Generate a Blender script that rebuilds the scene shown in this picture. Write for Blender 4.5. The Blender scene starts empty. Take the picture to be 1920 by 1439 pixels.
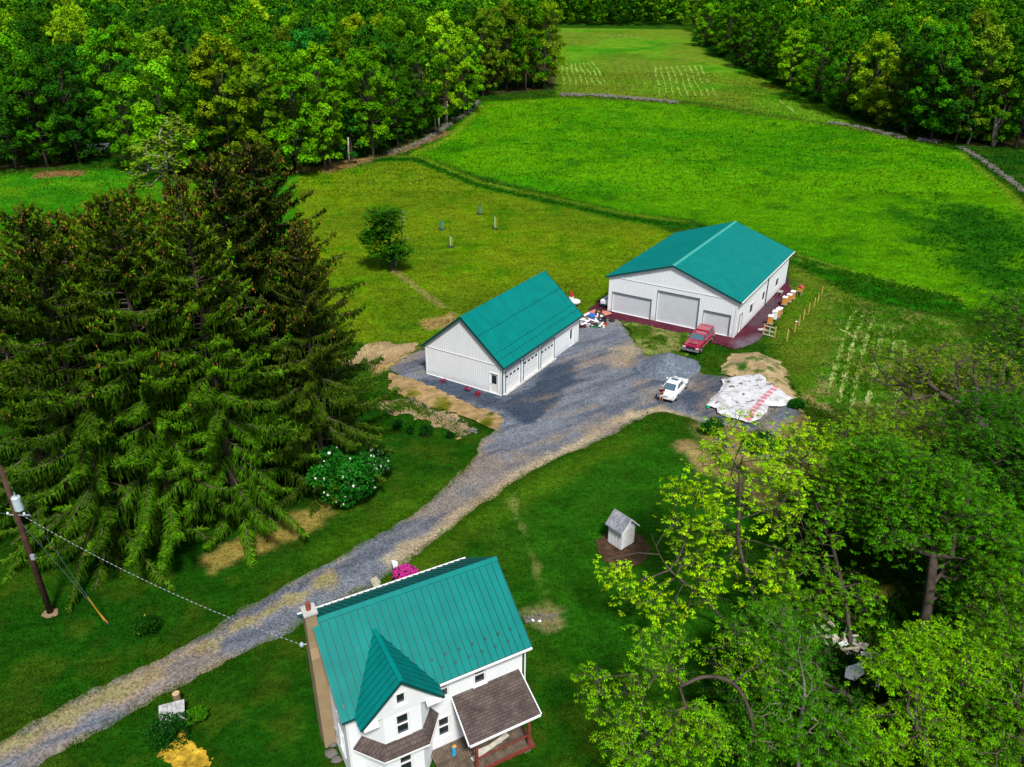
import bpy, bmesh, math, random
import numpy as np
from mathutils import Vector, Matrix
random.seed(7); rng = np.random.default_rng(7)
R = math.radians
sc = bpy.context.scene
col = sc.collection

# ------------------------------------------------------------------ camera
CF, CTH, CRL, CH = 1464.9, R(26.775), R(-0.1732), 35.0
cam_d = bpy.data.cameras.new('camera'); cam = bpy.data.objects.new('camera', cam_d); col.objects.link(cam)
cam_d.sensor_width = 36; cam_d.lens = CF / 1920 * 36; cam_d.clip_start = .5; cam_d.clip_end = 3000
_c, _s = math.cos(CTH), math.sin(CTH)
_rt = Vector((1, 0, 0)); _up = Vector((0, _s, _c)); _fw = Vector((0, _c, -_s))
_r2 = _rt * math.cos(CRL) - _up * math.sin(CRL); _u2 = _rt * math.sin(CRL) + _up * math.cos(CRL)
M = Matrix.Identity(4)
for i in range(3):
    M[i][0] = _r2[i]; M[i][1] = _u2[i]; M[i][2] = -_fw[i]
M[2][3] = CH
cam.matrix_world = M
sc.camera = cam

# ------------------------------------------------------------------ sky, sun, exposure
SUN_AZ, SUN_EL = 165.0, 54.0          # azimuth clockwise from +Y
w = bpy.data.worlds.new('World'); sc.world = w; w.use_nodes = True
nt = w.node_tree; bg = nt.nodes['Background']
sky = nt.nodes.new('ShaderNodeTexSky'); sky.sky_type = 'NISHITA'; sky.sun_disc = False
sky.sun_elevation = R(SUN_EL); sky.sun_rotation = R(SUN_AZ); sky.air_density = 1.0; sky.dust_density = 2.5
nt.links.new(sky.outputs[0], bg.inputs[0]); bg.inputs[1].default_value = 0.075
sd = bpy.data.lights.new('sun', 'SUN'); sd.energy = 3.6; sd.angle = R(8); sd.color = (1, .965, .90)
so = bpy.data.objects.new('sun', sd); col.objects.link(so)
_sv = Vector((math.sin(R(SUN_AZ)) * math.cos(R(SUN_EL)), math.cos(R(SUN_AZ)) * math.cos(R(SUN_EL)), math.sin(R(SUN_EL))))
so.rotation_euler = _sv.to_track_quat('Z', 'Y').to_euler()
so.location = (0, 0, 80)
sc.view_settings.view_transform = 'Standard'; sc.view_settings.look = 'None'
sc.view_settings.exposure = 0.35; sc.view_settings.gamma = 1.0
sc.cycles.max_bounces = 6; sc.cycles.diffuse_bounces = 3; sc.cycles.transparent_max_bounces = 4
sc.cycles.sample_clamp_indirect = 4

# ------------------------------------------------------------------ terrain and lookup of measured points
def zt(x, y):
    t = np.maximum(0, np.asarray(y, float) - 120.0)
    return .055 * (np.sqrt(t * t + 900.0) - 30.0) + .10 * np.maximum(0, np.asarray(y, float) - 480.0)
def ray(px, py):
    a, b = px - 960, 719.5 - py; cr, sr = math.cos(CRL), math.sin(CRL)
    u = a * cr + b * sr; v = -a * sr + b * cr
    return (u, CF * _c + v * _s, -CF * _s + v * _c)
def T(px, py, d):                      # the point seen at (px,py) that stands d metres north
    r = ray(px, py); k = d / r[1]
    return Vector((r[0] * k, d, CH + r[2] * k))
def G(px, py):                         # the ground point seen at (px,py)
    r = ray(px, py); ks = np.linspace(10, 900, 1500) / r[1]; f = CH + r[2] * ks - zt(0, r[1] * ks); i = int(np.argmax(f < 0)) if (f < 0).any() else len(ks) - 1
    k0, k1 = ks[max(i - 1, 0)], ks[i]
    for _ in range(25):
        k = (k0 + k1) / 2
        if CH + r[2] * k - float(zt(0, r[1] * k)) < 0: k1 = k
        else: k0 = k
    return Vector((r[0] * k, r[1] * k, float(zt(0, r[1] * k))))
def GP(pts): return np.array([G(*p)[:2] for p in pts])

def vnoise(x, y, s, seed=0):
    x = np.asarray(x, float) / s + seed * 17.3; y = np.asarray(y, float) / s - seed * 9.1
    xi = np.floor(x).astype(np.int64); yi = np.floor(y).astype(np.int64); fx = x - xi; fy = y - yi
    fx = fx * fx * (3 - 2 * fx); fy = fy * fy * (3 - 2 * fy)
    def h(a, b):
        n = (a * 374761393 + b * 668265263 + seed * 1442695) & 0x7fffffff
        n = ((n ^ (n >> 13)) * 1274126177) & 0x7fffffff
        return ((n ^ (n >> 16)) & 0xffff) / 65535.0
    return (h(xi, yi) * (1 - fx) + h(xi + 1, yi) * fx) * (1 - fy) + (h(xi, yi + 1) * (1 - fx) + h(xi + 1, yi + 1) * fx) * fy
def fbm(x, y, s, seed=0): return (vnoise(x, y, s, seed) * .5 + vnoise(x, y, s * .47, seed + 1) * .3 + vnoise(x, y, s * .21, seed + 2) * .2) * 2 - 1
def sdf(poly, x, y):                   # negative inside
    x = np.asarray(x, float); y = np.asarray(y, float); d = np.full(x.shape, 1e9); ins = np.zeros(x.shape, bool); n = len(poly)
    for i in range(n):
        ax, ay = poly[i]; bx, by = poly[(i + 1) % n]
        ex, ey = bx - ax, by - ay; L = ex * ex + ey * ey + 1e-9
        t = np.clip(((x - ax) * ex + (y - ay) * ey) / L, 0, 1)
        d = np.minimum(d, np.hypot(x - ax - t * ex, y - ay - t * ey))
        c = ((ay > y) != (by > y)) & (x < (bx - ax) * (y - ay) / ((by - ay) if by != ay else 1e-9) + ax)
        ins ^= c
    return np.where(ins, -d, d)
def dline(poly, x, y):
    x = np.asarray(x, float); d = np.full(x.shape, 1e9)
    for i in range(len(poly) - 1):
        ax, ay = poly[i]; bx, by = poly[i + 1]; ex, ey = bx - ax, by - ay; L = ex * ex + ey * ey + 1e-9
        t = np.clip(((x - ax) * ex + (y - ay) * ey) / L, 0, 1)
        d = np.minimum(d, np.hypot(x - ax - t * ex, y - ay - t * ey))
    return d
def sm(v, a, b):                       # 1 below a, 0 above b
    t = np.clip((b - v) / (b - a), 0, 1); return t * t * (3 - 2 * t)

# ------------------------------------------------------------------ materials
def newmat(name):
    m = bpy.data.materials.new(name); m.use_nodes = True; return m, m.node_tree, m.node_tree.nodes['Principled BSDF']
def N(nt, t, **k):
    n = nt.nodes.new(t)
    for a, b in k.items():
        if a.startswith('i_'): n.inputs[int(a[2:])].default_value = b
        else: setattr(n, a, b)
    return n
MATS = {}
def paint(name, c, rough=.5, var=.12, scale=3.0, metal=0, spec=.5, bump=0, bscale=30, coat=0, detail=6):
    """painted or plain surface with gentle procedural variation"""
    if name in MATS: return MATS[name]
    m, t, p = newmat(name); tc = N(t, 'ShaderNodeTexCoord'); no = N(t, 'ShaderNodeTexNoise'); no.inputs['Scale'].default_value = scale; no.inputs['Detail'].default_value = detail
    t.links.new(tc.outputs['Object'], no.inputs['Vector'])
    r = N(t, 'ShaderNodeValToRGB'); r.color_ramp.elements[0].position = .3; r.color_ramp.elements[1].position = .7
    r.color_ramp.elements[0].color = (*[x * (1 - var) for x in c], 1); r.color_ramp.elements[1].color = (*[min(1, x * (1 + var)) for x in c], 1)
    t.links.new(no.outputs[0], r.inputs[0]); t.links.new(r.outputs[0], p.inputs['Base Color'])
    p.inputs['Roughness'].default_value = rough; p.inputs['Metallic'].default_value = metal; p.inputs['Specular IOR Level'].default_value = spec
    if coat: p.inputs['Coat Weight'].default_value = coat; p.inputs['Coat Roughness'].default_value = .08
    if bump:
        n2 = N(t, 'ShaderNodeTexNoise'); n2.inputs['Scale'].default_value = bscale; t.links.new(tc.outputs['Object'], n2.inputs['Vector'])
        b = N(t, 'ShaderNodeBump'); b.inputs['Strength'].default_value = bump; b.inputs['Distance'].default_value = .02
        t.links.new(n2.outputs[0], b.inputs['Height']); t.links.new(b.outputs[0], p.inputs['Normal'])
    MATS[name] = m; return m
def foliage(name, transl=.3, rough=.55):
    m, t, p = newmat(name); oi = N(t, 'ShaderNodeObjectInfo'); at = N(t, 'ShaderNodeAttribute', attribute_name='tint')
    mx = N(t, 'ShaderNodeMix', data_type='RGBA', blend_type='MULTIPLY'); mx.inputs[0].default_value = 1
    t.links.new(oi.outputs['Color'], mx.inputs[6]); t.links.new(at.outputs['Color'], mx.inputs[7])
    t.links.new(mx.outputs[2], p.inputs['Base Color']); p.inputs['Roughness'].default_value = rough; p.inputs['Specular IOR Level'].default_value = .03
    tr = N(t, 'ShaderNodeBsdfTranslucent'); t.links.new(mx.outputs[2], tr.inputs[0])
    ms = N(t, 'ShaderNodeMixShader'); ms.inputs[0].default_value = transl
    t.links.new(p.outputs[0], ms.inputs[1]); t.links.new(tr.outputs[0], ms.inputs[2]); t.links.new(ms.outputs[0], t.nodes['Material Output'].inputs[0])
    return m
def surfmat(name, grain=.25, g1=2.0, g2=12.0, rough=.95, bump=.5, bd=.04, stretch=None, contrast=.35, speck=0, speckscale=6):
    """ground sheets: colour from the 'tone' attribute (what grows or lies there), broken up by procedural noise"""
    m, t, p = newmat(name); at = N(t, 'ShaderNodeAttribute', attribute_name='tone'); tc = N(t, 'ShaderNodeTexCoord')
    mp = N(t, 'ShaderNodeMapping'); t.links.new(tc.outputs['Object'], mp.inputs[0])
    if stretch: mp.inputs['Rotation'].default_value = (0, 0, stretch[0]); mp.inputs['Scale'].default_value = (stretch[1], 1, 1)
    n1 = N(t, 'ShaderNodeTexNoise'); n1.inputs['Scale'].default_value = 1 / g1; n1.inputs['Detail'].default_value = 9; n1.inputs['Roughness'].default_value = .72
    n2 = N(t, 'ShaderNodeTexNoise'); n2.inputs['Scale'].default_value = g2; n2.inputs['Detail'].default_value = 5; n2.inputs['Roughness'].default_value = .8
    t.links.new(mp.outputs[0], n1.inputs['Vector']); t.links.new(mp.outputs[0], n2.inputs['Vector'])
    r1 = N(t, 'ShaderNodeMapRange'); r1.inputs[1].default_value = .3; r1.inputs[2].default_value = .7; r1.inputs[3].default_value = 1 - contrast; r1.inputs[4].default_value = 1 + contrast
    r2 = N(t, 'ShaderNodeMapRange'); r2.inputs[1].default_value = .3; r2.inputs[2].default_value = .7; r2.inputs[3].default_value = 1 - grain; r2.inputs[4].default_value = 1 + grain
    t.links.new(n1.outputs[0], r1.inputs[0]); t.links.new(n2.outputs[0], r2.inputs[0])
    mu = N(t, 'ShaderNodeMath', operation='MULTIPLY'); t.links.new(r1.outputs[0], mu.inputs[0]); t.links.new(r2.outputs[0], mu.inputs[1])
    vm = N(t, 'ShaderNodeVectorMath', operation='SCALE'); t.links.new(at.outputs['Color'], vm.inputs[0]); t.links.new(mu.outputs[0], vm.inputs[3])
    last = vm.outputs[0]
    if speck:
        vo = N(t, 'ShaderNodeTexVoronoi'); vo.inputs['Scale'].default_value = speckscale; t.links.new(tc.outputs['Object'], vo.inputs['Vector'])
        s1 = N(t, 'ShaderNodeSeparateColor'); t.links.new(vo.outputs['Color'], s1.inputs[0])
        mr = N(t, 'ShaderNodeMapRange'); mr.inputs[3].default_value = 1 - speck; mr.inputs[4].default_value = 1 + speck; t.links.new(s1.outputs[0], mr.inputs[0])
        v2 = N(t, 'ShaderNodeVectorMath', operation='SCALE'); t.links.new(last, v2.inputs[0]); t.links.new(mr.outputs[0], v2.inputs[3]); last = v2.outputs[0]
    t.links.new(last, p.inputs['Base Color']); p.inputs['Roughness'].default_value = rough; p.inputs['Specular IOR Level'].default_value = .02
    b = N(t, 'ShaderNodeBump'); b.inputs['Strength'].default_value = bump; b.inputs['Distance'].default_value = bd
    ad = N(t, 'ShaderNodeMath', operation='ADD'); t.links.new(n1.outputs[0], ad.inputs[0]); t.links.new(n2.outputs[0], ad.inputs[1])
    t.links.new(ad.outputs[0], b.inputs['Height']); t.links.new(b.outputs[0], p.inputs['Normal'])
    return m
M_leaf = foliage('leaf', .22); M_needle = foliage('needle', .12, .7); M_grassblade = foliage('grass_blade', .3)
M_grass = surfmat('grass', grain=.42, g1=1.9, g2=2.6, bump=.9, bd=.12, stretch=(R(-32), .6), contrast=.46)
M_gravel = surfmat('gravel', grain=.30, g1=1.6, g2=7, bump=.8, bd=.03, contrast=.22, speck=.38, speckscale=9)
M_dirt = surfmat('bare_soil', grain=.3, g1=1.0, g2=6, bump=.8, bd=.06, contrast=.3, speck=.15, speckscale=5)
M_bark = paint('bark', (.062, .047, .034), .95, .5, 2.5, bump=.8, bscale=8)
M_bark_pale = paint('bark_pale', (.30, .28, .22), .95, .45, 2.0, bump=.6, bscale=8)
M_white = paint('white_paint', (.80, .82, .84), .45, .03, .7)
M_trimw = paint('white_trim', (.84, .85, .86), .4, .02, 2)
M_panel = paint('white_steel_siding', (.80, .84, .88), .38, .025, .5)
def grime(m):   # rain-splashed dust along the foot of the walls
    t = m.node_tree; p = t.nodes['Principled BSDF']; src = p.inputs['Base Color'].links[0].from_socket; tc = N(t, 'ShaderNodeTexCoord'); sp = N(t, 'ShaderNodeSeparateXYZ'); t.links.new(tc.outputs['Object'], sp.inputs[0])
    no = N(t, 'ShaderNodeTexNoise'); no.inputs['Scale'].default_value = 2.0; no.inputs['Detail'].default_value = 6; t.links.new(tc.outputs['Object'], no.inputs['Vector'])
    a = N(t, 'ShaderNodeMath', operation='MULTIPLY_ADD'); a.inputs[1].default_value = -.9; t.links.new(no.outputs[0], a.inputs[0]); t.links.new(sp.outputs[2], a.inputs[2])
    mr = N(t, 'ShaderNodeMapRange'); mr.inputs[1].default_value = -.45; mr.inputs[2].default_value = .25; mr.inputs[3].default_value = .40; mr.inputs[4].default_value = 0; t.links.new(a.outputs[0], mr.inputs[0])
    mx = N(t, 'ShaderNodeMix', data_type='RGBA'); t.links.new(mr.outputs[0], mx.inputs[0]); t.links.new(src, mx.inputs[6]); mx.inputs[7].default_value = (.38, .34, .29, 1); t.links.new(mx.outputs[2], p.inputs['Base Color'])
grime(M_panel)
M_doorw = paint('white_door', (.78, .79, .79), .4, .03, 1.2)
M_rollup = paint('grey_rollup_steel', (.62, .66, .70), .4, .04, 1.0)
M_teal = paint('teal_roof_steel', (.0005, .180, .165), .50, .09, .9, spec=.10)
def streaks(m, k=.18):
    t = m.node_tree; p = t.nodes['Principled BSDF']; src = p.inputs['Base Color'].links[0].from_socket; tc = N(t, 'ShaderNodeTexCoord'); mp = N(t, 'ShaderNodeMapping'); mp.inputs['Scale'].default_value = (2.6, .22, .22); t.links.new(tc.outputs['Object'], mp.inputs[0])
    no = N(t, 'ShaderNodeTexNoise'); no.inputs['Scale'].default_value = 1.0; no.inputs['Detail'].default_value = 7; t.links.new(mp.outputs[0], no.inputs['Vector']); mr = N(t, 'ShaderNodeMapRange'); mr.inputs[1].default_value = .3; mr.inputs[2].default_value = .7; mr.inputs[3].default_value = 1 - k; mr.inputs[4].default_value = 1 + k; t.links.new(no.outputs[0], mr.inputs[0])
    v = N(t, 'ShaderNodeVectorMath', operation='SCALE'); t.links.new(src, v.inputs[0]); t.links.new(mr.outputs[0], v.inputs[3]); t.links.new(v.outputs[0], p.inputs['Base Color'])
streaks(M_teal, .07)
M_tealdk = paint('dark_teal_trim', (.004, .060, .060), .35, .1, 2)
M_black = paint('black', (.012, .012, .014), .5, .2, 5)
M_cglass, _t, _p = newmat('car_glass'); _p.inputs['Base Color'].default_value = (.07, .13, .17, 1); _p.inputs['Roughness'].default_value = .12  # blue base colour has the sky's reflection put into it
M_glass, _t, _p = newmat('window_glass'); _p.inputs['Base Color'].default_value = (.015, .022, .03, 1); _p.inputs['Roughness'].default_value = .06; _p.inputs['Specular IOR Level'].default_value = .9
M_rock = paint('field_stone', (.135, .125, .11), .9, .35, 1.5, bump=.6, bscale=6)
M_wood = paint('weathered_wood', (.33, .31, .28), .9, .3, 4, bump=.5, bscale=20)
M_lumber = paint('yellow_lumber', (.55, .36, .10), .75, .25, 4)

# ------------------------------------------------------------------ object helpers
def link(o, parent=None):
    col.objects.link(o)
    if parent is not None: o.parent = parent
    return o
def tag(o, label=None, cat=None, group=None, kind=None):
    if label: o['label'] = label
    if cat: o['category'] = cat
    if group: o['group'] = group
    if kind: o['kind'] = kind
    return o
def thing(name, label, cat, loc=(0, 0, 0), rotz=0, group=None):
    o = bpy.data.objects.new(name, None); link(o); o.location = loc; o.rotation_euler = (0, 0, rotz); o.empty_display_size = .3
    return tag(o, label, cat, group)
def mesh_np(name, V, F, mat, parent=None, tint=None, tone=None, smooth=False):
    V = np.asarray(V, np.float32); F = np.asarray(F, np.int32); me = bpy.data.meshes.new(name)
    me.vertices.add(len(V)); me.vertices.foreach_set('co', V.ravel()); k = F.shape[1]
    me.loops.add(F.size); me.loops.foreach_set('vertex_index', F.ravel()); me.polygons.add(len(F))
    me.polygons.foreach_set('loop_start', np.arange(0, F.size, k, dtype=np.int32))
    try: me.polygons.foreach_set('loop_total', np.full(len(F), k, np.int32))
    except Exception: pass
    for nm, a in (('tint', tint), ('tone', tone)):
        if a is not None:
            at = me.attributes.new(nm, 'FLOAT_COLOR', 'POINT'); c = np.ones((len(V), 4), np.float32); c[:, :3] = a; at.data.foreach_set('color', c.ravel())
    me.materials.append(mat); me.update(calc_edges=True); me.validate()
    if smooth: me.polygons.foreach_set('use_smooth', np.ones(len(me.polygons), bool))
    if parent is False: return me
    return link(bpy.data.objects.new(name, me), parent)
class MB:
    def __init__(s): s.v = []; s.f = []; s.m = []
    def add(s, pts, faces, mi=0):
        n = len(s.v); s.v += [tuple(p) for p in pts]; s.f += [tuple(n + i for i in f) for f in faces]; s.m += [mi] * len(faces); return s
    def poly(s, pts, mi=0): return s.add(pts, [range(len(pts))], mi)
    def box(s, x0, y0, z0, x1, y1, z1, mi=0):
        return s.add([(x, y, z) for z in (z0, z1) for y in (y0, y1) for x in (x0, x1)], [(0, 2, 3, 1), (4, 5, 7, 6), (0, 1, 5, 4), (2, 6, 7, 3), (0, 4, 6, 2), (1, 3, 7, 5)], mi)
    def slab(s, quad, th, mi=0):       # quad of 3d points thickened downwards by vector th
        th = Vector(th); q = [Vector(p) for p in quad]; b = [p + th for p in q]; n = len(q)
        s.add(q + b, [tuple(range(n)), tuple(range(2 * n - 1, n - 1, -1))] + [(i, i + n, (i + 1) % n + n, (i + 1) % n) for i in range(n)], mi); return s
    def bar(s, a, b, w, h, up=(0, 0, 1), mi=0):
        a = Vector(a); b = Vector(b); d = (b - a).normalized(); u = Vector(up); r = d.cross(u)
        if r.length < 1e-4: r = d.cross(Vector((1, 0, 0)))
        r.normalize(); u = r.cross(d); P = []
        for c in (a, b):
            for i, j in ((-1, -1), (1, -1), (1, 1), (-1, 1)): P.append(c + r * (i * w / 2) + u * (j * h / 2))
        return s.add(P, [(0, 3, 2, 1), (4, 5, 6, 7), (0, 1, 5, 4), (1, 2, 6, 5), (2, 3, 7, 6), (3, 0, 4, 7)], mi)
    def tube(s, pts, rad, n=8, cap=True, mi=0):
        pts = [Vector(p) for p in pts]; rad = [rad] * len(pts) if not hasattr(rad, '__len__') else rad; base = len(s.v); prev = None
        for i, p in enumerate(pts):
            d = (pts[min(i + 1, len(pts) - 1)] - pts[max(i - 1, 0)]).normalized()
            if prev is None: r = d.cross(Vector((0, 0, 1))); r = r if r.length > 1e-3 else d.cross(Vector((1, 0, 0)))
            else: r = prev - d * prev.dot(d)
            r.normalize(); prev = r; u = d.cross(r)
            for k in range(n):
                a = 2 * math.pi * k / n; s.v.append(tuple(p + (r * math.cos(a) + u * math.sin(a)) * rad[i]))
        for i in range(len(pts) - 1):
            for k in range(n):
                a = base + i * n + k; b = base + i * n + (k + 1) % n; s.f.append((a, b, b + n, a + n)); s.m.append(mi)
        if cap: s.f.append(tuple(base + k for k in reversed(range(n)))); s.f.append(tuple(base + (len(pts) - 1) * n + k for k in range(n))); s.m += [mi, mi]
        return s
    def ball(s, c, r, n=8, m=6, seed=None, jit=0, mi=0):
        rr = random.Random(seed); c = Vector(c); r = (r, r, r) if not hasattr(r, '__len__') else r; base = len(s.v)
        s.v.append((c.x, c.y, c.z + r[2]))
        for i in range(1, m):
            th = math.pi * i / m
            for k in range(n):
                a = 2 * math.pi * k / n; j = 1 + rr.uniform(-jit, jit); s.v.append((c.x + r[0] * math.sin(th) * math.cos(a) * j, c.y + r[1] * math.sin(th) * math.sin(a) * j, c.z + r[2] * math.cos(th) * j))
        s.v.append((c.x, c.y, c.z - r[2])); e = len(s.v) - 1
        for k in range(n): s.f.append((base, base + 1 + k, base + 1 + (k + 1) % n)); s.m.append(mi)
        for i in range(m - 2):
            for k in range(n):
                a = base + 1 + i * n + k; b = base + 1 + i * n + (k + 1) % n; s.f.append((a, a + n, b + n, b)); s.m.append(mi)
        q = base + 1 + (m - 2) * n
        for k in range(n): s.f.append((q + k, e, q + (k + 1) % n)); s.m.append(mi)
        return s
    def build(s, name, mat, parent=None, smooth=False, bevel=0):
        me = bpy.data.meshes.new(name); me.from_pydata(s.v, [], s.f)
        for m in (mat if isinstance(mat, (list, tuple)) else [mat]): me.materials.append(m)
        me.polygons.foreach_set('material_index', s.m)
        if smooth: me.polygons.foreach_set('use_smooth', [True] * len(me.polygons))
        me.update(); o = link(bpy.data.objects.new(name, me), parent)
        if bevel:
            b = o.modifiers.new('bevel', 'BEVEL'); b.width = bevel; b.segments = 2; b.limit_method = 'ANGLE'; b.angle_limit = R(35)
        return o

# ------------------------------------------------------------------ ground zones (measured outlines)
Z_hay = GP([(775, 285), (830, 262), (905, 192), (1050, 184), (1290, 197), (1560, 237), (1700, 264), (1800, 285), (1870, 350), (1960, 430), (1990, 600), (1800, 575), (1650, 530), (1480, 468), (1300, 412), (1180, 398), (960, 345), (850, 312)])
Z_tall = GP([(1480, 478), (1560, 500), (1640, 520), (1800, 560), (1830, 590), (1700, 580), (1600, 556), (1520, 520), (1490, 500)])
Z_tall2 = GP([(1690, 420), (1760, 370), (1960, 420), (2000, 620), (1850, 575), (1740, 500)])
Z_far = GP([(1000, 52), (1290, 56), (1320, 100), (1450, 155), (1620, 218), (1690, 256), (1560, 232), (1300, 190), (1050, 178), (1030, 140)])
Z_mid = GP([(560, 332), (720, 303), (775, 300), (900, 345), (1180, 410), (1262, 440), (1140, 520), (1130, 570), (1080, 600), (800, 640), (660, 640), (560, 500)])
Z_back = GP([(0, 330), (240, 318), (560, 332), (560, 640), (0, 640), (-200, 500), (-200, 330)])
Z_yard_r = GP([(1490, 500), (1530, 520), (1640, 580), (1600, 700), (1520, 780), (1460, 640)])
Z_garden = GP([(1540, 545), (1640, 570), (1800, 600), (1850, 800), (1700, 1000), (1480, 900), (1510, 760), (1560, 640)])
Z_wood = GP([(-400, 250), (0, 318), (120, 316), (165, 292), (235, 292), (330, 340), (560, 322), (700, 296), (830, 245), (900, 180), (1045, 168), (1045, 60), (1040, 5), (-900, 5)])
Z_woodr = GP([(1300, 60), (1330, 92), (1470, 165), (1580, 215), (1690, 252), (1830, 276), (2150, 276), (2150, 30), (1300, 20)])
L_lane = GP([(700, 300), (780, 300), (900, 350), (1060, 385), (1180, 412), (1290, 425)])
L_mid1 = GP([(1050, 182), (1300, 195), (1560, 235), (1700, 262)])
L_edge_l = GP([(775, 290), (840, 262), (905, 200), (1000, 190)])
L_edge_r = GP([(1800, 288), (1880, 350), (1950, 420)])
L_tractor = GP([(1490, 480), (1620, 520), (1790, 560)])
L_wear1 = GP([(740, 508), (760, 525), (790, 545), (830, 575)])
L_wear2 = GP([(960, 930), (985, 1010), (1010, 1080), (1040, 1160)])
L_wear3 = GP([(1290, 835), (1340, 880), (1420, 930), (1490, 965)])
def ground_tone(x, y):
    n = fbm(x, y, 14, 3); n2 = fbm(x, y, 5, 8); n3 = fbm(x, y, 1.6, 15)
    one = np.ones(x.shape + (1,)); c = one * np.array([.009, .064, .002])
    def mixc(m, colr):
        nonlocal c; m = np.clip(m, 0, 1)[..., None]; c = c * (1 - m) + np.array(colr) * m
    mixc(sm(-n, -.25, .5) * .6, (.026, .082, .003)); mixc(sm(n2, -.7, -.1) * .6, (.004, .036, .002)); mixc(sm(-n3 - .5 * n2, -.5, .1) * .35, (.06, .09, .006))
    # front lawn right of the drive, lighter green
    mixc(sm(sdf(GP([(900, 960), (1180, 800), (1300, 800), (1520, 900), (1500, 1300), (1020, 1250)]), x, y), -3, 2) * .75, (.016, .098, .003)); mixc(sm(sdf(GP([(700, 1100), (1000, 900), (1180, 810), (1200, 830), (1000, 930), (720, 1130)]), x, y) + n2 * 1.5, -1, 1.5) * .6, (.07, .15, .005)); mixc(sm(sdf(GP([(640, 1060), (900, 900), (880, 870), (600, 1040)]), x, y) + n2 * 1.5, -1, 1.5) * .6, (.05, .14, .004))
    mixc(sm(sdf(Z_back, x, y), -2, 3), (.028, .175, .003)); mixc(sm(sdf(Z_back, x, y), -2, 3) * sm(n2, -.6, .1), (.07, .22, .004))
    m = sm(sdf(Z_mid, x, y), -1.5, 1.5); mixc(m, (.072, .200, .001)); mixc(m * sm(-n, -.2, .5), (.125, .265, .001)); mixc(m * sm(n2, -.7, .0) * .8, (.035, .125, .002))
    mixc(m * sm(-n2, -.1, .6) * .45, (.11, .12, .008))
    mixc(m * sm(sdf(GP([(700, 560), (900, 540), (1100, 520), (1130, 590), (900, 620), (700, 650)]), x, y), -4, 3) * .5, (.04, .10, .004))
    m = sm(sdf(Z_hay, x, y), -1.5, 1.5); mixc(m, (.036, .190, .001)); mixc(m * sm(-n, -.2, .5), (.072, .245, .001)); mixc(m * sm(n2, -.8, .0) * .75, (.013, .105, .0015)); mixc(m * sm(-n3, -.6, -.1) * .35, (.10, .21, .003))
    mixc(sm(sdf(Z_tall, x, y) + n2, -2, 1), (.012, .125, .002)); mixc(sm(sdf(Z_tall2, x, y) + n2 * 9 + n * 6, -6, 5) * .8, (.006, .082, .003))
    m = sm(sdf(Z_far, x, y), -2, 2); mixc(m, (.055, .225, .004)); mixc(m * sm(-n, -.1, .5) * .8, (.11, .24, .01)); mixc(m * sm(n, -.8, -.1) * .6, (.025, .15, .003)); mixc(m * sm(-fbm(x, y, 30, 41), -.25, .2) * .4, (.13, .11, .015))
    m = sm(sdf(Z_yard_r, x, y), -1, 2); mixc(m, (.055, .15, .004)); mixc(m * sm(-n2, -.1, .5) * .5, (.12, .15, .015))
    m = sm(sdf(Z_garden, x, y) + n2, -2, 1); mixc(m, (.045, .16, .005)); mixc(m * sm(-n2, -.3, .3) * .7, (.16, .18, .03)); mixc(m * sm(-n3, -.5, -.1) * .5, (.30, .27, .10))
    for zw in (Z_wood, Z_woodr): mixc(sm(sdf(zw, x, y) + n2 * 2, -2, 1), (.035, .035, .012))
    mixc(sm(dline(L_lane, x, y) + n2 * .6, .6, 2.2) * .8, (.015, .13, .003)); mixc(sm(dline(L_lane, x, y - 3.2) + n2 * .3, .3, 1.2) * .5, (.14, .25, .01))
    mixc(sm(dline(L_mid1, x, y) + n2 * .8, .5, 2.2) * .7, (.09, .17, .008)); mixc(sm(dline(L_edge_l, x, y) + n2 * .6, .5, 1.6) * .6, (.14, .24, .01)); mixc(sm(dline(L_edge_r, x, y) + n2 * .6, .4, 1.3) * .6, (.15, .27, .01))
    mixc(sm(np.abs(dline(L_tractor, x, y) - .9), .2, .6) * .55, (.17, .26, .02))
    mixc(sm(dline(L_wear1, x, y) + n3 * .5, .1, .7) * .7, (.26, .22, .08)); mixc(sm(dline(L_wear2, x, y) + n3 * .9, -.2, .5) * .7, (.20, .23, .06)); mixc(sm(dline(L_wear3, x, y) + n3 * .8, .3, 1.4) * .8, (.36, .26, .11))
    mixc(sm(sdf(GP([(1290, 760), (1560, 720), (1580, 860), (1460, 960), (1330, 860)]), x, y) + n2 * 2, -2, 1) * sm(-n3, -.1, .4) * .8, (.32, .24, .10))
    for q, cc in (([(500, 985), (600, 945), (640, 960), (560, 1010), (400, 1070), (380, 1045)], (.26, .21, .05)), ([(1120, 1010), (1200, 1000), (1215, 1040), (1170, 1065), (1120, 1045)], (.06, .02, .02)),
                  ([(560, 320), (620, 305), (720, 290), (830, 245), (850, 250), (760, 285), (620, 325)], (.20, .14, .05)), ([(60, 322), (160, 318), (160, 330), (60, 334)], (.22, .12, .05)), ([(1500, 1160), (1660, 1200), (1680, 1300), (1560, 1310)], (.10, .09, .05)), ([(1640, 1080), (1740, 1100), (1720, 1200), (1620, 1180)], (.20, .19, .03)),
                  ([(980, 1150), (1050, 1140), (1060, 1175), (985, 1180)], (.22, .2, .09)), ([(700, 640), (800, 650), (740, 690), (700, 700)], (.40, .29, .12)), ([(790, 600), (850, 585), (860, 610), (800, 620)], (.30, .22, .08))):
        mixc(sm(sdf(GP(q), x, y) + n3 * 1.0 + n2 * .5, -.9, .3) * .9, cc)
    mixc(sm(n3, -1, -.45) * .35, (.005, .04, .002))
    return np.clip(c, .001, .9)

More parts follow.
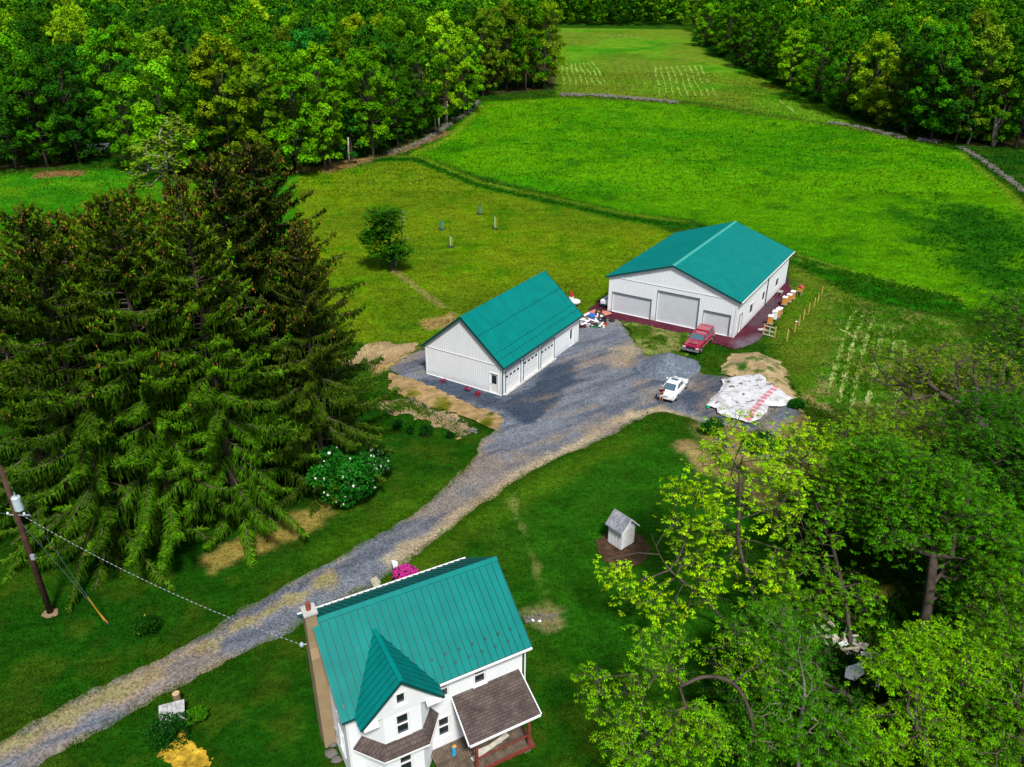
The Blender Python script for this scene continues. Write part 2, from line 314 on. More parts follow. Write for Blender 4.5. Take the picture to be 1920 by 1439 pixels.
ys = [14.0]
while ys[-1] < 900: ys.append(ys[-1] + max(.22, ys[-1] * .0058))
ys = np.array([-60, -30, 0] + ys); ts = np.linspace(-1, 1, 460)
X = ts[None, :] * (np.maximum(ys, 12) * .86 + 18)[:, None]; Y = np.repeat(ys[:, None], len(ts), 1)
def gridfaces(h, w_):
    i = np.arange(h * w_).reshape(h, w_); return np.stack([i[:-1, :-1], i[:-1, 1:], i[1:, 1:], i[1:, :-1]], -1).reshape(-1, 4)
V = np.stack([X, Y, zt(X, Y) + fbm(X, Y, 6, 30) * .06 - .06], -1).reshape(-1, 3)
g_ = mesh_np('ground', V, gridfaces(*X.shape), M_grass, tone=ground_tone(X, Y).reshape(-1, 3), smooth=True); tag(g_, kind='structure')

def sheet(name, fn, bbox, step, off, mat, tonefn, zfn=None, kind='structure'):
    """a sheet cut to the zero line of fn (marching squares), lying off above the ground"""
    x0, y0, x1, y1 = bbox; xs = np.arange(x0, x1 + step, step); yy = np.arange(y0, y1 + step, step)
    XX, YY = np.meshgrid(xs, yy); Fv = fn(XX, YY); h, w_ = XX.shape; idx = np.arange(h * w_).reshape(h, w_)
    fl = Fv.ravel(); px = XX.ravel(); py = YY.ravel(); q = gridfaces(h, w_); ins = (fl[q] < 0).sum(1)
    full = q[ins == 4]; part = q[(ins > 0) & (ins < 4)]; vx = list(px); vy = list(py); cache = {}; polys = [tuple(a) for a in full]
    def cut(a, b):
        k = (a, b) if a < b else (b, a)
        if k not in cache:
            t = fl[a] / (fl[a] - fl[b]); cache[k] = len(vx); vx.append(px[a] + (px[b] - px[a]) * t); vy.append(py[a] + (py[b] - py[a]) * t)
        return cache[k]
    for c4 in part:
        out = []
        for k in range(4):
            a = int(c4[k]); b = int(c4[(k + 1) % 4])
            if fl[a] < 0: out.append(a)
            if (fl[a] < 0) != (fl[b] < 0): out.append(cut(a, b))
        if len(out) >= 3: polys.append(tuple(out))
    vx = np.array(vx); vy = np.array(vy); used = np.zeros(len(vx), bool)
    for p in polys: used[list(p)] = True
    mp = np.cumsum(used) - 1; vx = vx[used]; vy = vy[used]; z = zt(vx, vy) + off + (zfn(vx, vy) if zfn else 0)
    me = bpy.data.meshes.new(name); me.from_pydata(np.stack([vx, vy, z], 1).tolist(), [], [tuple(int(mp[i]) for i in p) for p in polys])
    at = me.attributes.new('tone', 'FLOAT_COLOR', 'POINT'); c = np.ones((len(vx), 4), np.float32); c[:, :3] = np.clip(tonefn(vx, vy), .002, .9); at.data.foreach_set('color', c.ravel())
    me.materials.append(mat); me.polygons.foreach_set('use_smooth', [True] * len(me.polygons)); me.update()
    return tag(link(bpy.data.objects.new(name, me)), kind=kind)

# gravel drive and yard
P_yard = GP([(722, 692), (760, 670), (800, 652), (900, 640), (1000, 600), (1085, 608), (1110, 598), (1160, 600), (1190, 640), (1215, 668), (1262, 664), (1296, 682), (1318, 702), (1350, 706), (1385, 708), (1480, 745), (1500, 775), (1450, 825), (1385, 800), (1310, 790), (1262, 776), (1235, 776), (1185, 792), (1130, 826), (1060, 855), (990, 888), (905, 948), (810, 1018), (700, 1095), (610, 1142), (520, 1195), (300, 1310), (110, 1412), (-80, 1520), (-260, 1510), (-60, 1418), (0, 1392), (190, 1288), (350, 1205), (500, 1117), (640, 1042), (730, 992), (820, 932), (872, 882), (892, 850), (900, 822), (935, 808), (860, 768), (790, 726)])
P_tanc = GP([(-40, 1425), (150, 1335), (270, 1275), (330, 1240), (480, 1160), (620, 1085)])
P_tane = GP([(1300, 785), (1235, 768), (1160, 788), (1060, 850), (980, 888), (900, 945), (820, 1005), (740, 1050)])
P_tan2 = GP([(1140, 655), (1180, 640), (1210, 650), (1200, 680), (1160, 690)])
P_wet = [GP([(940, 760), (960, 745), (1040, 690), (1080, 668), (1086, 705), (1050, 770), (1000, 800), (960, 790)]), GP([(780, 712), (860, 715), (940, 748), (950, 760), (900, 760), (820, 735)]), GP([(1280, 740), (1330, 700), (1390, 700), (1350, 740), (1450, 810), (1390, 800), (1280, 770)])]
P_road = GP([(-40, 1405), (400, 1190), (700, 1030), (900, 900), (1000, 820), (1150, 740)])
def yard_f(x, y):
    f = sdf(P_yard, x, y) + fbm(x, y, 2.2, 50) * .55 + fbm(x, y, .7, 51) * .18
    return f
PILE = G(1252, 688)
def gravel_tone(x, y):
    n = fbm(x, y, 4, 60); n2 = fbm(x, y, 1.1, 61)
    a = R(35); u = x * math.cos(a) + y * math.sin(a); v = -x * math.sin(a) + y * math.cos(a); st = fbm(u / 9, v, .9, 62)
    c = np.ones(x.shape + (1,)) * np.array([.098, .112, .142])
    def mixc(m, cc):
        nonlocal c; m = np.clip(m, 0, 1)[..., None]; c = c * (1 - m) + np.array(cc) * m
    mixc(sm(-st, -.3, .4) * .7, (.18, .20, .235)); mixc(sm(st, -.8, -.1) * .5, (.070, .080, .105))
    for q, s_ in zip(P_wet, (1, .9, .8)): mixc(sm(sdf(q, x, y) + n2 * .8 + n * 1.0, -.5, .3) * s_, (.045, .062, .092))
    mixc(sm(dline(P_tanc, x, y) + n * 1.1 + n2 * 1.0, -.1, .7) * .8, (.30, .24, .12)); mixc(sm(dline(P_tanc, x, y) + n * .8 + n2 * .8, -.1, .3) * .35, (.16, .18, .04))
    mixc(sm(dline(P_tane, x, y) + n * .8 + n2 * .5, .1, 1.1) * .75, (.42, .34, .20)); mixc(sm(sdf(P_tan2, x, y) + n2 * 1.5, -1.5, 1.2) * .75, (.36, .28, .17))
    mixc(sm(np.abs(np.hypot(x - PILE[0], y - PILE[1]) - 3.2) + n2 * .5, .2, 1.2) * .8, (.055, .078, .12)); ed = sdf(P_yard, x, y) + fbm(x, y, 2.2, 50) * .55; mixc(sm(-ed, .0, .9) * sm(-n2, -.5, .3) * .7, (.22, .18, .09)); mixc(sm(-ed, -.1, .35) * .6, (.05, .09, .01)); mixc(sm(-fbm(x, y, 7, 66) - st * .6, -.45, .0) * .55, (.24, .18, .12))
    return c
dr = sheet('driveway', yard_f, (-36, 19, 36, 94), .26, .02, M_gravel, gravel_tone)
P_mar = GP([(1108, 596), (1104, 580), (1139, 552), (1200, 520), (1400, 480), (1478, 520), (1482, 545), (1445, 608), (1425, 640), (1378, 656), (1330, 643), (1150, 598)])
sheet('red_gravel_apron', lambda x, y: sdf(P_mar, x, y) + fbm(x, y, 1.2, 70) * .3, (8, 70, 46, 108), .26, .035, M_gravel,
      lambda x, y: np.array([.085, .020, .034]) * (1 + .25 * fbm(x, y, 2, 71))[:, None] * np.ones(3) + sm(sdf(GP([(1400, 610), (1440, 560), (1465, 560), (1430, 615)]), x, y), -.6, .6)[:, None] * np.array([.0, .03, .03]) + sm(sdf(GP([(1370, 640), (1440, 620), (1420, 660), (1380, 670)]), x, y), -1.2, .6)[:, None] * np.array([.05, .08, .09]))
grass_isle = GP([(1168, 604), (1225, 612), (1296, 628), (1304, 645), (1280, 668), (1215, 668), (1190, 640)])
sheet('yard_grass', lambda x, y: sdf(grass_isle, x, y) + fbm(x, y, 2, 75) * .9, (10, 70, 26, 90), .26, .045, M_grass,
      lambda x, y: np.array([.045, .10, .006]) * (1 + .5 * fbm(x, y, 2, 76))[:, None] + sm(-fbm(x, y, 1.4, 77), -.4, .1)[:, None] * np.array([.14, .11, .05]))
P_dirt1 = GP([(728, 700), (760, 706), (800, 722), (870, 752), (948, 790), (932, 808), (872, 785), (800, 758), (735, 730)])
sheet('tan_soil_bank', lambda x, y: sdf(P_dirt1, x, y) + fbm(x, y, 1.8, 80) * .7 + fbm(x, y, .5, 82) * .45, (-20, 55, 4, 80), .2, .05, M_dirt,
      lambda x, y: np.array([.30, .205, .095]) * (1 + .4 * fbm((x * .6 - y) / 1, (x + y * .6) / 6, .5, 81) + .3 * fbm(x, y, 1.2, 89))[:, None] - sm(-fbm(x, y, 1.5, 78), -.45, -.1)[:, None] * np.array([.19, .09, .085]), zfn=lambda x, y: np.clip(-sdf(P_dirt1, x, y), 0, 1) * .12)
P_dirt2 = GP([(690, 645), (745, 648), (800, 640), (780, 660), (740, 680), (690, 690), (650, 680)])
sheet('bare_soil', lambda x, y: sdf(P_dirt2, x, y) + fbm(x, y, 3.2, 84) * 2.2 + fbm(x, y, .7, 83) * .9, (-32, 62, -6, 90), .26, .02, M_dirt,
      lambda x, y: np.array([.34, .25, .13]) * (1 + .3 * fbm(x, y, 2, 85))[:, None])
P_scrap = GP([(760, 745), (830, 775), (885, 812), (860, 822), (800, 790), (740, 770), (700, 760)])
sheet('stony_soil', lambda x, y: sdf(P_scrap, x, y) + fbm(x, y, 1.6, 86) * 1.4 + fbm(x, y, .5, 88) * .8, (-22, 52, 0, 76), .22, .03, M_dirt,
      lambda x, y: np.array([.30, .22, .12]) * (1 + .4 * fbm(x, y, 1.5, 87))[:, None])
P_dirt3 = GP([(1350, 700), (1372, 665), (1420, 660), (1465, 680), (1490, 730), (1510, 780), (1470, 760), (1400, 708)])
sheet('tan_soil_heap', lambda x, y: sdf(P_dirt3, x, y) + fbm(x, y, 1.8, 90) * .9 + fbm(x, y, .5, 93) * .5, (16, 56, 34, 84), .2, .04, M_dirt,
      lambda x, y: np.array([.38, .28, .15]) * (1 + .3 * fbm(x, y, 1.6, 91))[:, None] - sm(-fbm(x, y, 1.2, 94), -.35, .1)[:, None] * np.array([.3, .15, .12]),
      zfn=lambda x, y: np.clip(-sdf(P_dirt3, x, y) * .35, 0, .8) + fbm(x, y, 1, 92) * .04)
P_dry = GP([(360, 1395), (385, 1405), (400, 1425), (385, 1450), (330, 1455), (310, 1405), (345, 1372)])
sheet('yellow_groundcover', lambda x, y: sdf(P_dry, x, y) + fbm(x, y, .8, 95) * .55 + fbm(x, y, .25, 79) * .35, (-22, 20, -10, 34), .07, .05, M_dirt,
      lambda x, y: np.array([.44, .29, .03]) * (1 + .7 * fbm(x, y, .35, 96))[:, None], zfn=lambda x, y: vnoise(x, y, .12, 97) * .08, kind='stuff')

# ------------------------------------------------------------------ buildings: shared pieces
def wallface(mb, P, W, H, ops=(), apex=None, depth=.14, rib=0, ribw=.035, z0=0.0):
    """outer skin of a wall in u (along) and z with real openings and their reveals; P(u,z,d) maps to 3d, d outwards"""
    top = lambda u: H if apex is None else H + (apex - H) * (1 - abs(u - W / 2) / (W / 2))
    us = sorted(set([0, W] + ([W / 2] if apex is not None else []) + [o[0] for o in ops] + [o[1] for o in ops]))
    for a, b in zip(us[:-1], us[1:]):
        m = (a + b) / 2; z = z0
        for o in sorted([o for o in ops if o[0] < m < o[1]], key=lambda o: o[2]):
            if o[2] > z + 1e-4: mb.poly([P(a, z, 0), P(b, z, 0), P(b, o[2], 0), P(a, o[2], 0)])
            z = o[3]
        mb.poly([P(a, z, 0), P(b, z, 0), P(b, top(b), 0), P(a, top(a), 0)])
    for (a, b, c, d) in ops:
        mb.poly([P(a, c, 0), P(a, d, 0), P(a, d, -depth), P(a, c, -depth)]); mb.poly([P(b, d, 0), P(b, c, 0), P(b, c, -depth), P(b, d, -depth)])
        mb.poly([P(a, d, 0), P(b, d, 0), P(b, d, -depth), P(a, d, -depth)]); mb.poly([P(b, c, 0), P(a, c, 0), P(a, c, -depth), P(b, c, -depth)])
    if rib:
        u = rib * .6
        while u < W - .1:
            z = z0; segs = []
            for o in sorted([o for o in ops if o[0] - .06 < u < o[1] + .06], key=lambda o: o[2]):
                if o[2] > z + .1: segs.append((z, o[2] - .06))
                z = o[3] + .06
            segs.append((z, top(u) - .03))
            for s0, s1 in segs:
                q = [P(u - ribw, s0, 0), P(u - ribw * .4, s0, .014), P(u + ribw * .4, s0, .014), P(u + ribw, s0, 0)]; r = [P(u - ribw, s1, 0), P(u - ribw * .4, s1, .014), P(u + ribw * .4, s1, .014), P(u + ribw, s1, 0)]
                for k in range(3): mb.poly([q[k], q[k + 1], r[k + 1], r[k]])
            u += rib
def frame(mb, P, o, w=.07, d0=.0, d1=.035, bottom=True):
    a, b, c, d = o
    def bx(u0, u1, z0, z1):
        pts = [P(u, z, t) for t in (d0, d1) for z in (z0, z1) for u in (u0, u1)]
        mb.add(pts, [(0, 1, 3, 2), (4, 6, 7, 5), (0, 4, 5, 1), (2, 3, 7, 6), (0, 2, 6, 4), (1, 5, 7, 3)])
    bx(a - w, a, c - (w if bottom else 0), d + w); bx(b, b + w, c - (w if bottom else 0), d + w); bx(a, b, d, d + w)
    if bottom: bx(a, b, c - w, c)
def pbox(mb, P, u0, u1, z0, z1, d0, d1, mi=0):
    pts = [P(u, z, t) for t in (d0, d1) for z in (z0, z1) for u in (u0, u1)]
    mb.add(pts, [(0, 1, 3, 2), (4, 6, 7, 5), (0, 4, 5, 1), (2, 3, 7, 6), (0, 2, 6, 4), (1, 5, 7, 3)], mi)
def window(parent, P, o, sash=True, fw=.07, trim=M_trimw, zo=0.0):
    P0 = P; P = (lambda u, z, t: P0(u, z, t + (zo if t < 0 else 0)))
    a, b, c, d = o; m = MB(); frame(m, P, o, fw, 0, .035)
    if sash: pbox(m, P, a, b, (c + d) / 2 - .025, (c + d) / 2 + .025, -.09, -.03)
    pbox(m, P, a, a + .04, c, d, -.09, -.04); pbox(m, P, b - .04, b, c, d, -.09, -.04); pbox(m, P, a + .04, b - .04, d - .04, d, -.09, -.04); pbox(m, P, a + .04, b - .04, c, c + .04, -.09, -.04)
    wn = m.build('window', trim, parent); g = MB(); pbox(g, P, a + .04, b - .04, c + .04, d - .04, -.13, -.10); g.build('pane', M_glass, wn)
    s = MB(); pbox(s, P, a - fw - .02, b + fw + .02, c - fw - .035, c - fw - .005, 0, .05); s.build('sill', trim, wn); return wn
def ribroof(mb, x0, x1, ya, za, yb, zb, pitch, rh=.03, rw=.04, th=.06, mi=0):
    """one roof slope from eave (ya,za) to ridge (yb,zb) running x0..x1, with standing ribs every pitch"""
    n = Vector((0, -(zb - za), (yb - ya))); n = n if n.z > 0 else -n; n.normalize()
    q = [Vector((x0, ya, za)), Vector((x1, ya, za)), Vector((x1, yb, zb)), Vector((x0, yb, zb))]
    mb.slab(q, -n * th); k = int((x1 - x0) / pitch); p = (x1 - x0) / k
    for i in range(1, k):
        x = x0 + p * i
        a0, a1, a2, a3 = (x - rw, x - rw * .45, x + rw * .45, x + rw); pr = [(a0, 0), (a1, rh), (a2, rh), (a3, 0)]
        lo = [Vector((a, ya, za)) + n * h for a, h in pr]; hi = [Vector((a, yb, zb)) + n * h for a, h in pr]
        for j in range(3): mb.poly([lo[j], lo[j + 1], hi[j + 1], hi[j]], mi)
        mb.poly(lo[::-1], mi)
def local(o, p):                      # world ground point expressed for a thing at top level
    return p

# ------------------------------------------------------------------ three-bay garage
GX, GY, GA = -.937, 66.693, 1.0102; GW, GL, GH, GR = 9.142, 15.543, 3.44, 7.286
gar = thing('garage', 'white steel three-bay garage with bright teal ribbed roof and snow guards, beside the gravel yard', 'garage', (GX, GY, 0), GA)
Pf = lambda u, z, d: (u, -d, z)                   # eave side with the doors
Pb = lambda u, z, d: (u, GW + d, z)
Pg = lambda u, z, d: (-d, u, z)                   # gable end facing the drive
Ph = lambda u, z, d: (GL + d, u, z)
gd = [(.62, 3.32, .03, 2.45), (3.92, 6.82, .03, 2.62), (7.38, 10.06, .03, 2.45)]; gs = (13.55, 14.45, .05, 2.12)
gw_ = (.50, 1.42, .08, 2.12)
m = MB(); wallface(m, Pf, GL, GH, gd + [gs], rib=.30); wallface(m, Pb, GL, GH, rib=.30)
wallface(m, Pg, GW, GH, [gw_], apex=GR - .1, rib=.26); wallface(m, Ph, GW, GH, apex=GR - .1, rib=.26)
wall = m.build('wall', M_panel, gar)
m = MB(); pbox(m, Pg, .0, GW, 3.08, 3.14, .026, .05); pbox(m, Pg, -.02, .09, 0, 3.4, .026, .05); pbox(m, Pg, GW - .09, GW + .02, 0, 3.4, .026, .05); pbox(m, Pf, GL - .1, GL, 0, 3.3, .026, .05); m.build('corner_trim', M_trimw, gar)
m = MB(); pbox(m, Pg, .0, GW, -.02, .05, 0, .06); pbox(m, Pf, 0, .55, -.02, .05, 0, .06); m.build('base_trim', M_trimw, gar)
s_ = (GR - GH) / (GW / 2); og, oe = .25, .34
m = MB(); ribroof(m, -og, GL + og, -oe, GH - s_ * oe, GW / 2, GR, .235, .028, .034); ribroof(m, -og, GL + og, GW + oe, GH - s_ * oe, GW / 2, GR, .235, .028, .034)
roof = m.build('roof', M_teal, gar)
m = MB(); m.slab([(-og - .02, GW / 2 - .16, GR - .10), (GL + og + .02, GW / 2 - .16, GR - .10), (GL + og + .02, GW / 2, GR + .055), (-og - .02, GW / 2, GR + .055)], (0, 0, -.02)); m.slab([(-og - .02, GW / 2, GR + .055), (GL + og + .02, GW / 2, GR + .055), (GL + og + .02, GW / 2 + .16, GR - .10), (-og - .02, GW / 2 + .16, GR - .10)], (0, 0, -.02)); m.build('ridge_cap', M_teal, gar)
m = MB()
for xx in (-og - .035, GL + og + .005):
    for ya in (-oe, GW + oe): m.bar((xx + .015, ya, GH - s_ * oe - .09), (xx + .015, GW / 2, GR - .09), .03, .22, up=(0, 0, 1))
m.bar((-og, -oe - .02, GH - s_ * oe - .08), (GL + og, -oe - .02, GH - s_ * oe - .08), .03, .14); m.bar((-og, GW + oe + .02, GH - s_ * oe - .08), (GL + og, GW + oe + .02, GH - s_ * oe - .08), .03, .14)
m.build('rake_trim', M_tealdk, gar)
m = MB(); m.bar((-og, -oe - .09, GH - s_ * oe - .06), (GL + og, -oe - .09, GH - s_ * oe - .06), .11, .10); m.build('gutter', M_tealdk, gar)
m = MB(); m.tube([(-.05, -oe - .07, 3.05), (-.07, -.10, 2.85), (-.07, -.10, .15), (-.2, -.2, .06)], .045, 6); m.build('downspout', M_tealdk, gar)
for zz in (3.70, 4.15, 5.65):
    yy = (zz - GH) / s_; n_ = Vector((0, -s_, 1)).normalized(); sg = None
    for k in range(31):
        x = -.02 + k * .52 + (.26 if zz == 4.15 else 0)
        if x > GL + .1: continue
        p = Vector((x, yy, zz)) + n_ * .05
        if sg is None: q = MB(); q.box(-.055, -.03, -.03, .055, .03, .05); q.box(-.02, .03, -.03, .02, .11, -.01); sg = q.build('snow_guard', M_tealdk, gar); o = sg
        else: o = sg.copy(); link(o, gar)
        o.location = p; o.rotation_euler = (math.atan(s_), 0, 0)
for i, o in enumerate(gd):
    a, b, c, d = o; m = MB(); pn = 4
    for k in range(pn):
        z0 = c + (d - c) * k / pn; z1 = c + (d - c) * (k + 1) / pn - .02; pbox(m, Pf, a, b, z0, z1, -.12, -.08)
        nn = 5
        for j in range(nn):
            u0 = a + (b - a) * (j + .12) / nn; u1 = a + (b - a) * (j + .88) / nn; pbox(m, Pf, u0, u1, z0 + .1, z1 - .1, -.079, -.068)
    dd = m.build('garage_door', M_doorw, gar)
    nw = 4; zz = c + (d - c) * .75
    for j in range(nw):
        u0 = a + (b - a) * (j + .2) / nw; u1 = a + (b - a) * (j + .78) / nw; q = MB(); pbox(q, Pf, u0, u1, zz - .26, zz - .06, -.066, -.055); q.build('door_window', M_glass, dd)
    q = MB(); frame(q, Pf, o, .09, 0, .03, bottom=False); q.build('door_frame', M_tealdk if i < 3 else M_trimw, dd)
m = MB(); pbox(m, Pg, gw_[0], gw_[1], gw_[2], gw_[3], -.1, -.06); dr_ = m.build('entry_door', M_doorw, gar); m = MB(); pbox(m, Pg, .68, 1.22, 1.05, 1.92, -.058, -.045); m.build('pane', M_glass, dr_)
m = MB(); frame(m, Pg, gw_, .09, 0, .035, bottom=False); m.build('door_frame', M_trimw, dr_); m = MB(); m.ball((.09 - .1, 1.30, .98), .04, 8, 5); m.build('handle', M_black, dr_)
m = MB(); pbox(m, Pf, gs[0], gs[1], gs[2], gs[3], -.1, -.06); dr_ = m.build('side_door', M_doorw, gar); m = MB(); pbox(m, Pf, 13.72, 14.05, .95, 1.95, -.058, -.04); m.build('pane', M_glass, dr_); m = MB(); frame(m, Pf, gs, .06, 0, .03, bottom=False); m.build('door_frame', M_trimw, dr_)
m = MB(); m.box(.3, -.28, -.05, 10.3, -.01, .035); m.build('concrete_apron', paint('concrete', (.46, .45, .43), .9, .2, 2, bump=.3), gar)

# ------------------------------------------------------------------ big barn
BX, BY, BA = 24.918, 80.907, 1.0119; BW, BL, BH, BR = 15.637, 21.926, 4.544, 7.194
barn = thing('barn', 'large white steel barn with low teal roof and three grey roll-up doors', 'barn', (BX, BY, 0), BA)
Pf = lambda u, z, d: (-d, u, z); Ps = lambda u, z, d: (u, -d, z); Pk = lambda u, z, d: (BL + d, u, z); Pl = lambda u, z, d: (u, BW + d, z)
bd = [(.62, 3.72, .04, 2.55), (4.38, 9.40, .04, 3.80), (10.12, 15.12, .04, 2.52)]; sdr = (1.35, 2.35, .08, 2.2); bw = [(5.2, 6.5, 1.05, 2.25), (10.25, 11.4, 1.05, 2.25), (16.2, 17.6, 1.05, 2.2)]
m = MB(); wallface(m, Pf, BW, BH, bd, apex=BR - .1, rib=.30, depth=.22); wallface(m, Pk, BW, BH, apex=BR - .1, rib=.3); wallface(m, Ps, BL, BH, [sdr] + bw, rib=.30); wallface(m, Pl, BL, BH, rib=.3); m.build('wall', M_panel, barn)
s_ = (BR - BH) / (BW / 2); og, oe = .24, .42
m = MB(); ribroof(m, -og, BL + og, -oe, BH - s_ * oe, BW / 2, BR, .235, .02, .03); ribroof(m, -og, BL + og, BW + oe, BH - s_ * oe, BW / 2, BR, .235, .02, .03); m.build('roof', M_teal, barn)
m = MB(); m.slab([(-og - .02, BW / 2 - .22, BR - .045), (BL + og + .02, BW / 2 - .22, BR - .045), (BL + og + .02, BW / 2, BR + .05), (-og - .02, BW / 2, BR + .05)], (0, 0, -.02)); m.slab([(-og - .02, BW / 2, BR + .05), (BL + og + .02, BW / 2, BR + .05), (BL + og + .02, BW / 2 + .22, BR - .045), (-og - .02, BW / 2 + .22, BR - .045)], (0, 0, -.02)); m.build('ridge_cap', paint('ridge_teal', (.05, .36, .31), .35), barn)
m = MB()
for xx in (-og - .02, BL + og + .02):
    for ya in (-oe, BW + oe): m.bar((xx, ya, BH - s_ * oe - .09), (xx, BW / 2, BR - .09), .03, .20)
m.bar((-og, -oe - .02, BH - s_ * oe - .08), (BL + og, -oe - .02, BH - s_ * oe - .08), .03, .14); m.bar((-og, BW + oe + .02, BH - s_ * oe - .08), (BL + og, BW + oe + .02, BH - s_ * oe - .08), .03, .14); m.build('rake_trim', M_tealdk, barn)
m = MB(); m.bar((-og, -oe - .08, BH - s_ * oe - .06), (BL + og, -oe - .08, BH - s_ * oe - .06), .10, .10); m.build('gutter', M_trimw, barn)
for x in (12.05, BL - .12): m = MB(); m.tube([(x, -oe - .06, BH - .25), (x, -.09, BH - .5), (x, -.09, .12), (x, -1.4, .10)], .055, 6); m.build('downspout', M_tealdk, barn)
m = MB(); pbox(m, Pf, 0, BW, 4.40, 4.47, .026, .05); pbox(m, Pf, -.02, .12, 0, 4.38, .026, .05); pbox(m, Pf, BW - .12, BW + .02, 0, 4.38, .026, .05); pbox(m, Ps, 0, .14, 0, 4.2, .026, .05); m.build('trim', M_trimw, barn)
for o in bd:
    a, b, c, d = o; m = MB(); k = 0; z = c
    while z < d - .05:
        z1 = min(z + .19, d); pbox(m, Pf, a, b, z, z1 - .025, -.20, -.155); pbox(m, Pf, a, b, z1 - .025, z1, -.20, -.175); z = z1
    dd = m.build('rollup_door', M_rollup, barn); q = MB(); frame(q, Pf, o, .05, 0, .03, bottom=False); q.build('door_frame', M_tealdk, dd)
m = MB(); pbox(m, Ps, *sdr, -.1, -.05); dr_ = m.build('entry_door', M_doorw, barn); m = MB(); frame(m, Ps, sdr, .08, 0, .035, bottom=False); m.build('door_frame', M_tealdk, dr_); m = MB(); m.ball((2.2, .03, 1.05), .04, 8, 5); m.build('handle', M_black, dr_)
for o in bw: window(barn, Ps, o, sash=False, fw=.04, zo=.075)

# ------------------------------------------------------------------ farmhouse
HX, HY, HA = -7.592, 25.133, .4943; HW, HL, HH, HR = 6.983, 9.269, 5.6, 8.185
hs = thing('farmhouse', 'white clapboard farmhouse with bright teal standing-seam roof, front gable and shingled porch, beside the drive', 'house', (HX, HY, 0), HA)
def clap():
    m, t, p = newmat('white_clapboard'); tc = N(t, 'ShaderNodeTexCoord'); sp = N(t, 'ShaderNodeSeparateXYZ'); t.links.new(tc.outputs['Object'], sp.inputs[0])
    a = N(t, 'ShaderNodeMath', operation='MULTIPLY'); a.inputs[1].default_value = 8.2; t.links.new(sp.outputs[2], a.inputs[0]); f = N(t, 'ShaderNodeMath', operation='FRACT'); t.links.new(a.outputs[0], f.inputs[0])
    b = N(t, 'ShaderNodeBump'); b.inputs['Strength'].default_value = 1; b.inputs['Distance'].default_value = .02; b.invert = True; t.links.new(f.outputs[0], b.inputs['Height']); t.links.new(b.outputs[0], p.inputs['Normal'])
    no = N(t, 'ShaderNodeTexNoise'); no.inputs['Scale'].default_value = 1.3; r = N(t, 'ShaderNodeValToRGB'); r.color_ramp.elements[0].color = (.70, .73, .77, 1); r.color_ramp.elements[1].color = (.80, .82, .85, 1); t.links.new(tc.outputs['Object'], no.inputs['Vector']); t.links.new(no.outputs[0], r.inputs[0]); t.links.new(r.outputs[0], p.inputs['Base Color']); p.inputs['Roughness'].default_value = .5
    return m
M_clap = clap()
def shingle(name, c1, c2, rowh, wid):
    m, t, p = newmat(name); tc = N(t, 'ShaderNodeTexCoord'); br = N(t, 'ShaderNodeTexBrick'); br.inputs['Scale'].default_value = 1; br.inputs['Brick Width'].default_value = wid; br.inputs['Row Height'].default_value = rowh; br.inputs['Mortar Size'].default_value = .012
    br.inputs['Color1'].default_value = (*c1, 1); br.inputs['Color2'].default_value = (*c2, 1); br.inputs['Mortar'].default_value = (*[x * .55 for x in c1], 1)
    t.links.new(tc.outputs['Object'], br.inputs['Vector']); no = N(t, 'ShaderNodeTexNoise'); no.inputs['Scale'].default_value = 1.6; no.inputs['Detail'].default_value = 8; t.links.new(tc.outputs['Object'], no.inputs['Vector'])
    mr = N(t, 'ShaderNodeMapRange'); mr.inputs[1].default_value = .3; mr.inputs[2].default_value = .7; mr.inputs[3].default_value = .7; mr.inputs[4].default_value = 1.35; t.links.new(no.outputs[0], mr.inputs[0])
    v = N(t, 'ShaderNodeVectorMath', operation='SCALE'); t.links.new(br.outputs[0], v.inputs[0]); t.links.new(mr.outputs[0], v.inputs[3]); t.links.new(v.outputs[0], p.inputs['Base Color']); p.inputs['Roughness'].default_value = .92; p.inputs['Specular IOR Level'].default_value = .2
    b = N(t, 'ShaderNodeBump'); b.inputs['Strength'].default_value = .5; b.inputs['Distance'].default_value = .01; t.links.new(br.outputs[1], b.inputs['Height']); b.invert = True; t.links.new(b.outputs[0], p.inputs['Normal']); return m
M_shing = shingle('brown_shingles', (.075, .058, .053), (.105, .080, .073), .15, .32)
M_shingg = shingle('grey_shingles', (.22, .23, .27), (.34, .35, .40), .15, .3)
Pf = lambda u, z, d: (u, -d, z); Pg = lambda u, z, d: (-d, u, z); Pr = lambda u, z, d: (HL + d, u, z); Pbk = lambda u, z, d: (u, HW + d, z)
fw_ = [(6.55, 7.15, 3.72, 4.95), (4.55, 5.12, 3.78, 4.95), (4.50, 5.08, 1.10, 2.42)]
gw2 = [(1.2, 1.85, 1.2, 2.6), (1.2, 1.85, 3.7, 5.0), (4.9, 5.5, 3.7, 5.0), (4.9, 5.5, 1.2, 2.6)]
m = MB(); wallface(m, Pf, HL, HH, fw_); wallface(m, Pg, HW, HH, gw2, apex=HR - .1); wallface(m, Pr, HW, HH, apex=HR - .1); wallface(m, Pbk, HL, HH)
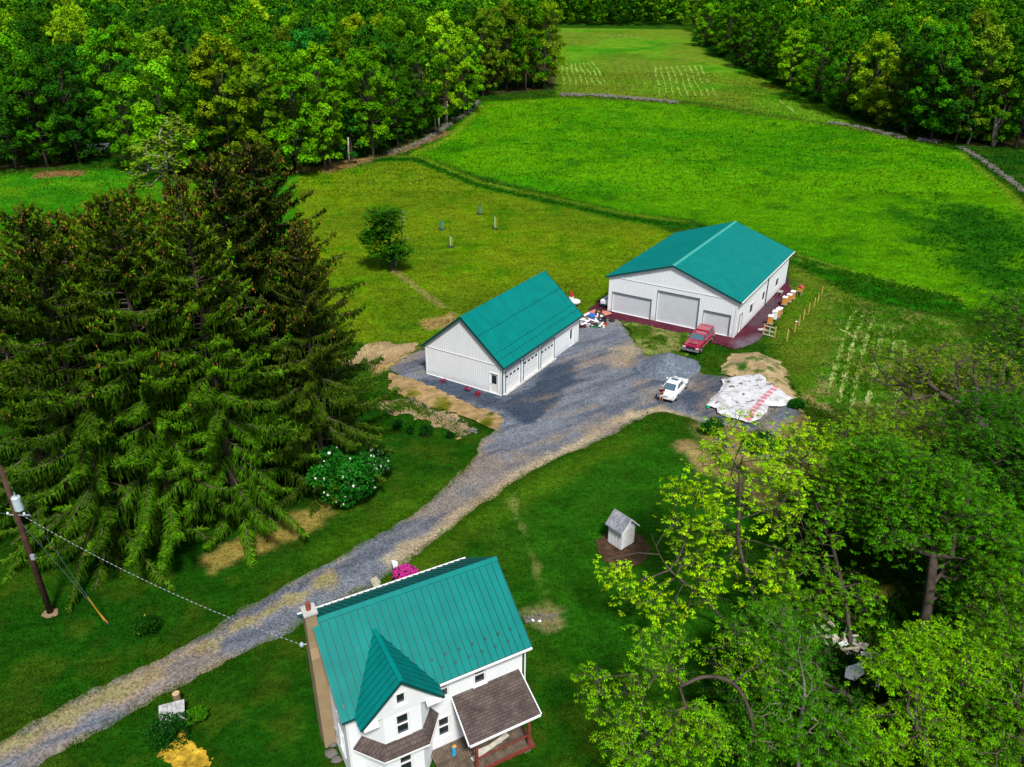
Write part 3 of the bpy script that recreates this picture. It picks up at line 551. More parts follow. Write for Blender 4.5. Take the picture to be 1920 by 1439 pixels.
# bay: angled two-storey bay under the front gable
bay = [(.62, 0), (1.45, -.98), (3.30, -.98), (4.12, 0)]
BT = 5.30
bwin = [(.62, 1.22, 3.68, 5.02), (.62, 1.22, .95, 2.35)]
def mkP(a, b):
    a = Vector((a[0], a[1], 0)); b = Vector((b[0], b[1], 0)); d = (b - a).normalized(); n = Vector((d.y, -d.x, 0)); return (lambda u, z, t: tuple(a + d * u + n * t + Vector((0, 0, z)))), (b - a).length
PB = [mkP(bay[i], bay[i + 1]) for i in range(3)]
wallface(m, PB[0][0], PB[0][1], BT); wallface(m, PB[1][0], PB[1][1], BT, bwin); wallface(m, PB[2][0], PB[2][1], BT)
m.build('wall', M_clap, hs)
for o in fw_: window(hs, Pf, o, fw=.085)
for o in gw2: window(hs, Pg, o, fw=.085)
for o in bwin: window(hs, PB[1][0], o, fw=.085)
# front gable over the bay
DX0, DX1, DY, DZ, DR = .33, 4.40, -1.24, 5.30, 7.32; DC = (DX0 + DX1) / 2
m = MB(); y = DY + .22
Pgb = lambda u, z, d: (DX0 + .18 + u, y - d, z); W_ = DX1 - DX0 - .36
wallface(m, Pgb, W_, DZ + .02, [(W_ / 2 - .23, W_ / 2 + .21, DZ + .42, DZ + 1.12)], apex=DR - .12, z0=DZ - .02)
m.poly([(DX0 + .18, y, DZ), (DX0 + .18, .0, DZ), (bay[0][0], 0, DZ), (bay[1][0], bay[1][1], DZ), (bay[2][0], bay[2][1], DZ), (bay[3][0], 0, DZ), (DX1 - .18, 0, DZ), (DX1 - .18, y, DZ)][::-1])
gg = m.build('front_gable', paint('white_board', (.78, .80, .83), .5, .03, 2), hs); window(hs, Pgb, (W_ / 2 - .23, W_ / 2 + .21, DZ + .42, DZ + 1.12), sash=False, fw=.06)
for sx in (0, 1):   # little boxed eave returns at the two corners
    m = MB(); a = DX0 + .16 if sx == 0 else DX1 - .86; m.slab([(a, DY + .02, DZ - .16), (a + .70, DY + .02, DZ - .16), (a + .70, DY + .215, DZ + .06), (a, DY + .215, DZ + .06)], (0, 0, -.06)); m.build('eave_return', M_trimw, hs)
s_ = (HR - HH) / (HW / 2); og, oe = .30, .40; sv = .36
def slopez(yy): return HR - s_ * (HW / 2 - yy)
ds = (DR - DZ) / (DC - DX0); yr = HW / 2 - (HR - DR) / s_
def valley(x): 
    z = DR - ds * abs(x - DC); return HW / 2 - (HR - z) / s_, z
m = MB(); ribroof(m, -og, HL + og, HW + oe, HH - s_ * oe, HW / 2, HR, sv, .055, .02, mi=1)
# front slope: full slab, the front gable roof rises through it
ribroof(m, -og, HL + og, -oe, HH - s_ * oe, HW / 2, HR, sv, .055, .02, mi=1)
M_seam_shade = paint('teal_seam_shade', (.001, .095, .085), .5, .1, 1)  # rib shadow, plus seam sealing, painted in as a darker teal
rf = m.build('roof', [M_teal, M_seam_shade], hs)
def gslope(sg):
    m = MB(); xe = DC + sg * (DC - DX0); yv, zv = valley(xe); top = (DC, DY, DR); n = Vector((sg * ds, 0, 1)).normalized()
    q = [Vector((DC, DY, DR)), Vector((xe, DY, DZ)), Vector((xe, max(yv, -.4), DZ)), Vector((DC, yr, DR))]
    up = n * .06; q = [p + up for p in q]
    if sg > 0: q = q[::-1]
    m.slab(q, -n * .07); yy = DY + .3
    while yy < yr - .1:
        t = 1.0 if yy < max(yv, -.4) else 1 - (yy - yv) / (yr - yv); a = Vector((DC, yy, DR)) + up; b = Vector((DC + (xe - DC) * t, yy, DR + (DZ - DR) * t)) + up
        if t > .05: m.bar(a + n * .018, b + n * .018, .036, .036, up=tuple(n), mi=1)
        yy += .36
    return m
m = gslope(-1); m2 = gslope(1); n0 = len(m.v); m.v += m2.v; m.f += [tuple(i + n0 for i in f) for f in m2.f]; m.m += m2.m
gr_ = m.build('front_gable_roof', [M_teal, M_seam_shade], hs); m = MB(); m.bar((DC, DY - .02, DR + .10), (DC, yr, DR + .10), .22, .05); m.build('ridge_cap', M_teal, gr_)
m = MB()
for sg in (-1, 1): m.bar((DC, DY - .02, DR + .0), (DC + sg * (DC - DX0), DY - .02, DZ + .0), .03, .13)
m.bar((-og, -oe - .015, HH - s_ * oe - .06), (DX0, -oe - .015, HH - s_ * oe - .06), .03, .10); m.bar((DX1, -oe - .015, HH - s_ * oe - .06), (HL + og, -oe - .015, HH - s_ * oe - .06), .03, .10)
for xx in (-og - .02, HL + og + .02):
    for ya in (-oe, HW + oe): m.bar((xx, ya, HH - s_ * oe - .06), (xx, HW / 2, HR - .06), .03, .14)
m.build('rake_trim', M_tealdk, hs)
m = MB(); m.slab([(-og - .03, HW / 2 - .2, HR - .08), (HL + og + .03, HW / 2 - .2, HR - .08), (HL + og + .03, HW / 2, HR + .07), (-og - .03, HW / 2, HR + .07)], (0, 0, -.02)); m.slab([(-og - .03, HW / 2, HR + .07), (HL + og + .03, HW / 2, HR + .07), (HL + og + .03, HW / 2 + .2, HR - .08), (-og - .03, HW / 2 + .2, HR - .08)], (0, 0, -.02)); m.build('ridge_cap', M_teal, rf)
m = MB(); m.bar((-og, HW + oe + .06, HH - s_ * oe - .02), (HL + og, HW + oe + .06, HH - s_ * oe - .02), .10, .09); m.build('gutter', M_trimw, hs)
m = MB(); m.bar((DX1 + .1, -oe - .07, HH - s_ * oe - .06), (HL + og, -oe - .07, HH - s_ * oe - .06), .10, .09); m.build('gutter', M_trimw, hs)
m = MB(); m.tube([(HL + .15, -oe - .05, HH - .45), (HL + .12, -.08, HH - .75), (HL + .12, -.08, .1)], .045, 6); m.build('downspout', M_trimw, hs)
m = MB(); m.tube([(-.05, -.07, HH - .4), (-.05, -.07, .1)], .045, 6); m.build('downspout', M_trimw, hs)
sg = None
for row, xs_ in ((0, [4.9, 5.62, 6.34, 7.06, 7.78, 8.5, 9.2]), (1, [4.55, 5.27, 5.99, 6.71, 7.43, 8.15, 8.85]), (0, [-.02]), (2, [])):
    for x in xs_:
        yy = .12 + row * .42; n_ = Vector((0, -s_, 1)).normalized()
        if sg is None: q = MB(); q.box(-.09, -.02, -.03, .09, .02, .05); q.box(-.02, -.09, -.03, .02, .09, .03); sg = q.build('snow_guard', M_tealdk, hs); o = sg
        else: o = sg.copy(); link(o, hs)
        o.location = Vector((x, yy, slopez(yy))) + n_ * .04; o.rotation_euler = (math.atan(s_), 0, 0)
# skirt roof round the bay
ou = [(.12, -.08), (1.20, -1.46), (3.45, -1.50), (4.50, -.12)]; inn = [(.62, .0), (1.45, -.98), (3.30, -.98), (4.12, .0)]
m = MB()
for i in range(3): m.slab([(*ou[i], 3.0), (*ou[i + 1], 3.0), (*inn[i + 1], 3.52), (*inn[i], 3.52)], (0, 0, -.08))
m.build('bay_skirt_roof', M_shing, hs)
m = MB()
for i in range(3): m.bar((*ou[i], 2.90), (*ou[i + 1], 2.90), .05, .10)
m.build('skirt_trim', M_trimw, hs)
# porch
m = MB(); m.slab([(5.12, -2.38, 2.80), (9.02, -2.38, 2.80), (9.06, 0, 3.62), (5.28, 0, 3.62)], (0, 0, -.07)); m.build('porch_roof', M_shing, hs)
m = MB(); m.bar((5.12, -2.41, 2.74), (9.02, -2.41, 2.74), .05, .13); m.bar((5.08, -2.38, 2.75), (5.24, 0, 3.57), .05, .13); m.bar((9.06, -2.38, 2.75), (9.10, 0, 3.57), .05, .13); m.build('porch_fascia', M_trimw, hs)
m = MB(); x = 3.9
while x < 8.75: m.box(x, -2.12, .40, x + .125, -.02, .45); x += .14
m.build('porch_deck', paint('dark_deck_boards', (.115, .085, .06), .9, .45, 2.5, bump=.5, bscale=20), hs)
M_redp = paint('red_brown_paint', (.20, .035, .022), .7, .25, 5)
m = MB(); m.box(3.9, -2.2, .28, 8.85, -2.13, .50); m.box(8.78, -2.13, .28, 8.85, 0, .50); m.build('deck_edge_beam', M_redp, hs)
for x in (5.62, 8.55): m = MB(); m.box(x - .07, -2.1, .45, x + .07, -1.96, 2.72); m.build('porch_post', M_redp, hs, bevel=.01)
m = MB(); m.bar((5.7, -2.03, 1.15), (8.5, -2.03, 1.15), .05, .08); m.build('railing', M_redp, hs)
for x in (4.2, 8.5): m = MB(); m.box(x - .2, -2.05, -.05, x + .2, -1.65, .27); m.build('stone_pier', M_rock, hs)
# chimney on the gable end
M_stucco = paint('tan_stucco', (.30, .215, .12), .9, .15, 1.2, bump=.4, bscale=10)
m = MB(); m.box(-.62, 3.02, 0, -.01, 3.98, 6.2); m.add([(-.62, 3.02, 6.2), (-.01, 3.02, 6.2), (-.01, 3.98, 6.2), (-.62, 3.98, 6.2), (-.60, 3.2, 6.7), (-.01, 3.2, 6.7), (-.01, 3.85, 6.7), (-.60, 3.85, 6.7)], [(0, 1, 5, 4), (1, 2, 6, 5), (2, 3, 7, 6), (3, 0, 4, 7), (4, 5, 6, 7)])
m.box(-.60, 3.22, 6.7, -.06, 3.84, 8.75); ch = m.build('chimney', M_stucco, hs)
m = MB(); m.box(-.66, 3.16, 8.75, .0, 3.9, 8.86); m.build('chimney_cap', paint('concrete', (.46, .45, .43)), ch)
m = MB(); m.tube([(-.34, 3.53, 8.86), (-.34, 3.53, 9.28)], .12, 10); m.build('flue', paint('red_clay', (.26, .06, .03), .9), ch)
m = MB(); m.bar((-.02, 5.4, 5.0), (-.55, 5.4, 5.05), .03, .03); q = m.build('wall_bracket', M_trimw, hs); m = MB(); m.ball((-.62, 5.4, 5.1), (.12, .12, .16), 10, 6); m.build('porcelain_insulator', paint('pale_blue', (.4, .5, .55)), q)
m = MB(); pbox(m, Pg, 2.2, 2.45, 1.5, 1.95, 0, .14); m.build('meter_box', paint('grey_metal', (.3, .32, .34), .4), hs)

# ------------------------------------------------------------------ vegetation: generators
def unit(a): return a / np.maximum(np.linalg.norm(a, axis=-1, keepdims=True), 1e-9)
def kites(c, d, side, L, Wd):
    """leaf shaped quads: base c, direction d, half width along side"""
    L = np.asarray(L)[:, None]; Wd = np.asarray(Wd)[:, None]; mid = c + d * L * .45
    V = np.stack([c, mid + side * Wd, c + d * L, mid - side * Wd], 1).reshape(-1, 3)
    return V, np.arange(len(c) * 4).reshape(-1, 4)
def tubes_np(segs, r0, r1, n=5):
    """truncated cones for many segments; segs (k,2,3)"""
    a = segs[:, 0]; b = segs[:, 1]; d = unit(b - a); ref = np.where(np.abs(d[:, 2:3]) > .9, np.array([[1., 0, 0]]), np.array([[0, 0, 1.]]))
    r = unit(np.cross(d, ref)); u = np.cross(d, r); ang = np.arange(n) * 2 * np.pi / n
    ring = r[:, None] * np.cos(ang)[None, :, None] + u[:, None] * np.sin(ang)[None, :, None]
    A = a[:, None] + ring * r0[:, None, None]; B = b[:, None] + ring * r1[:, None, None]
    V = np.concatenate([A, B], 1).reshape(-1, 3); k = len(a); base = (np.arange(k) * 2 * n)[:, None]; i = np.arange(n)[None]; j = (i + 1) % n
    return V, np.stack([base + i, base + j, base + j + n, base + i + n], -1).reshape(-1, 4)
def rand_unit(k, g): v = g.normal(size=(k, 3)); return unit(v)

def forest_tree(seed, h=20, r=5.2, lobes=30, leaves=12500, leaf=.46, kind='round'):
    """crown of billowing lobes on limbs; returns crown and trunk meshes"""
    g = np.random.default_rng(seed); c0 = h * (.54 if kind != 'cone' else .50); hz = h * .46; cen = []; rad = []
    for i in range(lobes):
        t = (i + .5) / lobes; th = i * 2.399 + g.uniform(-.4, .4); zz = -1.02 + 2.02 * t ** .95
        rr = (math.sqrt(max(0, 1 - abs(zz) ** 2.2)) if zz > 0 else math.sqrt(max(0, 1 - abs(zz) ** 4 * .75))) * g.uniform(.62, .98)
        if kind == 'cone': rr = (1 - t) ** .8 * g.uniform(.6, 1) + .05
        cen.append((math.cos(th) * rr * r, math.sin(th) * rr * r, c0 + zz * hz)); rad.append(r * g.uniform(.27, .46) * (1 if kind != 'cone' else .7))
    cen = np.array(cen); rad = np.array(rad)
    # sublobes
    sub = []; sr = []; si = []
    for i in range(lobes):
        k = 7
        d = rand_unit(k, g); d[:, 2] = np.abs(d[:, 2]) * .8 - .15; d = unit(d)
        sub.append(cen[i] + d * rad[i] * .72); sr += list(rad[i] * g.uniform(.30, .52, k)); si += [i] * k
    sub = np.concatenate(sub); sr = np.array(sr); si = np.array(si)
    pick = g.choice(len(sub), leaves, p=sr ** 2 / (sr ** 2).sum()); d = rand_unit(leaves, g); low = d[:, 2] < -.25; d[low, 2] *= -1
    p = sub[pick] + d * (sr[pick] * g.uniform(.72, 1.08, leaves))[:, None]
    n = unit(d + rand_unit(leaves, g) * .55 + np.array([0, 0, .25])); t = unit(np.cross(n, rand_unit(leaves, g))); s = np.cross(n, t); t = unit(t + np.array([0, 0, -.35]))
    L = leaf * g.uniform(.6, 1.35, leaves); V, F = kites(p - t * L[:, None] * .5, t, s, L, L * .36)
    lt = g.uniform(.75, 1.25, lobes)[si[pick]] * g.uniform(.75, 1.3, len(sub))[pick] * g.uniform(.65, 1.35, leaves)
    warm = g.uniform(.9, 1.15, lobes)[si[pick]]; tint = np.stack([lt * warm, lt, lt * .9], 1)
    crown = mesh_np('crown', V, F, M_leaf, False, tint=np.repeat(tint, 4, 0))
    segs = []; r0 = []; r1 = []; top = np.array([g.uniform(-.5, .5), g.uniform(-.5, .5), h * .8]); pts = [np.array([0, 0, -.4]), np.array([g.uniform(-.2, .2), g.uniform(-.2, .2), h * .28]), top * .6 * np.array([1, 1, .95]), top]
    rr = [h * .016, h * .0125, h * .008, h * .003]
    for i in range(3): segs.append((pts[i], pts[i + 1])); r0.append(rr[i]); r1.append(rr[i + 1])
    for i in range(0, lobes):
        z0 = h * .22 + (cen[i, 2] - h * .22) * .55; a = pts[1] + (top - pts[1]) * ((z0 - h * .28) / (h * .52)); mid = a * .45 + cen[i] * .55 + np.array([0, 0, -.5]); segs += [(a, mid), (mid, cen[i])]; r0 += [h * .005, h * .0035]; r1 += [h * .0035, h * .0012]
    V, F = tubes_np(np.array(segs), np.array(r0), np.array(r1), 6)
    return crown, mesh_np('trunk', V, F, M_bark, False)

def grow(fork_pts, lobes, n, g, step=.8, pathw=.25, sag=.0):
    """grow limbs from the trunk polyline to n points spread through the crown lobes"""
    nodes = [np.array(p, float) for p in fork_pts]; par = [-1] + list(range(len(nodes) - 1)); plen = [0.0]
    for i in range(1, len(nodes)): plen.append(plen[-1] + np.linalg.norm(nodes[i] - nodes[i - 1]))
    wts = np.array([l[6] if len(l) > 6 else l[3] * l[4] * l[5] for l in lobes]); wts = wts / wts.sum(); A = []
    for _ in range(n):
        l = lobes[g.choice(len(lobes), p=wts)]; d = rand_unit(1, g)[0] * g.uniform(.25, 1) ** .45; A.append(np.array([l[0] + d[0] * l[3], l[1] + d[1] * l[4], l[2] + d[2] * l[5]]))
    A.sort(key=lambda a: np.linalg.norm(a - nodes[-1])); first = max(1, len(fork_pts) // 2); ends = []
    arr = np.zeros((60000, 3)); pl = np.zeros(60000); arr[:len(nodes)] = nodes; pl[:len(nodes)] = plen; cnt = len(nodes)
    for a in A:
        dd = np.linalg.norm(arr[first:cnt] - a, axis=1); cost = dd + pathw * pl[first:cnt] + np.maximum(0, arr[first:cnt, 2] - a[2]) * .5
        j = first + int(cost.argmin()); b = arr[j].copy(); L = np.linalg.norm(a - b); k = max(1, int(L / step)); prev = j; wob = rand_unit(1, g)[0] * L * .12
        for s in range(1, k + 1):
            t = s / k; p = b + (a - b) * t + wob * math.sin(math.pi * t) + (g.normal(size=3) * .06 if s < k else 0) + np.array([0, 0, -sag * L * math.sin(math.pi * t)])
            arr[cnt] = p; pl[cnt] = pl[prev] + L / k; par.append(prev); prev = cnt; cnt += 1
        ends.append(prev)
    P = arr[:cnt]; par = np.array(par); load = np.zeros(cnt); load[ends] = 1
    for i in range(cnt - 1, 0, -1): load[par[i]] += load[i]
    return P, par, load, np.array(ends)
def clusters(C, g, leaves=8, L=.34, Wd=.09, droop=.45, spread=.1, updir=None):
    """palmate leaf rosettes, drooping, around centres C"""
    k = len(C); ax = unit(rand_unit(k, g) * .35 + np.array([0, 0, 1.])); ref = rand_unit(k, g); e1 = unit(np.cross(ax, ref)); e2 = np.cross(ax, e1)
    th = (np.arange(leaves) * 2 * np.pi / leaves)[None] + g.uniform(-.3, .3, (k, leaves)); rad = e1[:, None] * np.cos(th)[..., None] + e2[:, None] * np.sin(th)[..., None]
    dr = droop * g.uniform(.3, 1.6, (k, leaves))[..., None]; d = unit(rad - ax[:, None] * dr + np.array([0, 0, -.1])); s = np.cross(rad, ax[:, None] + 0 * rad)
    LL = L * g.uniform(.65, 1.25, (k, leaves)) * g.uniform(.8, 1.2, (k, 1)); cc = C[:, None] + rad * spread * g.uniform(0, 1, (k, leaves))[..., None]
    V, F = kites(cc.reshape(-1, 3), d.reshape(-1, 3), unit(s.reshape(-1, 3)), LL.ravel(), LL.ravel() * Wd / .34)
    return V, F, k * leaves
def smooth_line(p, k=2):
    p = [np.array(q, float) for q in p]
    for _ in range(k):
        q = [p[0]]
        for a, b in zip(p[:-1], p[1:]): q += [a * .75 + b * .25, a * .25 + b * .75]
        p = q + [p[-1]]
    return p
def broad_tree(label, base, trunk, lobes, n, colr, seed, per=2.4, leaves=8, L=.34, Wd=.09, rtip=.012, bark=None, name='maple_tree', group=None, twigs=True, bare=0.0, cat='tree', jit=.5, rexp=.5, prob=1.0):
    g = np.random.default_rng(seed); base = np.array(base); o = thing(name, label, cat, tuple(base), 0, group)
    P, par, load, ends = grow([np.array(p) - base for p in smooth_line(trunk)], [(l[0] - base[0], l[1] - base[1], l[2] - base[2], *l[3:]) for l in lobes], n, g)
    k = np.arange(1, len(P)); r = rtip * np.maximum(load, 1) ** rexp; r[0] *= 1.3; segs = np.stack([P[par[k]], P[k]], 1); V, F = tubes_np(segs, r[par[k]].clip(None, r[k] * 1.5), r[k], 6)
    outer = np.where((load <= 3))[0]; outer = outer[outer > len(smooth_line(trunk))]
    cand = np.concatenate([ends, outer, outer]); m = int(len(ends) * per); C = P[g.choice(cand, m)] + g.normal(size=(m, 3)) * jit * np.array([1, 1, .6])
    if bare: C = C[g.uniform(size=len(C)) > bare]
    if twigs:   # fine twigs carrying the rosettes
        near = P[outer]; S = []
        for c in C[:1600]:
            q = near[((near - c) ** 2).sum(1).argmin()]; S.append((q, c))
        S = np.array(S); V2, F2 = tubes_np(S, np.full(len(S), .008), np.full(len(S), .005), 3); F = np.concatenate([F, F2 + len(V)]); V = np.concatenate([V, V2])
    tr = mesh_np('trunk', V, F, bark or M_bark, o, smooth=True)
    V, F, kk = clusters(C, g, leaves, L, Wd); lt = np.repeat(g.uniform(.5, 1.45, len(C)), leaves) * g.uniform(.8, 1.2, kk); wm = np.repeat(g.uniform(.8, 1.3, len(C)), leaves); tint = np.stack([lt * wm, lt, lt * .8], 1)
    cr = mesh_np('crown', V, F, M_leaf, o, tint=np.repeat(tint, 4, 0)); cr.color = (*colr, 1); return o

def spruce_meshes(seed, h=25, rb=7.5, cone_amt=1.0, dens=1.0):
    g = np.random.default_rng(seed); C = []; D = []; S = []; LL = []; WW = []; TT = []; segs = []; r0 = []; r1 = []; cone = []; nb = 0
    z = h * .05; lean = g.uniform(-.02, .02, 2)
    tp = [np.array([lean[0] * zz, lean[1] * zz, zz]) for zz in np.linspace(-.4, h, 12)]; tr = np.linspace(h * .017, .03, 12)
    for i in range(11): segs.append((tp[i], tp[i + 1])); r0.append(tr[i]); r1.append(tr[i + 1])
    while z < h * .985:
        f = z / h; nw = int(g.integers(4, 7)) if f < .85 else 4; ph = g.uniform(0, 6.28)
        for k in range(nw):
            az = ph + k * 2 * math.pi / nw + g.uniform(-.35, .35); Lb = (rb * (1 - f) ** .72 * g.uniform(.62, 1.18) + .25) * (.75 + .25 * min(1, f / .15)); zb = z + g.uniform(-.25, .25)
            n = max(4, int(Lb / .55)); dirv = np.array([math.cos(az), math.sin(az), 0]); sidev = np.array([-math.sin(az), math.cos(az), 0])
            a0 = .55 * f - .05 + g.uniform(-.16, .16); dr = (1 - f) * .55 + .12; bend = g.uniform(-.28, .28); up = g.uniform(.12, .48)
            ts = np.linspace(0, 1, n + 1); pts = np.array([lean[0] * zb, lean[1] * zb, zb]) + dirv * (ts * Lb)[:, None] + sidev * (bend * Lb * ts ** 2)[:, None]; pts[:, 2] += Lb * (a0 * ts - dr * ts ** 1.6 + up * ts ** 3.2)
            rr = np.linspace(.028 + .009 * Lb, .010, n + 1)
            for i in range(n): segs.append((pts[i], pts[i + 1])); r0.append(rr[i]); r1.append(rr[i + 1])
            if f > .5 and g.uniform() < cone_amt * (f - .3) * 1.1 or g.uniform() < .07 * cone_amt: cone += [pts[-1] + g.normal(size=3) * .16 + np.array([0, 0, -.12]) for _ in range(int(g.integers(2, 6)))]
            young = g.uniform(.75, 1.25)
            m = int(Lb * 17 * dens) + 10; t = g.uniform(.10, 1, m) ** .8; sd_ = g.choice([-1, 1], m); idx = np.clip((t * n).astype(int), 0, n - 1); fr = t * n - idx; p = pts[idx] * (1 - fr)[:, None] + pts[idx + 1] * fr[:, None]; ax = unit(pts[idx + 1] - pts[idx])
            # laterals: spray sideways then hang
            ll = (.35 + 1.05 * (1 - t) ** .5 * min(1, Lb / 3.5)) * g.uniform(.6, 1.2, m); d1 = unit(sidev * sd_[:, None] * g.uniform(.35, 1.0, m)[:, None] + ax * g.uniform(.3, .8, m)[:, None] + np.array([0, 0, -.15]))
            tip = p + d1 * (ll * .55)[:, None]; hang = unit(d1 * .25 + np.array([0, 0, -1.]) + g.normal(size=(m, 3)) * .15); hl = ll * g.uniform(.35, .95, m) * (.35 + .65 * (1 - f))
            bri = young * g.uniform(.7, 1.3, m)
            s1 = unit(np.cross(d1, np.array([0, 0, 1.]))); 
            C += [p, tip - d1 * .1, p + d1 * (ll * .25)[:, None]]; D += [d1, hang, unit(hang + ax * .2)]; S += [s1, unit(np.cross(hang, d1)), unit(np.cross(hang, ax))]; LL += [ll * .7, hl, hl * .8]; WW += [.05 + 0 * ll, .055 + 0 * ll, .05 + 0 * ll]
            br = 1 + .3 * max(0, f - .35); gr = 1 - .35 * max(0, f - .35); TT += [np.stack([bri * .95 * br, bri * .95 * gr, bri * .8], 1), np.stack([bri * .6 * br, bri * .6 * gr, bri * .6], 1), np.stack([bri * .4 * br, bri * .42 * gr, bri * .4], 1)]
            # upright shoots along the top of the branch, lighter at the tip
            m2 = int(Lb * 15 * dens) + 8; t = g.uniform(.2, 1.0, m2) ** .7; idx = np.clip((t * n).astype(int), 0, n - 1); fr = t * n - idx; p = pts[idx] * (1 - fr)[:, None] + pts[idx + 1] * fr[:, None]; ax = unit(pts[idx + 1] - pts[idx])
            d2 = unit(ax * .7 + g.normal(size=(m2, 3)) * .55 + np.array([0, 0, .25])); b2 = young * (.9 + .9 * t ** 3) * g.uniform(.8, 1.3, m2)
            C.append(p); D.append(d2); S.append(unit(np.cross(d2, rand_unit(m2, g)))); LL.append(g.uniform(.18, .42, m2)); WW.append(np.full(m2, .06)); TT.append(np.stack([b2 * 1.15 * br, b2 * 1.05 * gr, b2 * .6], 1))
        z += max(.28, (.70 * (1 - f) + .24) * g.uniform(.8, 1.2))
    C = np.concatenate(C); D = np.concatenate(D); S = np.concatenate(S); LL = np.concatenate(LL); WW = np.concatenate(WW); TT = np.concatenate(TT)
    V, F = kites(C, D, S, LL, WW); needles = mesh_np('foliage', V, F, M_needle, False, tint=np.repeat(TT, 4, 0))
    V, F = tubes_np(np.array(segs), np.array(r0), np.array(r1), 5); wood = mesh_np('trunk', V, F, M_sprbark, False, smooth=True)
    cone = np.array(cone); k = len(cone); d = unit(np.array([0, 0, -1.]) + g.normal(size=(k, 3)) * .2); Vs = []; Fs = []; nv = 0
    for j in range(2):
        s = unit(np.cross(d, rand_unit(k, g))); V, F = kites(cone, d, s, g.uniform(.14, .24, k), np.full(k, .045)); Vs.append(V); Fs.append(F + nv); nv += len(V)
    cones = mesh_np('cones', np.concatenate(Vs), np.concatenate(Fs), M_cone, False, tint=np.repeat(np.tile(g.uniform(.6, 1.4, k)[:, None], (2, 3)), 4, 0))
    return needles, wood, cones
M_sprbark = paint('spruce_bark', (.085, .065, .045), .95, .6, .5)
M_cone = foliage('cone', .0, .8)

def place(name, label, cat, meshes, loc, s=1, rot=0, colr=(1, 1, 1), group=None, cols=None, sz=None):
    o = thing(name, label, cat, loc, rot, group); o.scale = (s, s, sz or s)
    for i, (nm, me) in enumerate(meshes):
        c = bpy.data.objects.new(nm, me); link(c, o); tag(c, kind='stuff' if nm == 'cones' else None); cc = (cols[i] if cols else colr); c.color = (*cc, 1)
    return o

# ------------------------------------------------------------------ spruces
SP = [spruce_meshes(11, 25, 8.2), spruce_meshes(12, 24, 7.6), spruce_meshes(13, 23, 7.0, 1.3)]
sp_spec = [  # top pixel, distance, mesh, scale-radius, label
    ((478, 268), 56, 0, 1.22, 'tallest dark spruce with brown cones at its top, nearest the three-bay garage', (.028, .072, .004)),
    ((405, 290), 53, 1, 1.0, 'dark spruce with cone-laden top just left of the tallest spruce', (.028, .074, .004)),
    ((250, 352), 50, 2, .95, 'bushy spruce in the middle of the grove with drooping green branches', (.042, .120, .004)),
    ((190, 365), 45.5, 0, .95, 'front spruce of the grove whose low boughs reach towards the utility pole and drive', (.050, .150, .004)),
    ((335, 372), 47, 1, .92, 'front spruce with bare curving grey twigs, low boughs over the grass by the drive', (.052, .155, .004)),
    ((100, 405), 50, 2, .95, 'spruce near the left edge with a ragged brown crown', (.045, .095, .004)),
    ((48, 385), 44, 1, .90, 'thin-topped spruce in front on the left of the grove, just behind the utility pole', (.040, .11, .004)),
    ((150, 392), 57, 1, 1.0, 'dark spruce in the back row left of centre', (.036, .08, .004)), ((318, 335), 58, 2, 1.05, 'dark spruce in the back row between the two tallest tops', (.036, .08, .004)), ((548, 425), 51.5, 2, .78, 'lower spruce at the right front of the grove behind the flowering bush', (.040, .09, .004)),
    ((-60, 420), 47, 0, .95, 'spruce cut off by the left edge of the view', (.042, .12, .004))]
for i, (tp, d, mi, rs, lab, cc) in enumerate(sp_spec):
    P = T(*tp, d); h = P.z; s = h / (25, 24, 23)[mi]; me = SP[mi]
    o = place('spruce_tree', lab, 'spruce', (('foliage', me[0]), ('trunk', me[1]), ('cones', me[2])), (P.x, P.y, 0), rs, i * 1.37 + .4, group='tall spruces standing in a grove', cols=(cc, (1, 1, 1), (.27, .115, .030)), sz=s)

# ------------------------------------------------------------------ woods
FT = [forest_tree(21, 20, 5.4), forest_tree(22, 21, 5.0, 34), forest_tree(23, 18, 5.8, 28), forest_tree(24, 22, 4.8, 32), forest_tree(25, 17, 4.4, 16, kind='cone'), forest_tree(26, 20, 5.2, 36, 11000)]
FH = [20, 21, 18, 22, 17, 20]
FL = [forest_tree(31, 20, 5.4, 16, 1300, 1.0), forest_tree(32, 21, 5.2, 18, 1300, 1.0), forest_tree(33, 19, 5.6, 14, 1200, 1.0)]
PAL = [('deep green', (.036, .160, .002)), ('leaf green', (.068, .235, .002)), ('dark green', (.018, .092, .004)), ('fresh green', (.115, .31, .003)), ('yellow-green', (.21, .37, .005)), ('olive', (.10, .20, .006)), ('bluish green', (.014, .13, .010))]
def pal(g): return PAL[int(g.choice(len(PAL), p=[.30, .27, .16, .12, .06, .04, .05]))]
g = np.random.default_rng(99)
def in_view(x, y, z=10, mar=80):
    d = y * _c + (CH - z) * _s
    if d < 5: return False
    u = x / d * CF + 960; return -mar < u < 1920 + mar
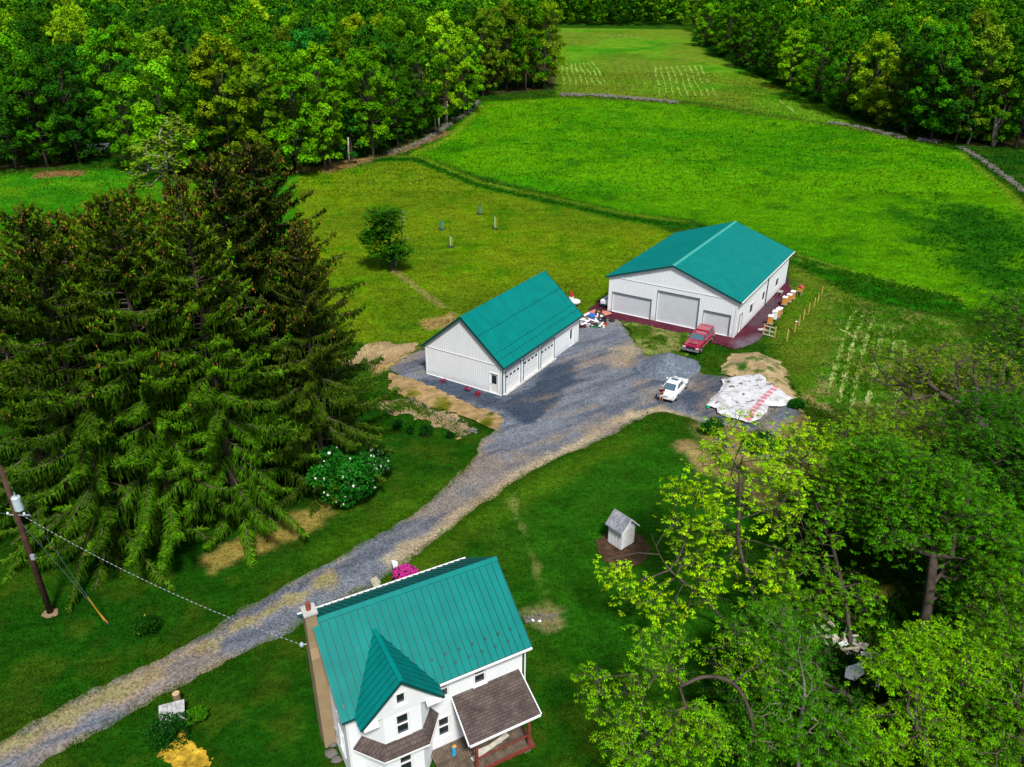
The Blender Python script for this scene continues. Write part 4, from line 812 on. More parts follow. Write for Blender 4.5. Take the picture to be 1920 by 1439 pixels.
edge = [  # trees along the wood edge: base pixel, top pixel y, palette, mesh, label
    (610, 318, 95, 3, 3, 'fresh green tree on the wood edge with two pale trunks over the mown lawn'), (560, 326, 120, 1, 2, 'green tree at the wood corner just above the spruce tops'),
    (660, 300, 205, 6, 4, 'small cone-shaped bluish tree in front of the wood edge'), (700, 292, 100, 1, 0, 'round leaf-green tree on the wood edge above the bare earth corner'),
    (745, 272, 140, 0, 1, 'dense dark tree leaning over the stone row'), (790, 255, 75, 0, 0, 'broad deep green tree beside the stone row'), (835, 232, 30, 4, 3, 'tall yellow-green tree halfway along the field edge of the wood'),
    (870, 215, 60, 3, 1, 'fresh green tree right of the tall yellow-green one'), (905, 180, 25, 5, 3, 'tall olive tree near the corner of the wood'), (950, 170, 5, 5, 1, 'olive tree with dark stem showing at the wood corner'),
    (985, 168, 0, 1, 2, 'green tree second from the tip of the wood corner'), (1020, 166, 12, 4, 5, 'yellowish tree at the very tip of the left wood'), (510, 330, 115, 5, 3, 'olive tree with many slender pale stems behind the spruce tops'),
    (330, 335, 130, 3, 2, 'broad spreading light green tree at the edge above the mown path'), (255, 318, 150, 1, 0, 'green tree beside the path into the wood'), (150, 305, 95, 2, 0, 'dark tree shading the fallen leaves at the lawn edge'),
    (90, 312, 110, 0, 1, 'deep green tree second from the left edge of the wood'), (30, 314, 120, 2, 2, 'dark tree at the left end of the wood edge'), (440, 335, 20, 4, 1, 'tall yellow-gold tree rising above the middle of the wood'), (400, 332, 110, 0, 5, 'deep green tree below the yellow-gold crown')]
placed = []
n_things = 0
def put_forest(x, y, hgt, pi, mi, label, group, low=False, wide=1.0):
    global n_things
    z = float(zt(x, y)); base = FH[mi]; s = hgt / base; c = np.array(PAL[pi][1]) * g.uniform(.62, 1.35) * np.array([g.uniform(.85, 1.2), 1, 1])
    o = place('deciduous_tree', label, 'tree', (('crown', FT[mi][0]), ('trunk', FT[mi][1])), (x, y, z), wide * (.55 * s + .45), g.uniform(0, 6.28), group=group, cols=(tuple(c), (1, 1, 1)), sz=s)
    placed.append((x, y)); n_things += 1; return o
for (bx, by, ty, pi, mi, lab) in edge:
    P = G(bx, by); dep = P.y; top = T(bx, ty, dep); put_forest(P.x, P.y, float(np.clip(top.z - P.z, 9, 25)), pi, mi, lab, 'trees along the edge of the left wood')
edge_r = [(1325, 88, 12, 3, 2, 'fresh green tree at the near-left tip of the right wood'), (1362, 108, 10, 1, 0, 'second tree from the tip of the right wood'), (1402, 130, 30, 1, 1, 'leaf-green tree on the far field edge, third from the tip'),
    (1440, 148, 20, 0, 3, 'deep green tree on the field edge of the right wood'), (1480, 168, 60, 3, 0, 'round fresh green tree on the field edge of the right wood'), (1530, 192, 50, 1, 2, 'broad leaf-green tree bulging into the far field'),
    (1575, 212, 55, 0, 1, 'deep green round tree where the far field narrows'), (1625, 228, 70, 4, 0, 'bright yellow-topped tree on the edge of the right wood'), (1665, 243, 120, 5, 2, 'low olive tree under the yellow-topped one'),
    (1700, 250, 60, 2, 3, 'dark tree behind the dead grey snag'), (1745, 262, 55, 0, 1, 'deep green tree right of the dead grey snag'), (1790, 268, 110, 2, 2, 'dark bushy tree at the start of the stony track'), (1815, 268, 60, 5, 3, 'olive tree with a slender brownish stem'),
    (1860, 272, 110, 1, 0, 'leaf-green tree behind the white forked trunk'), (1905, 276, 85, 0, 5, 'deep green tree at the right edge of the view beyond the track')]
for (bx, by, ty, pi, mi, lab) in edge_r:
    P = G(bx, by); top = T(bx, ty, P.y); put_forest(P.x, P.y, float(np.clip(top.z - P.z, 10, 26)), pi, mi, lab, 'trees along the edge of the right wood')
cand = []
for zi, zw in enumerate((Z_wood, Z_woodr)):
    x0, y0 = zw.min(0); x1, y1 = zw.max(0); y1 = min(y1, 560)
    sp = 7.6; yy = y0
    while yy < y1:
        sp = 8.0 + max(0, yy - 200) * .006; xx = max(x0, -yy * .85 - 20)
        while xx < min(x1, yy * .85 + 20):
            x = xx + g.uniform(-2.4, 2.4); y = yy + g.uniform(-2.4, 2.4)
            if in_view(x, y) and sdf(zw, np.array([x]), np.array([y]))[0] < -3.2: cand.append((y, x, zi))
            xx += sp
        yy += sp * .92
# the wood closing the far end of the far field
for yy in np.arange(468, 640, 9):
    for xx in np.arange(-20, 330, 8.5):
        x = xx + g.uniform(-2.5, 2.5); y = yy + g.uniform(-2.5, 2.5) + max(0, 0)
        if in_view(x, y) and (x < 95 or y > 500) and sdf(Z_woodr, np.array([x]), np.array([y]))[0] > 2 and sdf(Z_wood, np.array([x]), np.array([y]))[0] > 2: cand.append((y, x, 2))
cand.sort(); NT = 250; far = []
zl = ['in the left wood behind its edge', 'in the right wood behind its edge', 'beyond the far end of the far field']
for (y, x, zi) in cand:
    if placed and min((x - a) ** 2 + (y - b) ** 2 for a, b in placed) < 36: continue
    u_ = x / (y * _c + 20 * _s) * CF + 960
    if zi == 0 and 1000 < u_ < 1060 and y < 440: continue
    if n_things < NT:
        p = pal(g); pi = PAL.index(p); mi = int(g.integers(0, 6)); hh = g.uniform(14, 24) * (1.0 if zi < 2 else .95)
        if mi == 4: hh *= .85
        row = 'front' if y < 175 else ('middle' if y < 205 else 'deep')
        put_forest(x, y, hh, pi, mi, f'{p[0]} round-crowned tree {row} {zl[zi]}' if mi != 4 else f'{p[0]} narrow-crowned tree {row} {zl[zi]}', f'{p[0]} trees {row} {zl[zi]}' + (' with narrow crowns' if mi == 4 else ''))
    else: far.append((x, y)); placed.append((x, y))
Vs = []; Fs = []; Ts = []; nv = 0
low = []
for c_, t_ in FL:
    n = len(c_.vertices); a = np.zeros(n * 3, np.float32); c_.vertices.foreach_get('co', a); t = np.zeros(n * 4, np.float32); c_.attributes['tint'].data.foreach_get('color', t); low.append((a.reshape(-1, 3), t.reshape(-1, 4)[:, :3]))
for (x, y) in far:
    a, t = low[int(g.integers(0, 3))]; th = g.uniform(0, 6.28); c, s = math.cos(th), math.sin(th); sc_ = g.uniform(.8, 1.1); q = a * sc_; q = np.stack([q[:, 0] * c - q[:, 1] * s + x, q[:, 0] * s + q[:, 1] * c + y, q[:, 2] + float(zt(x, y))], 1)
    Vs.append(q); Fs.append(np.arange(len(q)).reshape(-1, 4) + nv); nv += len(q); Ts.append(t * np.array(pal(g)[1]) * g.uniform(.8, 1.2))
if Vs:
    o = mesh_np('far_wood', np.concatenate(Vs), np.concatenate(Fs), M_leaf, tint=np.concatenate(Ts)); tag(o, 'distant mass of green treetops beyond the nearer trees', 'woodland', kind='stuff'); o.color = (1, 1, 1, 1)
print('forest trees', n_things, 'far', len(far), 'cand', len(cand))
# undergrowth along the wood edges
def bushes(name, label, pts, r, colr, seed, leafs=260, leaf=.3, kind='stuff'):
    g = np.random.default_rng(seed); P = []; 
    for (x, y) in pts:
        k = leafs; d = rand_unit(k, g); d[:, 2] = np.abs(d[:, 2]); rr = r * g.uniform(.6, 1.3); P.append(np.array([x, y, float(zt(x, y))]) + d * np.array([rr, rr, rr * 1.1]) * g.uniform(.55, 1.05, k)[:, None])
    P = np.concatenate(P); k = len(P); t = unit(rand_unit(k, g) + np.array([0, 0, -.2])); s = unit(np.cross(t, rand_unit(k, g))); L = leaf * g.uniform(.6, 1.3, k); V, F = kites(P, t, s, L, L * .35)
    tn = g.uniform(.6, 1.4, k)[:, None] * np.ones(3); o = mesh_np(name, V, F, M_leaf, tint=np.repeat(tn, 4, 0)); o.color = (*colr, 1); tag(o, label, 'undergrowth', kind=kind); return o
pts = []
for zl_ in (GP([(0, 316), (100, 314), (165, 294), (240, 300), (330, 332), (450, 330), (560, 320), (640, 303), (700, 288), (770, 262), (840, 228), (890, 180), (960, 165), (1045, 166)]), GP([(1310, 78), (1400, 128), (1470, 163), (1580, 213), (1690, 250), (1790, 268), (1930, 274)])):
    for i in range(len(zl_) - 1):
        a, b = zl_[i], zl_[i + 1]; L = np.hypot(*(b - a)); k = max(1, int(L / 2.2))
        for j in range(k): q = a + (b - a) * j / k + g.normal(size=2) * 1.0; pts.append((q[0], q[1] + 3.5 + g.uniform(0, 3)))
pts = [p for p in pts if g.uniform() < .85]
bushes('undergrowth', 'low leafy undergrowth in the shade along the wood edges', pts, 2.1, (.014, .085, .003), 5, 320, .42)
# dead snags and pale forked trunks at the right wood edge, pale stems at the left
def bare_tree(label, bpx, tops, r=.28, seed=1, name='bare_tree', tw=22, colr=None, spread=3.0):
    g = np.random.default_rng(seed); b = G(*bpx); base = np.array(b); o = thing(name, label, 'tree', tuple(b)); S = []; r0 = []; r1 = []
    for (tx, ty) in tops:
        e = np.array(T(tx, ty, b.y)) - base; k = 7; pts = [e * (i / k) + (g.normal(size=3) * .25 if 0 < i < k else 0) for i in range(k + 1)]
        for i in range(k): S.append((pts[i], pts[i + 1])); r0.append(r * (1 - i / k) + .04); r1.append(r * (1 - (i + 1) / k) + .04)
        for j in range(tw):
            i = int(g.integers(3, k + 1)); d = rand_unit(1, g)[0] * spread * g.uniform(.4, 1); d[2] = abs(d[2]) * .8; m_ = pts[i] + d * .5; S += [(pts[i], m_), (m_, m_ + d * .5 + g.normal(size=3) * .25)]; r0 += [.06, .04]; r1 += [.04, .02]
    V, F = tubes_np(np.array(S), np.array(r0), np.array(r1), 5); mesh_np('trunk', V, F, colr or M_bark_pale, o); return o
bare_tree('dead grey snag with broken limbs at the edge of the right wood', (1697, 247), [(1704, 130), (1712, 165)], .38, 1, tw=10)
bare_tree('leaning white-barked tree forked low at the start of the stony track', (1862, 274), [(1905, 175), (1872, 165), (1890, 160)], .40, 2, 'pale_forked_tree', tw=10)
bare_tree('slender pale-stemmed tree at the corner of the right wood', (1814, 270), [(1828, 140)], .25, 3, tw=8)
bare_tree('cluster of slender pale stems in front of the left wood', (530, 300), [(500, 190), (525, 165), (545, 185), (480, 215)], .2, 4, 'pale_stemmed_tree', tw=8)
# pale trunks along the left edge
for k, (px, py) in enumerate([(619, 312), (655, 308), (816, 248), (823, 243), (838, 232), (1000, 168), (985, 170), (970, 168)]):
    b = G(px, py); m = MB(); m.tube([(0, 0, -.2), (.1, 0, 3), (.2, .1, 5.5)], [.24, .2, .15], 7); o = thing('tree_trunk', ['straight pale trunk left of a pair at the mown lawn', 'straight pale trunk right of a pair at the mown lawn', 'thin pale trunk beside the stone row, lower of two', 'thin pale trunk beside the stone row, upper of two', 'pale trunk at the stone row below the yellow-green tree', 'dark slim trunk nearest the tip of the wood corner', 'dark slim trunk second from the wood corner', 'dark slim trunk third from the wood corner'][k], 'tree trunk', b); m.build('trunk', M_bark_pale if k < 5 else M_bark, o, smooth=True)

# ------------------------------------------------------------------ broadleaf trees in the foreground
def LB(px, py, d, rx, ry, rz, w=None):
    p = T(px, py, d); return (p.x, p.y, p.z, rx, ry, rz) + ((w,) if w else ())
def TR(bpx, *ups):
    b = G(*bpx); return b, [tuple(b - Vector((0, 0, .3)))] + [tuple(T(*u)) for u in ups]
LIME = (.25, .50, .003); LIME2 = (.14, .37, .003); MIDG = (.085, .26, .006); DEEP = (.040, .185, .003); OLIV = (.16, .27, .010)
b, t = TR((1362, 1185), (1357, 1160, 36), (1305, 1110, 36), (1246, 1064, 36.5), (1220, 1000, 37))
broad_tree('sparse lime-leaved maple leaning left beside the little white shed', b, t, [LB(1285, 930, 39.5, 1.2, 1.4, 1.4), LB(1290, 1010, 38.5, 1.6, 2, 2), LB(1165, 1075, 35.5, 1.3, 1.3, .9), LB(1230, 1120, 35, 2.2, 1.5, 1.3), LB(1330, 1090, 36, 1.5, 1.6, 1.3)], 130, LIME, 201, per=3.4, leaves=8, L=0.185, Wd=0.090, rexp=.42)
b, t = TR((1420, 1175), (1412, 1111, 37), (1388, 1040, 37.3), (1382, 1000, 37.5), (1388, 930, 38), (1385, 880, 38.5))
broad_tree('tall sparse lime-leaved maple with straight mossy trunk, above the dirt path', b, t, [LB(1390, 830, 39, 2.0, 2, 1.8), LB(1330, 880, 38.8, 1.5, 1.8, 1.6), LB(1360, 960, 38, 2.2, 2, 2.2), LB(1450, 930, 39, 2.0, 2, 2.0), LB(1420, 1050, 37.5, 2.2, 2, 1.6)], 210, LIME, 202, per=3.6, leaves=8, L=0.185, Wd=0.090, rexp=.44)
b, t = TR((1600, 1235), (1590, 1150, 36), (1575, 1080, 37), (1560, 1020, 38))
broad_tree('mid green tree with open crown left of the big dense maple', b, t, [LB(1520, 960, 39, 2.6, 2.4, 2.2), LB(1600, 930, 40, 2.4, 2.4, 2.2), LB(1500, 1080, 37, 2.3, 2, 1.8), LB(1580, 1120, 37, 2.2, 2, 1.8), LB(1480, 1150, 35, 2.0, 2, 1.2)], 300, (.085, .26, .004), 203, per=4.2, rexp=.44, L=0.200, Wd=0.090)
b, t = TR((1712, 1262), (1722, 1200, 34.5), (1738, 1150, 35), (1745, 1090, 35.5), (1750, 1040, 36))
broad_tree('big dense green maple with a dark forked trunk on the right', b, t, [LB(1740, 930, 38, 3.4, 3, 2.6), LB(1680, 980, 37, 2.4, 2.4, 2.0), LB(1830, 1000, 37, 2.8, 2.8, 2.4), LB(1650, 880, 40, 2.4, 2.4, 2), LB(1830, 1110, 35, 2.4, 2, 1.6)], 620, (.048, .195, .003), 204, per=8.8, leaves=9, L=0.178, Wd=0.080)
b, t = TR((1930, 1180), (1925, 1080, 40), (1910, 980, 41))
broad_tree('dense dark green tree at the right edge below the bare-limbed one', b, t, [LB(1880, 880, 43, 3.6, 3, 3.0), LB(1850, 800, 46, 3.0, 3, 2.4), LB(1900, 980, 41, 3, 3, 2.4), LB(1960, 900, 42, 3, 3, 3)], 620, (.028, .135, .003), 205, per=8.8, leaves=9, L=0.178, Wd=0.080)
b, t = TR((1900, 900), (1880, 850, 53), (1845, 800, 53), (1800, 760, 53.5), (1760, 735, 54))
broad_tree('open-crowned tree with bare dark limbs stretching left over the garden rows', b, t, [LB(1680, 690, 56, 3.0, 2.6, 1.8), LB(1780, 690, 56, 3.2, 3, 2.0), LB(1700, 780, 54, 3.4, 2.6, 1.6), LB(1860, 690, 57, 2.6, 2.6, 2.2)], 420, (.13, .22, .008), 206, per=2.8, L=0.178, Wd=0.075, rtip=.018)
b, t = TR((1960, 820), (1950, 740, 60), (1930, 660, 61))
broad_tree('leafy green tree at the right edge beside the tall dark grass', b, t, [LB(1890, 590, 63, 2.6, 2.6, 2.2), LB(1930, 660, 62, 3.4, 3, 2.6), LB(1870, 720, 60, 2.6, 2.6, 2.4)], 420, (.05, .18, .004), 207, per=4.5, L=0.207, Wd=0.090)
b, t = TR((1440, 1500), (1420, 1400, 26), (1395, 1290, 26.5), (1330, 1262, 27), (1270, 1290, 26.5))
broad_tree('near maple with a crooked limb and lime leaves reaching over the lawn at the bottom', b, t, [LB(1150, 1290, 27, 1.6, 1.6, 1.0), LB(1240, 1230, 28.5, 1.6, 1.6, 1.1), LB(1180, 1390, 25, 1.7, 1.4, 1.0), LB(1300, 1370, 25.5, 2.0, 1.6, 1.2), LB(1390, 1240, 28.5, 1.6, 1.6, 1.2)], 280, LIME2, 208, per=4.0, L=0.155, Wd=0.070, jit=.4, rtip=.009, rexp=.42)
b, t = TR((1500, 1470), (1495, 1380, 26.5), (1512, 1300, 27), (1500, 1240, 28))
broad_tree('near maple with pale grey trunk and green leaves beside the scrap heap', b, t, [LB(1450, 1200, 30, 2.0, 2, 1.3), LB(1480, 1290, 28, 1.9, 1.6, 1.2), LB(1430, 1370, 26.5, 1.8, 1.4, 1.2), LB(1540, 1380, 26, 2.0, 1.4, 1.1)], 420, (.05, .20, .003), 209, per=6.8, rexp=.42, L=0.163, Wd=0.075, jit=.4, rtip=.009, bark=paint('grey_bark', (.15, .135, .11), .95, .5, 2.0, bump=.6, bscale=8))
b, t = TR((1760, 1520), (1740, 1400, 26), (1700, 1330, 27))
broad_tree('near maple with thick yellow-green leaves at the bottom right', b, t, [LB(1700, 1250, 29, 1.9, 1.8, 1.2), LB(1790, 1230, 29.5, 2.2, 2, 1.3), LB(1640, 1380, 26.5, 1.6, 1.4, 1.0), LB(1740, 1380, 26.5, 2.2, 1.6, 1.2)], 480, LIME2, 210, per=4.9, L=0.163, Wd=0.075, jit=.4, rtip=.009)
b, t = TR((1930, 1500), (1925, 1400, 26), (1900, 1300, 27.5))
broad_tree('near maple with speckled lime leaves in the bottom right corner', b, t, [LB(1880, 1220, 30, 2.3, 2, 1.5), LB(1880, 1330, 27.5, 2.3, 2, 1.3), LB(1830, 1420, 25.5, 2.2, 1.6, 1.0), LB(1900, 1130, 33, 2.4, 2, 1.5)], 520, (.075, .24, .003), 211, per=4.9, L=0.163, Wd=0.075, jit=.4, rtip=.009)
b, t = TR((1500, 960), (1500, 900, 46.5), (1505, 860, 47))
broad_tree('young lime-leaved tree by the flower bed below the plastic sheet', b, t, [LB(1500, 830, 48, 2.0, 2, 1.4), LB(1470, 880, 46.5, 1.8, 1.8, 1.4), LB(1570, 870, 47, 2.0, 2, 1.4)], 150, LIME, 212, per=4.2, L=0.192, Wd=0.085)
b, t = TR((1660, 1010), (1655, 940, 45), (1650, 880, 46))
broad_tree('loose olive-green tree between the garden rows and the big maple', b, t, [LB(1620, 820, 48, 2.4, 2.4, 1.6), LB(1690, 850, 47, 2.6, 2.4, 1.8), LB(1750, 800, 49, 2.6, 2.4, 1.8), LB(1600, 900, 45.5, 2.2, 2, 1.6)], 330, (.12, .28, .006), 213, per=4.5, L=0.192, Wd=0.085)
b, t = TR((1620, 1420), (1600, 1340, 28), (1590, 1290, 29))
broad_tree('dark green understorey tree behind the bottom maples', b, t, [LB(1560, 1330, 28.5, 2.0, 1.8, 1.2), LB(1400, 1330, 28, 1.8, 1.6, 1.1), LB(1480, 1200, 32, 2, 2, 1.2), LB(1820, 1330, 28.5, 2.4, 2, 1.2)], 380, (.022, .105, .003), 214, per=4.5, L=0.178, Wd=0.080, rtip=.009)
# lone orchard tree
b, t = TR((735, 507), (733, 480, 104.5), (730, 460, 104.5), (728, 430, 104.5))
broad_tree('small round dark green tree standing alone on the mown lawn', b, t, [LB(722, 430, 104.5, 2.0, 2.0, 1.5), LB(712, 404, 105, 1.5, 1.5, 1.2), LB(742, 465, 104, 2.0, 1.8, 1.1), LB(700, 446, 104.5, 1.5, 1.5, 1.3), LB(735, 405, 104.5, 1.2, 1.2, 1.0), LB(712, 474, 104, 1.3, 1.3, .8)], 190, (.026, .125, .004), 215, per=13, leaves=5, L=.30, Wd=.11, name='orchard_tree', rtip=.02, twigs=False)
o = bare_tree('leafless grey limb rising from the right side of the lone lawn tree', (742, 500), [(757, 398)], .12, 216, 'bare_limb', tw=14, spread=1.3)
b, t = TR((308, 372), (310, 330, 128), (312, 300, 129))
broad_tree('small half-leafed yellowish tree rising behind the spruce tops', b, t, [LB(300, 290, 130, 4.5, 4, 3), LB(325, 250, 131, 3.5, 3, 3), LB(270, 330, 129, 3, 3, 2)], 160, (.14, .26, .008), 217, per=4.5, L=.42, Wd=.14, rtip=.03, bark=M_bark_pale)

# flowering rhododendron bush by the grove, and smaller bushes
def bush(label, px, r, hgt, colr, seed, leaves=2600, L=.16, flowers=None, fl_n=0, fl_r=.09, name='bush', lob=7, cat='bush', group=None, flr=None, lr=(.4, .62)):
    g = np.random.default_rng(seed); b = G(*px); o = thing(name, label, cat, tuple(b), 0, group); C = []; Rr = []
    for i in range(lob): th = i * 2.4; q = r * (.55 if lr[0] > .3 else .72) * g.uniform(.2, 1); C.append((math.cos(th) * q, math.sin(th) * q, hgt * g.uniform(.3 if lr[0] > .3 else .12, .72 if lr[0] > .3 else .85))); Rr.append(r * g.uniform(*lr))
    C = np.array(C); Rr = np.array(Rr); k = g.integers(0, lob, leaves); d = rand_unit(leaves, g); d[:, 2] = np.abs(d[:, 2]) * 1.0 - .15; p = C[k] + unit(d) * (Rr[k] * g.uniform(.7, 1.1, leaves))[:, None] * np.array([1, 1, hgt / r / 1.6 if hgt > r else 1]); p[:, 2] = np.maximum(p[:, 2], .05)
    t = unit(rand_unit(leaves, g) * .8 + d * .6); s = unit(np.cross(t, rand_unit(leaves, g))); LL = L * g.uniform(.7, 1.3, leaves); V, F = kites(p, t, s, LL, LL * .36); tn = g.uniform(.6, 1.4, leaves)[:, None] * np.ones(3) * g.uniform(.8, 1.25, lob)[k][:, None]
    f = mesh_np('foliage', V, F, M_leaf, o, tint=np.repeat(tn, 4, 0)); f.color = (*colr, 1)
    m = MB()
    for i in range(lob): m.tube([(0, 0, -.1), tuple(C[i] * .5), tuple(C[i])], [.05, .035, .015], 5)
    m.build('stems', M_bark, o)
    if flowers:
        m = MB()
        for i in range(fl_n):
            j = int(g.integers(0, leaves)); q = p[j] + unit(p[j] - np.array([0, 0, hgt * .3])) * .05
            if flr and not flr(q): continue
            m.ball(q, fl_r * g.uniform(.6, 1.3), 6, 4, i, .2)
        m.build('blossoms', flowers, o)
    return o
M_wfl = paint('white_blossom', (.80, .78, .70), .8); M_pfl = paint('magenta_blossom', (.50, .010, .24), .7, .4, 14)
bush('tall glossy bush dotted with white blossoms at the corner of the spruce grove', (655, 945), 2.7, 4.3, (.016, .150, .010), 301, 8500, .22, M_wfl, 70, .10, 'flowering_bush', 19, lr=(.2, .36))
bush('upper part bush full of white blossoms right of the spruce boughs', (693, 905), 1.7, 3.2, (.014, .12, .010), 302, 4500, .2, M_wfl, 170, .11, 'flowering_bush', 6, flr=lambda q: q[0] > -.3)
bush('round bush covered in magenta blossoms behind the farmhouse roof', (765, 1092), .85, 1.35, (.02, .05, .006), 303, 1600, .12, M_pfl, 750, .075, 'azalea_bush', 6)
bush('small round bush with a few yellow flowers under the spruce boughs', (277, 1185), 1.0, 1.1, (.012, .07, .004), 304, 1800, .13, paint('yellow_blossom', (.7, .55, .1), .8), 10, .05)
for i, (px, r_, h_, lb) in enumerate([((745, 805), .55, .9, 'small dark shrub leftmost in the row below the stony soil'), ((770, 812), .4, .7, 'second small shrub in the row below the stony soil'), ((798, 820), .8, 1.3, 'largest dark shrub in the row below the stony soil'), ((843, 822), .4, .6, 'smallest shrub at the right end of the row')]):
    bush(lb, px, r_, h_, (.008, .055, .006), 310 + i, 900, .11, name='shrub', lob=4, group='small shrubs below the stony soil', cat='shrub')
bush('bright green leafy plant beside the weathered well cover', (368, 1352), .65, .7, (.05, .20, .004), 320, 900, .13, name='plant', lob=4, cat='plant')
bush('dark ivy-like plants along the lower side of the weathered well cover', (318, 1382), 1.15, .55, (.010, .075, .006), 321, 2200, .12, name='plant', lob=7, cat='plant')
bush('dark green leafy perennials left of the young lime tree at the gravel edge', (1335, 812), 1.1, .9, (.012, .10, .006), 322, 2200, .18, M_wfl, 8, .05, 'perennial_bed', 6, cat='flower bed')
bush('green and white flowering perennials below the plastic sheet', (1425, 842), 1.5, 1.0, (.016, .11, .006), 323, 3000, .18, M_wfl, 20, .05, 'perennial_bed', 8, cat='flower bed')
bush('green weeds at the right corner of the plastic sheet', (1492, 764), .8, .45, (.016, .12, .005), 324, 1800, .16, name='weeds', lob=6, cat='plant')
b = G(350, 1385)
# small flower mounds by the garage gable
for i, (px, lb) in enumerate([((829, 718), 'pink flowering mound leftmost along the garage gable'), ((877, 733), 'pink flowering mound in the middle of the three by the garage gable'), ((896, 741), 'deep red-pink mound nearest the garage entry door')]):
    bush(lb, px, .36, .28, (.03, .05, .01), 330 + i, 500, .08, paint('dusky_pink_blossom', (.34, .02, .16), .7, .4, 14) if i < 2 else paint('crimson_blossom', (.32, .006, .06), .7, .4, 14), 80, .045, 'flower_mound', 4, cat='flowers', group='flower mounds along the garage gable')
# saplings in tubes on the lawn
M_tube = paint('pale_tree_tube', (.36, .48, .24), .5); M_tube2 = paint('green_mesh_tube', (.06, .20, .12), .6)
for i, (px, hh, r_, mt, lb) in enumerate([((845, 463), 1.6, .13, M_tube, 'sapling in a short pale tube, nearest the garage roof'), ((928, 429), 2.0, .12, M_tube, 'sapling in a tall pale tube with twigs at its top, rightmost'), ((828, 430), 1.3, .28, M_tube2, 'sapling in a faint green mesh guard, leftmost'), ((900, 401), 1.3, .32, M_tube2, 'sapling in a faint green mesh guard, farthest up the lawn')]):
    b = G(*px); o = thing('sapling', lb, 'sapling', tuple(b), 0, 'protected saplings on the lawn'); m = MB(); m.tube([(0, 0, 0), (0, 0, hh)], r_, 10, cap=False); m.build('tree_guard', mt, o); m = MB(); m.tube([(.05, 0, 0), (.06, .02, hh + .5)], [.03, .012], 5)
    for k in range(6): m.tube([(.06, .02, hh + .1 * k - .1), (.06 + math.cos(k * 2.3) * .35, .02 + math.sin(k * 2.3) * .35, hh + .2 * k + .1)], [.012, .006], 4)
    m.build('stem', M_bark, o); m = MB(); m.tube([(.3, 0, 0), (.3, 0, hh * .9)], .03, 6); m.build('stake', M_lumber, o); m = MB(); m.ball((0, 0, 0), (.62, .62, .16), 12, 6, i, .15); m.build('mulch_ring', paint('dark_mulch', (.02, .035, .008), .95), o)

# ------------------------------------------------------------------ stone rows, rubble, windrows, tall grass
def stones(name, label, path, width, n, r, seed, cat='stone row', mat=None, kind=None, hill=.0):
    g = random.Random(seed); path = [Vector((*p, 0)) for p in path]; L = [0]
    for a, b in zip(path[:-1], path[1:]): L.append(L[-1] + (b - a).length)
    m = MB()
    for i in range(n):
        s = g.uniform(0, L[-1]); k = max(j for j in range(len(L) - 1) if L[j] <= s); t = (s - L[k]) / (L[k + 1] - L[k] + 1e-9); p = path[k].lerp(path[k + 1], t); d = (path[k + 1] - path[k]).normalized(); o = g.gauss(0, width / 2.5); p = p + Vector((-d.y, d.x, 0)) * o
        rr = r * g.uniform(.4, 1.4); z = float(zt(p.x, p.y)) + hill * max(0, 1 - abs(o) / width); m.ball((p.x, p.y, z + rr * .25), (rr, rr * g.uniform(.6, 1), rr * g.uniform(.4, .7)), 6, 4, i, .25)
    return tag(m.build(name, mat or M_rock, None), label, cat, kind=kind)
stones('stone_row', 'grey stone row at the left end of the bank between the two fields', GP([(1050, 178), (1130, 180), (1200, 186), (1245, 190), (1265, 194)]), 2.2, 420, .42, 1, hill=.1)
stones('stone_row', 'stone row on the bank between the two fields near the right wood', GP([(1555, 230), (1600, 237), (1650, 248), (1695, 260)]), 2.0, 240, .34, 2, hill=.1)
stones('stone_row', 'short stone heap below the dead snag at the field corner', GP([(1722, 262), (1760, 268)]), 1.8, 110, .38, 3, hill=.2)
stones('stone_row', 'long stone row running down along the left wood edge', GP([(725, 290), (760, 280), (790, 268), (815, 252), (850, 228), (880, 210), (895, 190)]), 1.5, 560, .26, 4, hill=.1)
stones('stony_track', 'straight stony track leaving the field corner towards the right edge', GP([(1800, 276), (1830, 292), (1870, 320), (1925, 362)]), 1.1, 800, .19, 5, cat='track', hill=.0, kind='stuff')
stones('stone_edging', 'rough stones along the flower bed below the plastic sheet', GP([(1340, 825), (1380, 840), (1430, 858), (1475, 850)]), .5, 60, .20, 6, cat='stones')
stones('rubble', 'pale rubble and stones scattered on the soil below the garage bank', GP([(770, 745), (800, 765), (835, 785), (880, 815)]), 1.3, 240, .085, 7, cat='rubble', kind='stuff')
stones('rock', 'pair of pale rocks at the end of the stony soil by the drive', GP([(882, 806), (892, 812)]), .3, 7, .28, 8, cat='rocks')
